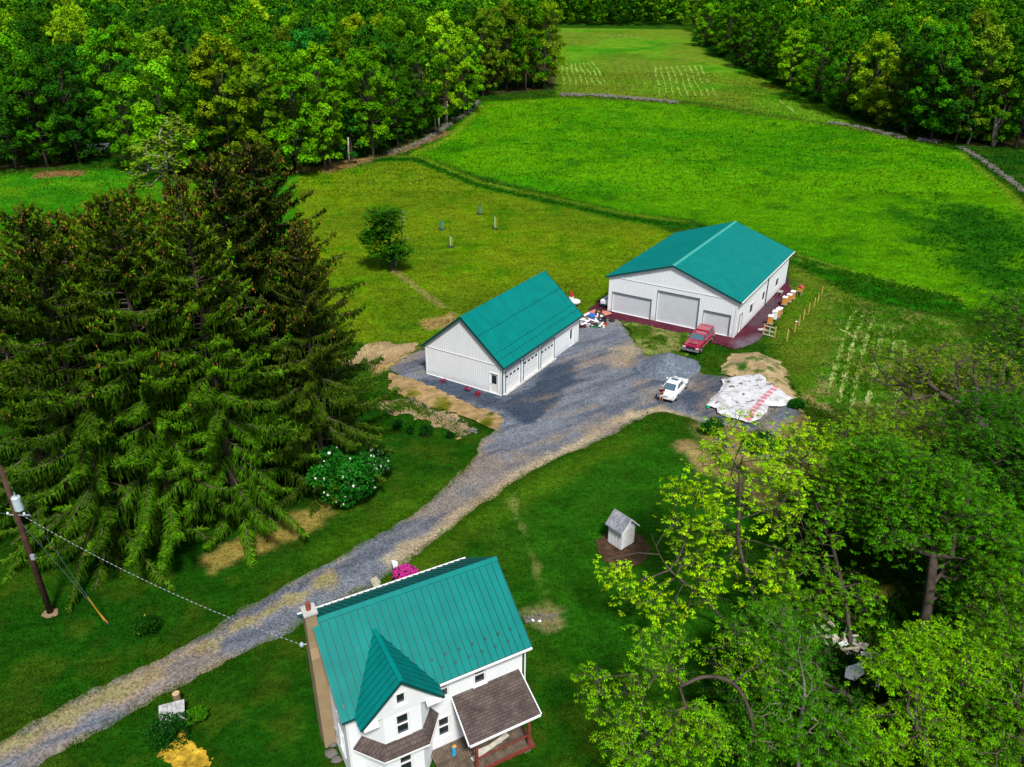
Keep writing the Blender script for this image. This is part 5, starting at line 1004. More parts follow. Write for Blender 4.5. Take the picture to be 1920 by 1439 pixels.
def strips(name, label, lines, wd, colr, seed, hgt=.06, cat='mown rows', brk=.0, mat=None, kind='stuff'):
    g = np.random.default_rng(seed); P = []; 
    for ln in lines:
        ln = np.array(ln); 
        for a, b in zip(ln[:-1], ln[1:]):
            L = np.hypot(*(b - a)); k = int(L * 26 * wd / .5); t = g.uniform(0, 1, k); q = a + (b - a) * t[:, None] + g.normal(size=(k, 2)) * wd * .42
            if brk: q = q[vnoise(q[:, 0], q[:, 1], 1.3, seed) > brk]
            P.append(q)
    P = np.concatenate(P); k = len(P); z = zt(P[:, 0], P[:, 1]); c = np.stack([P[:, 0], P[:, 1], z + g.uniform(0, hgt, k)], 1); d = rand_unit(k, g); d[:, 2] = np.abs(d[:, 2]) * .35; d = unit(d); s = unit(np.cross(d, np.array([0, 0, 1.]) + rand_unit(k, g) * .4)); L = wd * g.uniform(.35, .9, k)
    V, F = kites(c, d, s, L, L * .16); tn = g.uniform(.65, 1.3, k)[:, None] * np.ones(3); o = mesh_np(name, V, F, M_grassblade, tint=np.repeat(tn, 4, 0)); o.color = (*colr, 1); tag(o, label, cat, kind=kind); return o
def alldist(lines, x, y):
    d = np.full(x.shape, 1e9)
    for ln in lines: d = np.minimum(d, dline(ln, x, y))
    return d
def bb(lines): a = np.concatenate(lines); return (*(a.min(0) - 1.5), *(a.max(0) + 1.5))
def wav(x0, y0, x1, y1, sd, amp=2.0):
    r = random.Random(sd); pts = []
    for i in range(9): t = i / 8; pts.append((x0 + (x1 - x0) * t + amp * math.sin(t * 9 + sd * .7) , y0 + (y1 - y0) * t))
    return GP(pts)
rows = [wav(1052 + i * 8.5, 118, 1058 + i * 11.5, 160, i, 1.6) for i in range(8)] + [wav(1228 + i * 10.5, 124, 1238 + i * 13, 180, i + 3, 1.2) for i in range(9)] + [wav(1460, 188, 1490, 212, 2, 1)] + [wav(1120 + i * 10, 66, 1140 + i * 11, 74, i, 1) for i in range(7)]
wrows = rows
rows = [wav(1150 + i * 13, 118, 1168 + i * 13, 165, i + 1, 1.2) for i in range(6)]
old = rows
grow_rows = [GP(q) for q in ([(1603, 580), (1580, 640), (1566, 690), (1553, 735)], [(1618, 590), (1600, 640), (1585, 700), (1573, 755)], [(1638, 595), (1620, 650), (1607, 710), (1593, 775)], [(1656, 612), (1642, 680), (1630, 740), (1617, 800)], [(1677, 622), (1676, 650), (1672, 670)], [(1697, 640), (1696, 680), (1690, 720)], [(1690, 720), (1675, 770), (1665, 800)], [(1575, 618), (1590, 625), (1610, 640)], [(1650, 760), (1640, 790)])]
sheet('straw_rows', lambda x, y: alldist(grow_rows, x, y) - .22 + fbm(x, y, 1.4, 403) * .28 + fbm(x, y, .4, 404) * .16, bb(grow_rows), .12, .03, M_dirt, lambda x, y: np.array([.32, .38, .12]) * (1 + .3 * fbm(x, y, 1, 405))[:, None] - sm(-fbm(x, y, .8, 406), -.1, .3)[:, None] * np.array([.16, .1, .08]), kind='stuff')
sheet('windrows', lambda x, y: alldist(wrows, x, y) - .30 + fbm(x, y, 5, 401) * .35 + fbm(x, y, 1.2, 407) * .2, bb(wrows), .42, .05, M_grass, lambda x, y: np.array([.20, .36, .05]) * (1 + .3 * fbm(x, y, 4, 408))[:, None], kind='stuff')
sheet('old_mown_rows', lambda x, y: alldist(old, x, y) - .35 + fbm(x, y, 5, 409) * .4, bb(old), .42, .05, M_grass, lambda x, y: np.array([.10, .17, .015]) * np.ones((len(x), 1)), kind='stuff')
def tufts(name, label, poly, n, hgt, colr, seed, wd=.05, cat='tall grass', lines=None, lw=1.2, soft=1.0):
    g = np.random.default_rng(seed); P = []
    if poly is not None:
        x0, y0 = poly.min(0); x1, y1 = poly.max(0); q = g.uniform((x0, y0), (x1, y1), (n * 3, 2)); q = q[sdf(poly, q[:, 0], q[:, 1]) < -g.uniform(0, soft, len(q)) - fbm(q[:, 0], q[:, 1], 3, seed) * soft * .6]; w_ = vnoise(q[:, 0], q[:, 1], 2.2, seed); P = q[w_ > g.uniform(.1, .6, len(q))][:n]
    else:
        for ln in lines:
            for a, b in zip(ln[:-1], ln[1:]): L = np.hypot(*(b - a)); k = int(L * n); P.append(a + (b - a) * g.uniform(0, 1, (k, 1)) + g.normal(size=(k, 2)) * lw * .45)
        P = np.concatenate(P)
    k = len(P); bl = 6; c = np.stack([P[:, 0], P[:, 1], zt(P[:, 0], P[:, 1])], 1); c = np.repeat(c, bl, 0) + g.normal(size=(k * bl, 3)) * np.array([.12, .12, 0]); d = g.normal(size=(k * bl, 3)) * .45; d[:, 2] = 1; d = unit(d); s = unit(np.cross(d, rand_unit(k * bl, g))); L = np.repeat(hgt * g.uniform(.5, 1.3, k), bl) * g.uniform(.7, 1.2, k * bl)
    V, F = kites(c, d, s, L, np.maximum(L * .12, wd)); tn = np.repeat(g.uniform(.6, 1.35, k), bl)[:, None] * np.ones(3); tn[:, 0] *= np.repeat(g.uniform(.8, 1.6, k), bl); o = mesh_np(name, V, F, M_grassblade, tint=np.repeat(tn, 4, 0)); o.color = (*colr, 1); return tag(o, label, cat, kind='stuff')
tufts('tall_grass', 'tall dark grass on the bank behind the barn', Z_tall, 2600, .36, (.028, .16, .004), 501, .06, soft=2.5)
tufts('meadow_grass', 'tall dark green meadow grass near the right edge of the hayfield', Z_tall2, 2600, .32, (.012, .11, .003), 502, .06, soft=9)
tufts('garden_growth', 'rough green growth between the straw garden paths', Z_garden, 5000, .30, (.055, .19, .005), 503, .04, soft=3)
tufts('tall_grass', 'strip of tall grass along the bank between lawn and hayfield', None, 16, .35, (.014, .12, .003), 504, .05, lines=[L_lane])
tufts('verge_grass', 'uncut grass along the edges of the gravel drive', None, 26, .14, (.045, .155, .004), 505, .02, lines=[GP([(0, 1390), (190, 1287), (350, 1203), (500, 1115), (640, 1040), (730, 990), (820, 930), (872, 880), (892, 850)]), GP([(110, 1414), (300, 1312), (520, 1197), (610, 1144), (700, 1097), (810, 1020), (905, 950), (990, 890), (1060, 857), (1130, 828), (1185, 793), (1235, 778), (1310, 792)])], lw=.5)
tufts('verge_grass', 'rough grass and weeds on the stony bank by the garage', P_scrap, 1600, .22, (.05, .14, .006), 506, .03)
tufts('verge_grass', 'clumps of weeds round the tan soil heap', GP([(1380, 680), (1440, 680), (1520, 740), (1580, 800), (1560, 860), (1480, 860), (1500, 780), (1440, 720)]), 1500, .3, (.05, .17, .006), 507, .04)
tufts('rough_grass', 'dense overgrown plants in the clearing among the right-hand trees', GP([(1450, 900), (1800, 900), (1920, 1000), (2000, 1400), (1420, 1439), (1380, 1250), (1500, 1050)]), 9000, .5, (.016, .085, .003), 508, .05)

def lawn(name, label, n, ylo, yhi, L0, W0, seed, hgt=.5):
    """short grass blades over the open ground, each the colour of the turf it stands in"""
    g = np.random.default_rng(seed); y = ylo + (yhi - ylo) * g.uniform(0, 1, n) ** .8; x = (g.uniform(-1, 1, n)) * (y * .72 + 9); k0 = yard_f(x, y) > -.05 - .35 * g.uniform(0, 1, n) ** 3
    for q, d in ((Z_wood, 0), (Z_woodr, 0)): k0 &= sdf(q, x, y) > 0
    k0 &= (sdf(P_mar, x, y) > 0) & (sdf(P_sh0, x, y) > 0)
    for q, p in ((P_dirt1, .3), (P_dirt2, .45), (P_scrap, .5), (P_dirt3, .16), (P_dry, .1)): k0 &= (sdf(q, x, y) > .3 * g.normal(size=n)) | (g.uniform(size=n) < p * (vnoise(x, y, 1.3, 9) > .5))
    for (ax, ay, aa, L, W) in ((GX, GY, GA, GL, GW), (BX, BY, BA, BL, BW), (HX, HY, HA, HL, HW)):
        u = (x - ax) * math.cos(aa) + (y - ay) * math.sin(aa); v = -(x - ax) * math.sin(aa) + (y - ay) * math.cos(aa); k0 &= ~((u > -.1) & (u < L + .1) & (v > -.1) & (v < W + .1))
    x = x[k0]; y = y[k0]; k = len(x); tone = ground_tone(x, y); w_ = fbm(x, y, 1.1, seed + 4) * .35 + fbm(x, y, 3.5, seed + 6) * .25
    c = np.stack([x, y, zt(x, y) - .02], 1); d = g.normal(size=(k, 3)) * .8; d[:, 2] = .35 + .5 * g.uniform(size=k); d = unit(d); s = unit(np.cross(d, rand_unit(k, g))); L = L0 * g.uniform(.5, 1.4, k) * (1 + .5 * w_)
    V, F = kites(c, d, s, L, L * W0); tn = tone * (1.12 * (1 + w_) * g.uniform(.55, 1.5, k))[:, None]; tn[:, 0] *= g.uniform(.7, 1.8, k)
    o = mesh_np(name, V, F, M_grassblade, tint=np.repeat(tn, 4, 0)); o.color = (1, 1, 1, 1); return tag(o, label, 'grass', kind='stuff')
P_sh0 = GP([(1352, 716), (1400, 706), (1452, 703), (1490, 752), (1436, 778), (1404, 797), (1345, 778), (1324, 764)])
lawn('lawn_grass', 'short mown grass around the farmhouse and along the drive', 190000, 22, 62, .15, .16, 601)
lawn('lawn_grass', 'short mown grass of the lawn around the garage and barn', 260000, 60, 150, .26, .17, 602)
lawn('field_grass', 'grass of the hayfields towards the woods', 170000, 145, 300, .5, .2, 603)

# ------------------------------------------------------------------ gravel pile, plastic sheet, junk
b = G(1252, 688)
def heap(name, label, cx, cy, rx, ry, hh, rot, tone, seed, mat):
    n = 60; xs = np.linspace(-1.25, 1.25, n); XX, YY = np.meshgrid(xs, xs); rr = np.hypot(XX, YY) * (1 + .16 * fbm(np.cos(np.arctan2(YY, XX)) * 2, np.sin(np.arctan2(YY, XX)) * 2, 1.1, seed + 5)); Z = hh * (np.clip(1 - rr, 0, 1) ** .75 * .55 + np.exp(-rr * rr * 2.2) * .45 * (rr < 1.2)) ; Z = np.where(rr > 1.15, -.1, Z * (1 + .12 * fbm(XX * rx, YY * ry, 1.2, seed)) + fbm(XX * rx, YY * ry, .35, seed + 3) * .035)
    c, s = math.cos(rot), math.sin(rot); V = np.stack([cx + XX * rx * c - YY * ry * s, cy + XX * rx * s + YY * ry * c, Z + .02], -1).reshape(-1, 3)
    o = mesh_np(name, V, gridfaces(n, n), mat, tone=np.array(tone) * (1 + .25 * fbm(XX * rx, YY * ry, 1.5, seed + 9).reshape(-1))[:, None], smooth=True); return tag(o, label, 'gravel pile')
heap('gravel_pile', 'big rounded heap of blue-grey gravel between the red pickup and white sedan', b.x, b.y - .2, 3.1, 2.7, 1.6, .5, (.13, .155, .195), 3, M_gravel)
# plastic sheet
P_sh = GP([(1352, 716), (1380, 710), (1400, 706), (1452, 703), (1450, 712), (1440, 722), (1462, 732), (1478, 744), (1490, 752), (1476, 762), (1460, 768), (1440, 766), (1436, 778), (1424, 790), (1404, 797), (1380, 790), (1345, 778), (1343, 770), (1324, 764), (1335, 750), (1350, 735), (1356, 724)])
M_sheet, t_, p_ = newmat('white_plastic_sheet'); at = N(t_, 'ShaderNodeAttribute', attribute_name='tone'); t_.links.new(at.outputs['Color'], p_.inputs['Base Color']); p_.inputs['Roughness'].default_value = .45
nn = N(t_, 'ShaderNodeTexNoise'); nn.inputs['Scale'].default_value = 1.5; nn.inputs['Detail'].default_value = 7; nn.inputs['Distortion'].default_value = 1.5; tc = N(t_, 'ShaderNodeTexCoord'); t_.links.new(tc.outputs['Object'], nn.inputs['Vector']); bb = N(t_, 'ShaderNodeBump'); bb.inputs['Distance'].default_value = .13; bb.inputs['Strength'].default_value = 1.0; t_.links.new(nn.outputs[0], bb.inputs['Height']); t_.links.new(bb.outputs[0], p_.inputs['Normal'])
def sheet_tone(x, y):
    c = np.ones((len(x), 3)) * np.array([.62, .63, .65]); n = vnoise(x, y, .42, 5); c = np.where((n > .74)[:, None], np.array([.46, .45, .44]), c); c = np.where((vnoise(x, y, .3, 12) > .86)[:, None], np.array([.22, .20, .20]), c)
    ln = GP([(1462, 728), (1440, 746), (1425, 762), (1412, 778), (1402, 792)]); d = dline(ln, x, y); a_, b_ = ln[0], ln[-1]; e = (b_ - a_) / np.hypot(*(b_ - a_)); u = (x - a_[0]) * e[0] + (y - a_[1]) * e[1]
    c = np.where(((d < .30) & (np.mod(u, .75) < .5))[:, None], np.array([.60, .19, .23]), c); return c
sheet_z = lambda x, y: .30 + .16 * vnoise(x, y, 1.5, 7) + .10 * vnoise(x, y * .6, .5, 8) - np.clip(.5 + sdf(P_sh, x, y), 0, .5) * .55
sh = sheet('plastic_sheet', lambda x, y: sdf(P_sh, x, y) + fbm(x, y, .8, 98) * .12, (14, 58, 34, 80), .11, .06, M_sheet, sheet_tone, sheet_z, kind=None); tag(sh, 'large crumpled white plastic sheet with a line of red marks, weighed down on the gravel', 'plastic sheet')
m = MB(); q = [G(1323, 766), G(1327, 758), G(1340, 746), G(1342, 750), G(1332, 764), G(1328, 769)]; m.slab([(p.x, p.y, .16 + .05 * (i % 2)) for i, p in enumerate(q)], (0, 0, -.1)); tag(m.build('green_tarp', paint('green_tarp', (.0, .36, .16), .4, .2, 3, bump=.4, bscale=6), bevel=.03), 'bright green tarp edge sticking out left of the plastic sheet', 'tarp')
sw = None
for i, (px, py) in enumerate([(1371, 733), (1393, 748), (1446, 729), (1420, 762), (1407, 790), (1388, 728), (1365, 724)]):
    b = G(px, py); q = MB(); q.ball((0, 0, 0), (.26, .16, .09), 7, 5, i, .25); o = tag(q.build('rock', paint('dark_stone', (.12, .10, .11), .9), None), ['stone weighing the plastic sheet near its upper left', 'dark stone in the middle of the plastic sheet', 'dark stone at the top of the red marks', 'reddish stone among the red marks', 'stone at the lower end of the red marks', 'small stone on the upper part of the sheet', 'small stone at the upper left corner of the sheet'][i], 'stone', 'stones weighing down the plastic sheet'); o.location = (b.x, b.y, .48); o.rotation_euler = (0, 0, i * 1.3)
stones('stone_edging', 'row of broken stones along the lower right rim of the plastic sheet', GP([(1430, 798), (1440, 788), (1452, 772), (1458, 768)]), .35, 46, .16, 11, cat='stones')

# ------------------------------------------------------------------ junk beside the barn
def jb(px, py, dz=0): b = G(px, py); return (b.x, b.y, dz)
M_tyre = paint('tyre_rubber', (.018, .018, .02), .85, .2, 6)
def tyre(label, loc, r=.36, w=.22, tilt=(0, 0, 0), group='old tyres by the junk heap'):
    o = thing('tyre', label, 'tyre', loc, 0, group); o.rotation_euler = tilt; m = MB(); n = 20; pr = [(r * .58, -w / 2), (r * .9, -w / 2), (r, -w * .3), (r, w * .3), (r * .9, w / 2), (r * .58, w / 2)]; V = []
    for k in range(n):
        a = 2 * math.pi * k / n; V += [(math.cos(a) * q, math.sin(a) * q, z + w / 2) for q, z in pr]
    m.add(V, [(k * 6 + j, ((k + 1) % n) * 6 + j, ((k + 1) % n) * 6 + (j + 1) % 6, k * 6 + (j + 1) % 6) for k in range(n) for j in range(6)]); m.build('tread', M_tyre, o, smooth=True)
    if 'rim' in label: q = MB(); q.tube([(0, 0, w * .35), (0, 0, w * .65)], r * .57, 14); q.build('rim', paint('steel_rim', (.4, .4, .42), .35, metal=.6), o)
    return o
tyre('tyre lying alone on the grass right of the junk heap', jb(1147, 603, .03)); tyre('large tyre on top of the junk heap', jb(1122, 592, .45), .42, .24, (.5, .2, 0)); tyre('tyre with pale rim leaning on the junk heap', jb(1127, 598, .3), .38, .22, (1.0, -.3, .4)); 
def crate(label, loc, sx, sy, sz, c, rot=0, lid=None, name='crate', group=None, tilt=0):
    o = thing(name, label, name.replace('_', ' '), loc, rot, group); o.rotation_euler = (tilt, tilt * .6, rot); m = MB(); t = .04
    m.box(-sx / 2, -sy / 2, 0, sx / 2, sy / 2, t); m.box(-sx / 2, -sy / 2, t, -sx / 2 + t, sy / 2, sz); m.box(sx / 2 - t, -sy / 2, t, sx / 2, sy / 2, sz); m.box(-sx / 2 + t, -sy / 2, t, sx / 2 - t, -sy / 2 + t, sz); m.box(-sx / 2 + t, sy / 2 - t, t, sx / 2 - t, sy / 2, sz)
    m.build('box_walls', paint('plastic_%d' % (int(c[0] * 99) * 10000 + int(c[1] * 99) * 100 + int(c[2] * 99)), c, .55), o)
    if lid: q = MB(); q.box(-sx / 2 - .02, -sy / 2 - .02, sz, sx / 2 + .02, sy / 2 + .02, sz + .05); q.build('lid', paint('lid_%d' % (int(lid[0] * 99) * 10000 + int(lid[1] * 99) * 100 + int(lid[2] * 99)), lid, .5), o)
    return o
def barrel(label, loc, r, h, c, name='barrel', tilt=0):
    o = thing(name, label, name, loc); o.rotation_euler = (tilt, 0, 0); m = MB(); m.tube([(0, 0, 0), (0, 0, .05), (0, 0, h * .5), (0, 0, h - .05), (0, 0, h)], [r * .92, r, r * 1.04, r, r * .9], 16); m.build('drum', paint('drum_%d' % (int(c[0] * 99) * 10000 + int(c[1] * 99) * 100 + int(c[2] * 99)), c, .45), o, smooth=False); q = MB(); q.tube([(0, 0, h * .66), (0, 0, h * .70)], r * 1.07, 16); q.build('hoop', M_black, o); return o
barrel('round blue drum in the middle of the junk heap', jb(1109, 601, .25), .36, .6, (.01, .12, .55), tilt=.4)
crate('black bin open at the right of the junk heap', jb(1128, 608), .9, .7, .75, (.02, .02, .025), .4, name='bin')
crate('white box with dark lid at the front of the junk heap', jb(1099, 611), .8, .55, .4, (.7, .7, .7), .2, (.05, .06, .1), name='box')
crate('green tub at the lower edge of the junk heap', jb(1119, 614), .7, .5, .3, (.02, .22, .12), 1.0, name='tub')
crate('maroon crate against the garage corner', jb(1090, 613), .9, .6, .35, (.16, .02, .03), .5, name='crate')
crate('white plastic tub beside the garage corner', jb(1093, 606), .6, .5, .45, (.75, .76, .78), .9, (.7, .7, .72), name='tub')
crate('orange toolbox on the gravel right of the junk heap', jb(1134, 611), .5, .28, .24, (.6, .10, .03), -.4, (.3, .04, .02), name='toolbox')
crate('brown cardboard box behind the blue drum', jb(1098, 598), .6, .5, .5, (.42, .26, .12), .3, name='cardboard_box')
crate('tan cardboard box at the back left of the junk heap', jb(1093, 600), .5, .45, .4, (.50, .33, .16), .8, name='cardboard_box')
barrel('small white bucket at the front right of the junk heap', jb(1131, 615), .17, .32, (.75, .74, .65), 'bucket')
g = random.Random(5)
def board(label, a, b, w_, h_, mat, name='board', group='boards and pipes tossed on the junk heap'):
    m = MB(); m.bar(a, b, w_, h_); return tag(m.build(name, mat), label, name, group)
M_grey = paint('grey_plastic', (.30, .33, .36), .5); M_cy = paint('blue_grey_metal', (.12, .22, .32), .4)
for i in range(46):
    px = g.uniform(1088, 1130); py = g.uniform(596, 614); p = Vector(jb(px, py, g.uniform(.15, .62))); a = g.uniform(0, 3.14); L = g.uniform(.5, 1.7); d = Vector((math.cos(a), math.sin(a), g.uniform(-.25, .25))) * L / 2
    mt, nm, cn = g.choice([(M_white, 'board', 'white'), (M_grey, 'pipe', 'grey'), (M_wood, 'board', 'weathered'), (M_cy, 'metal_bar', 'blue-grey'), (M_black, 'pipe', 'black'), (M_white, 'board', 'white'), (M_redp, 'board', 'reddish')]); ww = g.uniform(.08, .38) if nm == 'board' else .07
    board(f'{cn} {nm.replace("_", " ")} tossed among the junk heap by the barn', p - d, p + d, ww, .04, mt, nm, f'{cn} {nm.replace("_", " ")}s in the junk heap')
m = MB(); q = [G(1094, 590), G(1115, 583), G(1142, 586), G(1147, 591), G(1125, 596), G(1100, 598)]; m.slab([(p.x, p.y, .12 + .1 * (i % 2)) for i, p in enumerate(q)], (0, 0, -.06)); tag(m.build('tarp', paint('salmon_tarp', (.55, .20, .13), .6, .25, 3, bump=.6, bscale=5), bevel=.02), 'salmon-coloured tarp spread behind the junk heap', 'tarp')
# white box trailer beside the barn
b = G(1131, 578); tr_ = thing('trailer', 'low white box trailer with roof vents parked against the left side of the barn', 'trailer', (BX + 2.5 * math.cos(BA) - (BW + .72) * math.sin(BA), BY + 2.5 * math.sin(BA) + (BW + .72) * math.cos(BA), 0), BA)
m = MB(); m.add([(-2.0, -.6, .3), (2.2, -.6, .3), (2.2, .6, .3), (-2.0, .6, .3), (-2.0, -.6, 1.0), (2.2, -.6, 1.0), (2.2, .6, 1.0), (-2.0, .6, 1.0)], [(0, 3, 2, 1), (4, 5, 6, 7), (0, 1, 5, 4), (1, 2, 6, 5), (2, 3, 7, 6), (3, 0, 4, 7)]); m.build('body', M_white, tr_, bevel=.08)
for y_ in (-.62, .62):
    m = MB(); m.tube([(0, y_ - .06, .25), (0, y_ + .06, .25)], .25, 16); m.build('wheel', M_tyre, tr_)
for x_ in (-1.2, .3): m = MB(); m.box(x_ - .25, -.2, 1.005, x_ + .25, .2, 1.08); m.build('roof_vent', M_grey, tr_, bevel=.02)
m = MB(); m.bar((-2.0, 0, .35), (-2.5, 0, .35), .08, .06); m.build('drawbar', M_black, tr_)
m = MB(); m.box(-2.04, -.5, .35, -2.005, .5, .55); m.build('end_panel', M_tealdk, tr_)
# red and white play cone and white tank behind the garage
b = G(1071, 561); o = thing('garden_cone', 'small red-topped cone showing behind the garage roof corner', 'cone', tuple(b)); m = MB(); m.tube([(0, 0, .35), (0, 0, 1.3)], [.3, .03], 12); m.build('cone_top', paint('red', (.45, .02, .02)), o); m = MB(); m.tube([(0, 0, 0), (0, 0, .35)], [.36, .32], 12); m.build('base', M_white, o)
b = G(1078, 572); o = thing('tank', 'white round tank lying behind the garage corner', 'tank', tuple(b)); m = MB(); m.ball((0, 0, .4), (.7, .42, .4), 14, 8); m.build('shell', M_white, o, smooth=True); m = MB(); m.box(-.4, -.3, 0, .4, .3, .1); m.build('cradle', M_black, o)

# ------------------------------------------------------------------ beehives, garden posts, frame
M_hive = paint('honey_wood', (.60, .27, .05), .6, .22, 3)
def hive(label, px, w_=.60, d_=.52, boxes=3, mat=M_hive, rot=.4, lid=M_white, stand=True, h0=.28):
    b = G(*px); o = thing('beehive', label, 'beehive', tuple(b), BA + rot * .1, 'beehives along the side of the barn'); z = h0
    if stand:
        q = MB()
        for sx in (-1, 1):
            for sy in (-1, 1): q.box(sx * w_ * .38 - .04, sy * d_ * .38 - .04, 0, sx * w_ * .38 + .04, sy * d_ * .38 + .04, h0 - .05)
        q.box(-w_ / 2 - .06, -d_ / 2 - .06, h0 - .05, w_ / 2 + .06, d_ / 2 + .06, h0); q.build('stand', M_wood, o)
    for k in range(boxes):
        q = MB(); q.box(-w_ / 2, -d_ / 2, z, w_ / 2, d_ / 2, z + .27); q.box(-.08, -d_ / 2 - .012, z + .15, .08, -d_ / 2 - .001, z + .18); q.build('hive_box', mat, o, bevel=.008); z += .28
    q = MB(); q.box(-w_ / 2 - .04, -d_ / 2 - .04, z, w_ / 2 + .04, d_ / 2 + .04, z + .09); q.build('lid', lid, o, bevel=.01); return o
hv = [((1443, 610), 'orange beehive with white lid nearest the wooden frame', M_hive, 3), ((1451, 601), 'all-white beehive standing second from the wooden frame', M_white, 3), ((1457, 597), 'narrow orange hive pressed behind the white one', M_hive, 3), ((1461, 591), 'short orange hive with white lid at the end of the near trio', M_hive, 2),
      ((1470, 574), 'orange beehive leftmost of the far row', M_hive, 3), ((1478, 569), 'orange beehive in the middle of the far row', M_hive, 3), ((1485, 563), 'orange beehive at the far end of the far row', M_hive, 3)]
for i, (px, lb, mt, nb_) in enumerate(hv): hive(lb, px, boxes=nb_, mat=mt)
b = G(1499, 553); o = thing('beehive', 'orange hive with a pitched red roof on tall legs, farthest along the barn', 'beehive', tuple(b), BA, 'beehives along the side of the barn'); m = MB()
for sx in (-.3, .3):
    for sy in (-.22, .22): m.box(sx - .035, sy - .035, 0, sx + .035, sy + .035, .5)
m.build('stand', M_wood, o); m = MB(); m.box(-.45, -.28, .5, .45, .28, 1.0); m.build('hive_box', M_hive, o, bevel=.01); m = MB(); m.slab([(-.5, -.36, .98), (.5, -.36, .98), (.5, 0, 1.28), (-.5, 0, 1.28)], (0, 0, -.04)); m.slab([(-.5, 0, 1.28), (.5, 0, 1.28), (.5, .36, .98), (-.5, .36, .98)], (0, 0, -.04)); m.build('roof', paint('red_roof', (.50, .06, .05), .5), o)
posts = [((1475, 639), 1.35), ((1490, 623), 1.25), ((1497, 611), 1.2), ((1506, 599), 1.2), ((1516, 586), 1.2), ((1526, 575), 1.15), ((1533, 567), 1.1), ((1540, 554), 1.2)]
for i, (px, hh) in enumerate(posts):
    b = G(*px); nmb = ['nearest the pallet frame, tallest', 'second from the pallet frame, with a white cap', 'third from the pallet frame', 'fourth from the pallet frame', 'fourth from the far end', 'third from the far end', 'second from the far end', 'at the far end of the garden line'][i]
    o = thing('garden_post', f'yellow wooden garden post {nmb}', 'post', tuple(b), i, 'wooden posts of the garden line'); m = MB(); m.box(-.055, -.055, -.1, .055, .055, hh); m.build('post', M_lumber, o)
    m = MB(); m.tube([(0, -.05, hh * .8), (0, -.09, hh * .8)], .03, 6); m.build('wire_insulator', M_black, o)
    if i == 1: m = MB(); m.ball((0, 0, hh + .05), (.15, .15, .06), 10, 5); m.build('white_cap', M_white, o)
b1, b2 = G(1431, 628), G(1452, 634); d = (b2 - b1); L = d.length; o = thing('wooden_frame', 'upright wooden window-like frame with four panes standing by the first beehive', 'frame', tuple(b1), math.atan2(d.y, d.x)); m = MB()
for x_ in (0, L): m.box(x_ - .06, -.05, 0, x_ + .06, .05, 1.35)
m.build('side_posts', M_lumber, o); m = MB()
for z_ in (.12, .62, 1.15): m.box(.06, -.04, z_ - .04, L - .06, .04, z_ + .04)
m.box(L / 2 - .04, -.035, .16, L / 2 + .04, .035, .58); m.box(L / 2 - .04, -.035, .66, L / 2 + .04, .035, 1.11); m.build('cross_bars', paint('pale_wood', (.62, .58, .45), .7), o)
b = G(1428, 619); crate('grey board lying against the wooden frame', tuple(b), .9, .4, .12, (.45, .46, .46), .3, name='tray')
b = G(1462, 553); o = thing('small_table', 'little weathered wooden table on the barn apron', 'table', tuple(b), BA); m = MB(); m.box(-.45, -.3, .42, .45, .3, .48); m.build('tabletop', M_wood, o)
for sx in (-.4, .34):
    for sy in (-.26, .2): m = MB(); m.box(sx, sy, 0, sx + .06, sy + .06, .42); m.build('leg', M_wood, o)

# ------------------------------------------------------------------ little white shed
b0 = G(1163.7, 1032.4); sA = R(40)
sh_ = thing('shed', 'tiny white shed with grey shingled gable roof on a brown mulch patch', 'shed', (b0.x, b0.y, 0), sA)
sw_, sl_, shh, srr = 1.25, 1.35, 1.75, 2.45
Pf = lambda u, z, d: (u, -d, z); Pg = lambda u, z, d: (-d, u, z); Pr = lambda u, z, d: (sl_ + d, u, z); Pbk = lambda u, z, d: (u, sw_ + d, z)
m = MB(); wallface(m, Pf, sl_, shh, apex=srr - .05, rib=.3, ribw=.02); wallface(m, Pg, sw_, shh, rib=.3, ribw=.02); wallface(m, Pr, sw_, shh); wallface(m, Pbk, sl_, shh, apex=srr - .05); m.build('wall', M_white, sh_)
ss = (srr - shh) / (sl_ / 2); m = MB(); m.slab([(-.2, -.18, shh - ss * .2 + .02), (-.2, sw_ + .18, shh - ss * .2 + .02), (sl_ / 2, sw_ + .18, srr + .02), (sl_ / 2, -.18, srr + .02)][::-1], (0, 0, -.05)); m.slab([(sl_ + .2, -.18, shh - ss * .2 + .02), (sl_ + .2, sw_ + .18, shh - ss * .2 + .02), (sl_ / 2, sw_ + .18, srr + .02), (sl_ / 2, -.18, srr + .02)], (0, 0, -.05)); m.build('roof', M_shingg, sh_)
m = MB(); pbox(m, Pf, .35, 1.0, .1, 1.6, .003, .03); dd = m.build('door', M_doorw, sh_); m = MB(); m.ball((.92, -.05, .85), .03, 6, 4); m.build('handle', M_black, dd)
m = MB(); m.bar((-.22, -.19, shh - ss * .22 - .04), (sl_ / 2, -.19, srr - .04), .03, .09); m.bar((sl_ + .22, -.19, shh - ss * .22 - .04), (sl_ / 2, -.19, srr - .04), .03, .09); m.build('rake_trim', M_trimw, sh_)
P_m = GP([(1115, 1015), (1140, 1000), (1205, 1005), (1222, 1030), (1205, 1055), (1165, 1072), (1130, 1050)])
sheet('mulch_patch', lambda x, y: sdf(P_m, x, y) + fbm(x, y, .7, 99) * .25, (3, 38, 14, 50), .08, .03, M_dirt, lambda x, y: np.array([.075, .045, .028]) * (1 + .5 * fbm(x, y, .4, 100))[:, None])

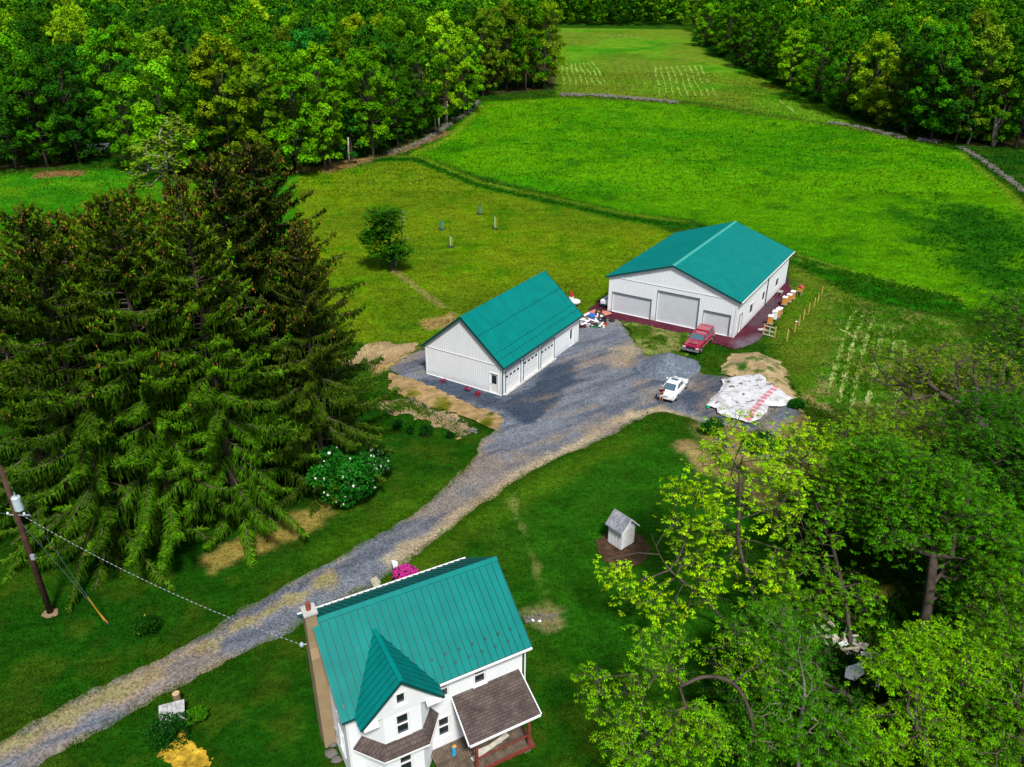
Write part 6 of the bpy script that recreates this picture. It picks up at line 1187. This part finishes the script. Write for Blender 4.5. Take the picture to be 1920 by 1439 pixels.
# ------------------------------------------------------------------ well cover, slabs and small things near the house
b = G(325, 1350); o = thing('well_cover', 'weathered grey plank cover sloping beside the dark plants and yellow groundcover', 'plank cover', (b.x, b.y, 0), R(20)); m = MB()
for k in range(6): m.slab([(-.62 + k * .215, -.5, .42), (-.62 + k * .215 + .205, -.5, .42), (-.62 + k * .215 + .205, .55, .72), (-.62 + k * .215, .55, .72)], (0, 0, -.04))
m.build('planks', paint('grey_planks', (.36, .37, .37), .85, .35, 5, bump=.5, bscale=12), o); m = MB(); m.box(-.58, -.42, 0, .6, .42, .38); m.build('frame', M_wood, o)
b = G(337, 1317); o = thing('log_stump', 'round pale log end standing above the plank cover', 'log', (b.x, b.y - .15, 0)); m = MB(); m.tube([(0, 0, 0), (0, 0, .85)], .20, 14); m.build('log', paint('log_bark', (.22, .15, .09), .9), o); m = MB(); m.tube([(0, 0, .85), (0, 0, .862)], .185, 14); m.build('cut_face', paint('cut_wood', (.50, .36, .20), .8, .3, 9), o)
def slabthing(label, pxs, z, mat, name='stone_slab', th=.08, cat='stone slab'):
    m = MB(); m.slab([(G(*p).x, G(*p).y, z) for p in pxs], (0, 0, -th)); return tag(m.build(name, mat, bevel=.01), label, cat)
slabthing('pale concrete slab in the grass beside the farmhouse back eave', [(694, 1088), (706, 1082), (714, 1092), (712, 1102), (700, 1102)], .08, paint('slab', (.42, .40, .30), .9, .2, 3))
m = MB(); b = G(740, 1072); m.slab([(b.x - .18, b.y + .1, .9), (b.x + .25, b.y - .05, .9), (b.x + .3, b.y - .25, .35), (b.x - .05, b.y - .1, .35)], (.02, .05, -.02)); tag(m.build('white_cloth', M_white), 'folded white cloth or panel beside the magenta bush', 'cloth')
slabthing('white board lying on the worn grass right of the farmhouse', [(996, 1162), (1014, 1163), (1015, 1168), (997, 1166)], .06, M_white, 'board', .03, 'board')
stones('log_pile', 'pile of pale logs and rocks on the worn grass right of the farmhouse', GP([(985, 1165), (1010, 1158), (1040, 1160), (1050, 1155)]), .5, 34, .13, 12, cat='logs')
slabthing('long pale plank lying across the porch deck', [(899, 1404), (952, 1366), (960, 1372), (908, 1408)], .55, M_wood, 'plank', .04, 'plank')
HM = hs.matrix_basis
def hp(x, y, z): v = Matrix.Translation((HX, HY, 0)) @ Matrix.Rotation(HA, 4, 'Z') @ Vector((x, y, z)); return v
bpy.data.objects.remove(bpy.data.objects['plank']) if 'plank' in bpy.data.objects else None
m = MB(); m.bar(hp(5.6, -1.5, .49), hp(7.9, -1.0, .49), .24, .05); m.bar(hp(5.9, -1.2, .53), hp(7.4, -1.25, .53), .14, .04); tag(m.build('plank', paint('pale_plank', (.52, .50, .42), .8, .2, 3)), 'long pale planks lying across the porch deck', 'planks')
q = hp(8.2, -.7, .45); o = thing('basket', 'round straw basket on the porch deck near the far post', 'basket', q); m = MB(); m.tube([(0, 0, 0), (0, 0, .25)], [.14, .2], 12); m.build('bowl', paint('straw', (.6, .45, .25), .9), o); m = MB(); m.tube([(0, 0, .25), (0, 0, .28)], .21, 12); m.build('rim', M_wood, o)
q = hp(4.95, -.75, .45); o = thing('toy', 'blue and orange plastic toy standing by the porch roof corner', 'toy', q); m = MB(); m.tube([(0, 0, 0), (0, 0, .55)], .11, 10); m.build('blue_post', paint('toy_blue', (.03, .38, .70), .4), o); m = MB(); m.ball((.05, -.02, .62), (.12, .09, .09), 10, 6); m.build('orange_top', paint('toy_orange', (.75, .28, .05), .4), o)
for i, (px, s_) in enumerate([((622, 1415), .35), ((632, 1428), .30), ((624, 1400), .22)]):
    b = G(*px); q = MB(); q.ball((0, 0, .1), (s_, s_ * .7, s_ * .5), 7, 5, i, .2); o = tag(q.build('rock', M_rock), ['large pale rock at the foot of the chimney', 'rock below the large one at the chimney foot', 'small rock above the others at the chimney foot'][i], 'rock', 'rocks at the foot of the chimney'); o.location = b
# scrap under the trees
g = random.Random(9); M_pale = paint('pale_lumber', (.58, .52, .42), .8, .25, 4)
for i in range(34):
    px = g.uniform(1535, 1650); py = 1175 + (px - 1535) * .75 + g.uniform(-22, 28); b = G(px, py); a = g.uniform(0, 3.14); L = g.uniform(.5, 1.6); d = Vector((math.cos(a), math.sin(a), g.uniform(-.12, .12))) * L / 2; p = b + Vector((0, 0, g.uniform(.08, .5))); wh = i % 4 == 0
    board('white scrap board in the heap under the right-hand trees' if wh else 'pale scrap board in the heap under the right-hand trees', p - d, p + d, g.uniform(.1, .35), .04, M_white if wh else M_pale, 'scrap_board', 'white scrap boards under the trees' if wh else 'pale scrap boards under the trees')
m = MB(); q = [G(1583, 1262), G(1612, 1255), G(1618, 1275), G(1598, 1290), G(1580, 1282)]; m.slab([(p.x, p.y, .5 + .08 * (i % 2)) for i, p in enumerate(q)], (0, 0, -.05)); tag(m.build('white_sheet', M_sheet if False else M_white, bevel=.02), 'bright white sheet of board on the scrap heap under the trees', 'sheet')
b = G(1195, 1436); o = thing('grill', 'dark garden grill half hidden under the near maple at the bottom', 'grill', tuple(b)); m = MB(); m.ball((0, 0, .8), (.3, .3, .25), 14, 8); m.build('bowl', M_black, o, smooth=True)
for k in range(3): m = MB(); m.tube([(0, 0, .75), (math.cos(k * 2.1) * .35, math.sin(k * 2.1) * .35, 0)], .02, 5); m.build('leg', M_black, o)
# white vehicle in the left wood
b = G(188, 286); o = thing('parked_van', 'white van roof half hidden in the shade of the left wood', 'van', tuple(b), .2); m = MB(); m.box(-2.2, -.9, .5, 2.2, .9, 1.9); m.build('body', M_white, o, bevel=.2); m = MB(); m.box(-1.2, -.92, 1.2, 1.6, -.905, 1.7); m.build('window', M_glass, o)
for x_ in (-1.3, 1.3): m = MB(); m.tube([(x_, -.95, .34), (x_, -.7, .34)], .34, 14); m.build('wheel', M_tyre, o)

# ------------------------------------------------------------------ utility pole and wires
b = G(95, 1150); po = thing('utility_pole', 'brown wooden utility pole with a pale transformer in front of the spruces', 'utility pole', tuple(b)); ht = 10.9
m = MB(); m.tube([(0, 0, -.2), (0, 0, ht)], [.19, .13], 12); m.build('pole', paint('creosote_wood', (.055, .022, .012), .85, .5, 2), po, smooth=True)
m = MB(); m.tube([(.36, -.1, 7.95), (.36, -.1, 8.0), (.36, -.1, 8.85), (.36, -.1, 8.92)], [.22, .25, .25, .18], 16); tr2 = m.build('transformer', paint('pale_blue_grey', (.45, .56, .62), .35), po, smooth=False); m = MB(); m.tube([(.36, -.1, 8.92), (.36, -.1, 9.2)], [.05, .03], 8); m.build('bushing', M_grey, tr2); m = MB(); m.bar((.0, -.05, 8.4), (.2, -.08, 8.4), .08, .3); m.build('bracket', M_grey, tr2)
m = MB(); m.bar((-.5, 0, 7.55), (.9, -.1, 7.6), .06, .06); m.build('crossarm', M_grey, po)
for x_ in (-.45, .0, .5): m = MB(); m.ball((x_, -.05, 7.68), (.07, .07, .1), 8, 6); m.build('insulator', M_white, po)
m = MB(); m.box(.12, -.25, 4.4, .36, -.1, 4.75); m.build('meter_box', M_grey, po)
m = MB(); m.ball((0, 0, .0), (.5, .42, .1), 12, 6, 3, .15); m.build('bare_earth_collar', paint('tan_earth', (.22, .16, .09), .95), po)
M_wire, t_, p_ = newmat('twisted_cable'); tc = N(t_, 'ShaderNodeTexCoord'); wv = N(t_, 'ShaderNodeTexWave'); wv.inputs['Scale'].default_value = 1.1; t_.links.new(tc.outputs['Object'], wv.inputs['Vector']); rr_ = N(t_, 'ShaderNodeValToRGB'); rr_.color_ramp.interpolation = 'CONSTANT'; rr_.color_ramp.elements[1].position = .5; rr_.color_ramp.elements[0].color = (.06, .06, .07, 1); rr_.color_ramp.elements[1].color = (.42, .44, .46, 1); t_.links.new(wv.outputs[0], rr_.inputs[0]); t_.links.new(rr_.outputs[0], p_.inputs['Base Color'])  # pale dashes are strand glints painted into the cable colour
def wire(label, a, b_, sag, r, mat, name='wire', grp=None):
    a = Vector(a); b_ = Vector(b_); pts = []
    for i in range(25): t = i / 24; p = a.lerp(b_, t); p.z -= 4 * sag * t * (1 - t); pts.append(p)
    m = MB(); m.tube(pts, r, 6); return tag(m.build(name, mat), label, 'wire', grp)
top = b + Vector((0, 0, 7.7)); hend = hp(-.62, 5.4, 5.1)
wire('twisted pale service cable from the pole across the drive to the farmhouse', top + Vector((.2, -.05, 0)), hend, .7, .015, M_wire, 'service_cable')
M_gw = paint('dark_wire', (.05, .09, .09), .5)
wire('wire from the pole top leaving through the left edge', b + Vector((0, 0, 10.6)), b + Vector((-14, 6, 11)), .3, .02, M_gw); wire('lower wire from the pole leaving through the left edge', b + Vector((0, 0, 7.5)), b + Vector((-14, 4, 8)), .4, .02, M_gw)
an = G(201, 1172)
wire('guy wire slanting from the pole top to the ground', b + Vector((0, 0, 10.2)), an, .0, .016, M_gw, 'guy_wire')
wire('second guy wire slanting from the pole to the same anchor', b + Vector((0, 0, 7.2)), an + Vector((.15, 0, 0)), .0, .016, M_gw, 'guy_wire')
for i, (s0, s1, hh) in enumerate(((.03, .20, 10.2), (.02, .14, 7.2))):
    A = an + Vector((.15 * i, 0, 0)); B = b + Vector((0, 0, hh)); m = MB(); m.tube([A.lerp(B, s0), A.lerp(B, s1)], .035, 8); tag(m.build('guy_guard', paint('yellow_plastic', (.40, .20, .015), .5)), ['yellow plastic guard on the upper guy wire', 'short yellow plastic guard on the lower guy wire'][i], 'guard', 'yellow guards on the guy wires')

# ------------------------------------------------------------------ vehicles
def ring_loft(st, mb, close=True):
    """st: list of (x, [(y,z)...]) half sections, mirrored; lofted along x"""
    n = len(st[0][1]); V = []
    for x, pr in st:
        V += [(x, y, z) for y, z in pr] + [(x, -y, z) for y, z in reversed(pr)]
    k = 2 * n; F = []
    for i in range(len(st) - 1):
        for j in range(k): a = i * k + j; b = i * k + (j + 1) % k; F.append((a, b, b + k, a + k))
    F.append(tuple(range(k - 1, -1, -1))); F.append(tuple((len(st) - 1) * k + j for j in range(k))); mb.add(V, F); return mb
def wheel(parent, x, y, r, w_, rimc=(.5, .5, .52)):
    s = 1 if y > 0 else -1; m = MB(); m.tube([(x, y - s * w_, r), (x, y - s * w_ * .1, r), (x, y, r)], [r * .97, r, r * .92], 22); o = m.build('wheel', M_tyre, parent); m = MB(); m.tube([(x, y - s * .02, r), (x, y + s * .012, r)], [r * .62, r * .56], 18); m.build('rim', paint('alloy', rimc, .3, metal=.7), o); return o
def arch(mb, x, y, r):
    s = 1 if y > 0 else -1; n = 14; pts = []
    for i in range(n + 1): a = math.pi * i / n; pts.append((x + math.cos(a) * r, y + s * .006, r * .85 + math.sin(a) * r * .95))
    mb.poly(pts if s < 0 else pts[::-1])
# maroon pickup with cap
f_ = G(1313, 664); r_ = G(1335, 641); hd = (f_ - r_).normalized(); ang = math.atan2(hd.y, hd.x); ctr = (f_ + r_) / 2; left = Vector((-hd.y, hd.x, 0)); side = left if left.x < 0 else -left; ctr = ctr + side * .92
M_mar = paint('maroon_car_paint', (.30, .006, .035), .22, .06, 2, spec=.6, coat=.8); M_chr = paint('chrome', (.62, .64, .66), .18, .05, 3, metal=.9); M_tan = paint('tan_stripe', (.55, .42, .30), .4)
car = thing('pickup_truck', 'maroon pickup with matching camper cap and chrome bumper parked before the barn', 'pickup', (ctr.x, ctr.y, 0), ang)
W = .96
def sec(w0, w1, zb, zm, zt_): return [(0, zb), (w0 * .9, zb), (w0, zb + .12), (w1, zm), (w1 * .95, zt_ - .03), (w1 * .86, zt_), (0, zt_ + .02)]
m = ring_loft([(-2.75, sec(W * .93, W * .94, .52, .75, 1.03)), (-2.68, sec(W * .97, W * .98, .42, .8, 1.08)), (-.6, sec(W, W, .40, .8, 1.10)), (.55, sec(W, W, .40, .8, 1.10)), (1.1, sec(W, W, .40, .8, 1.10)), (1.35, sec(W * .99, W * .98, .40, .8, 1.08)), (2.4, sec(W * .97, W * .94, .42, .75, 1.00)), (2.62, sec(W * .95, W * .90, .45, .72, .93))], MB()); m.build('body', M_mar, car, smooth=False, bevel=.03)
m = MB(); m.add([(-2.6, -.86, 1.09), (-.62, -.86, 1.09), (-.62, .86, 1.09), (-2.6, .86, 1.09), (-2.5, -.76, 1.68), (-.66, -.76, 1.70), (-.66, .76, 1.70), (-2.5, .76, 1.68)], [(4, 5, 6, 7), (0, 1, 5, 4), (1, 2, 6, 5), (2, 3, 7, 6), (3, 0, 4, 7)]); cap = m.build('camper_cap', M_mar, car, bevel=.05)
m = MB()
for y in (-.55, -.28, 0, .28, .55): m.box(-2.4, y - .04, 1.69, -.75, y + .04, 1.715)
m.build('roof_ribs', paint('faded_maroon', (.50, .18, .22), .4), cap)
m = MB(); m.add([(-.60, -.84, 1.10), (1.12, -.84, 1.10), (1.12, .84, 1.10), (-.60, .84, 1.10), (-.52, -.70, 1.60), (.42, -.70, 1.62), (.42, .70, 1.62), (-.52, .70, 1.60)], [(4, 5, 6, 7), (0, 1, 5, 4), (1, 2, 6, 5), (2, 3, 7, 6), (3, 0, 4, 7)]); cb = m.build('cab', M_mar, car, bevel=.04)
def facequad(mb, A, B, C, D, s0, s1, t0, t1, off):
    A, B, C, D = map(Vector, (A, B, C, D)); n = (B - A).cross(D - A).normalized(); P = lambda s, t: (A.lerp(B, s)).lerp(D.lerp(C, s), t) + n * off; mb.poly([P(s0, t0), P(s1, t0), P(s1, t1), P(s0, t1)])
m = MB(); facequad(m, (1.12, -.84, 1.10), (1.12, .84, 1.10), (.42, .70, 1.62), (.42, -.70, 1.62), .05, .95, .10, .90, .008); m.build('windshield', M_cglass, cb)
for s in (-1, 1):
    m = MB(); A, B, C, D = ((-.60, s * .84, 1.10), (1.12, s * .84, 1.10), (.42, s * .70, 1.62), (-.52, s * .70, 1.60))
    if s < 0: facequad(m, A, B, C, D, .12, .82, .12, .86, .012)
    else: facequad(m, B, A, D, C, .18, .88, .12, .86, .012)
    m.build('side_window', M_cglass, cb); m = MB(); A, B, C, D = ((-2.6, s * .86, 1.09), (-.62, s * .86, 1.09), (-.66, s * .76, 1.70), (-2.5, s * .76, 1.68))
    if s < 0: facequad(m, A, B, C, D, .08, .92, .2, .8, .012)
    else: facequad(m, B, A, D, C, .08, .92, .2, .8, .012)
    m.build('side_window', M_cglass, cap)
    m = MB(); m.box(-2.6, s * W - .004, .60, 2.4, s * W + .006, .66); m.build('side_stripe', M_tan, car)
    m = MB(); m.box(.62, s * 1.02 - .1, 1.12, .80, s * 1.02 + .1, 1.30); m.build('mirror', M_chr, car, bevel=.02)
    m = MB(); arch(m, 1.75, s * W * .985, .42); arch(m, -1.75, s * W, .42); m.build('wheel_arch', M_black, car)
    for x in (1.75, -1.75): wheel(car, x, s * (W + .01), .36, .22)
    m = MB(); m.box(2.60, s * .72 - .17, .70, 2.66, s * .72 + .17, .86); m.build('headlight', paint('lamp_glass', (.6, .65, .68), .1), car, bevel=.01)
m = MB(); m.box(2.60, -.52, .66, 2.65, .52, .88); m.build('grille', M_black, car); m = MB(); m.box(2.62, -.97, .42, 2.80, .97, .62); m.build('front_bumper', M_chr, car, bevel=.03); m = MB(); m.box(-2.88, -.95, .42, -2.72, .95, .58); m.build('rear_bumper', M_chr, car, bevel=.02)
m = MB(); m.box(1.45, -.5, 1.105, 2.2, .5, 1.125); m.build('hood_panel', M_mar, car, bevel=.01)

# white sedan
r_ = G(1269, 752); f_ = G(1287.5, 729.5); hd = (f_ - r_).normalized(); ang = math.atan2(hd.y, hd.x); ctr = (f_ + r_) / 2; left = Vector((-hd.y, hd.x, 0)); ctr = ctr + left * .88
M_wcar = paint('white_car_paint', (.82, .83, .84), .2, .02, 2, coat=.7)
car = thing('sedan', 'white four-door sedan parked on the gravel with a person beside its boot', 'car', (ctr.x, ctr.y, 0), ang); W = .90
def sc2(w, zb, zt_): return [(0, zb), (w * .86, zb), (w * .96, zb + .1), (w, zb + .3), (w * .97, zt_ - .1), (w * .86, zt_ - .01), (0, zt_ + .01)]
m = ring_loft([(-2.36, sc2(W * .80, .36, .82)), (-2.28, sc2(W * .92, .26, .93)), (-1.7, sc2(W * .99, .22, .98)), (-.8, sc2(W, .20, .97)), (.6, sc2(W, .20, .94)), (1.3, sc2(W * .99, .20, .88)), (1.95, sc2(W * .93, .22, .76)), (2.25, sc2(W * .80, .26, .66)), (2.36, sc2(W * .66, .34, .58))], MB()); m.build('body', M_wcar, car, smooth=True, bevel=0)
Rf = [(-.75, -.60, 1.40), (.35, -.61, 1.42), (.35, .61, 1.42), (-.75, .60, 1.40)]; Bt = [(-1.72, -.74, .965), (1.22, -.78, .90), (1.22, .78, .90), (-1.72, .74, .965)]
m = MB(); m.add(Bt + Rf, [(4, 5, 6, 7), (0, 1, 5, 4), (1, 2, 6, 5), (2, 3, 7, 6), (3, 0, 4, 7)]); cb = m.build('cabin', M_wcar, car, bevel=.13)
m = MB(); facequad(m, Bt[1], Bt[2], Rf[2], Rf[1], .06, .94, .08, .92, .012); m.build('windshield', M_cglass, cb); m = MB(); facequad(m, Bt[3], Bt[0], Rf[0], Rf[3], .08, .92, .12, .9, .012); m.build('rear_window', M_cglass, cb)
m = MB(); m.box(-.1, -.35, 1.418, .3, .35, 1.424); m.build('sunroof', M_cglass, cb)
for s in (-1, 1):
    for a_, b_2 in ((.16, .47), (.51, .84)):
        m = MB()
        if s < 0: facequad(m, Bt[0], Bt[1], Rf[1], Rf[0], a_, b_2, .12, .86, .014)
        else: facequad(m, Bt[2], Bt[3], Rf[3], Rf[2], 1 - b_2, 1 - a_, .12, .86, .014)
        m.build('side_window', M_cglass, cb)
    m = MB(); arch(m, 1.42, s * W * .985, .37); arch(m, -1.38, s * W * .995, .37); m.build('wheel_arch', M_black, car)
    for x in (1.42, -1.38): wheel(car, x, s * (W + .005), .33, .2)
    m = MB(); m.box(-2.33, s * .60 - .2, .68, -2.22, s * .60 + .17, .84); m.build('tail_light', paint('red_lens', (.5, .01, .01), .15), car, bevel=.03)
    m = MB(); m.box(2.12, s * .58 - .16, .56, 2.28, s * .58 + .14, .70); m.build('headlight', paint('lamp_glass', (.6, .65, .68), .1), car, bevel=.03)
    m = MB(); m.box(.72, s * .98 - .09, .92, .90, s * .98 + .09, 1.06); m.build('mirror', M_wcar, car, bevel=.03)
m = MB(); m.box(-2.385, -.24, .62, -2.36, .24, .76); m.build('number_plate', paint('plate', (.35, .40, .48), .5), car); m = MB(); m.box(-2.38, -.72, .30, -2.25, .72, .40); m.build('rear_bumper', M_black, car, bevel=.02)

# ------------------------------------------------------------------ person standing by the sedan
def skin_mesh(name, nodes, edges, mat, parent, root=0, sub=2):
    me = bpy.data.meshes.new(name); bm = bmesh.new(); lay = bm.verts.layers.skin.verify(); vs = []
    for i, (p, r) in enumerate(nodes):
        v = bm.verts.new(p); v[lay].radius = (r, r) if not hasattr(r, '__len__') else r; v[lay].use_root = (i == root); vs.append(v)
    for a, b in edges: bm.edges.new((vs[a], vs[b]))
    bm.to_mesh(me); bm.free(); me.materials.append(mat); o = link(bpy.data.objects.new(name, me), parent); s = o.modifiers.new('skin', 'SKIN'); s.use_smooth_shade = True; u = o.modifiers.new('sub', 'SUBSURF'); u.levels = sub; u.render_levels = sub; return o
M_skin = paint('skin', (.42, .21, .15), .6, .06, 6); M_shirt = paint('maroon_shirt', (.075, .004, .018), .85, .12, 6); M_short = paint('light_grey_shorts', (.55, .56, .58), .85, .08, 5); M_hair = paint('light_hair', (.50, .36, .26), .8)
b = G(1239, 755); pe = thing('person', 'person in a maroon t-shirt and light shorts standing with hands together at the sedan boot', 'person', tuple(b), R(-75))
# local +x faces the camera; y left
N_ = [((0, 0, .95), (.125, .15)), ((0, 0, 1.10), (.11, .145)), ((.005, 0, 1.28), (.115, .17)), ((0, 0, 1.42), (.095, .16)), ((0, 0, 1.50), .058), ((.015, 0, 1.57), .062), ((.02, 0, 1.65), .088), ((.015, 0, 1.73), .080)]; E_ = [(i, i + 1) for i in range(7)]
def limb(pts, at):
    k = len(N_)
    for i, q in enumerate(pts): N_.append(q); E_.append((at if i == 0 else k + i - 1, k + i))
    return len(N_) - 1
for s in (-1, 1):
    limb([((0, s * .10, .90), .088), ((.01, s * .115, .68), .075), ((.01, s * .12, .48), .055), ((0, s * .125, .30), .052), ((-.01, s * .13, .10), .034), ((.03, s * .135, .045), .038), ((.15, s * .15, .03), .030)], 0)
    wr = limb([((0, s * .20, 1.42), .058), ((-.01, s * .25, 1.28), .047), ((.02, s * .26, 1.14), .040), ((.14, s * .17, 1.16), .034), ((.23, s * .08, 1.19), .024), ((.27, s * .05, 1.20), .026)], 3)
    for j in range(4): limb([((.30 + .01 * j, s * (.035 - .012 * j), 1.215 - .020 * j), .0095), ((.335 - .004 * j, s * (.01 - .01 * j), 1.215 - .021 * j), .009), ((.345 - .008 * j, s * (-.02), 1.212 - .02 * j), .008)], wr)
    limb([((.265, s * .03, 1.235), .011), ((.295, s * .012, 1.25), .010)], wr)
skin_mesh('body', N_, E_, M_skin, pe)
sN = [((0, 0, .93), (.15, .18)), ((0, 0, 1.10), (.135, .17)), ((.005, 0, 1.28), (.135, .19)), ((0, 0, 1.41), (.115, .18)), ((0, 0, 1.475), (.075, .09))]; sE = [(0, 1), (1, 2), (2, 3), (3, 4)]
for s in (-1, 1): k = len(sN); sN += [((0, s * .20, 1.42), .082), ((-.01, s * .25, 1.27), .072), ((0, s * .26, 1.20), .068)]; sE += [(3, k), (k, k + 1), (k + 1, k + 2)]
skin_mesh('shirt', sN, sE, M_shirt, pe)
sN = [((0, 0, .95), (.14, .165)), ((0, 0, .86), (.13, .16))]; sE = [(0, 1)]
for s in (-1, 1): k = len(sN); sN += [((0, s * .10, .80), .108), ((.01, s * .115, .66), .100), ((.01, s * .12, .56), .098)]; sE += [(1, k), (k, k + 1), (k + 1, k + 2)]
skin_mesh('shorts', sN, sE, M_short, pe)
m = MB(); m.ball((-.012, 0, 1.735), (.105, .094, .085), 14, 8); m.build('hair', M_hair, pe, smooth=True)
for s in (-1, 1):
    m = MB(); m.ball((.104, s * .034, 1.69), (.010, .014, .010), 8, 5); m.build('eye', M_black, pe); m = MB(); m.ball((.01, s * .096, 1.675), (.025, .014, .034), 8, 5); m.build('ear', M_skin, pe)
    m = MB(); m.ball((.06, s * .145, .05), (.16, .055, .055), 10, 6); m.build('shoe', M_black, pe, smooth=True)
m = MB(); m.ball((.118, 0, 1.665), (.022, .015, .026), 8, 5); m.build('nose', M_skin, pe); m = MB(); m.ball((.104, 0, 1.625), (.010, .03, .007), 8, 5); m.build('mouth', paint('lips', (.32, .10, .09), .6), pe)
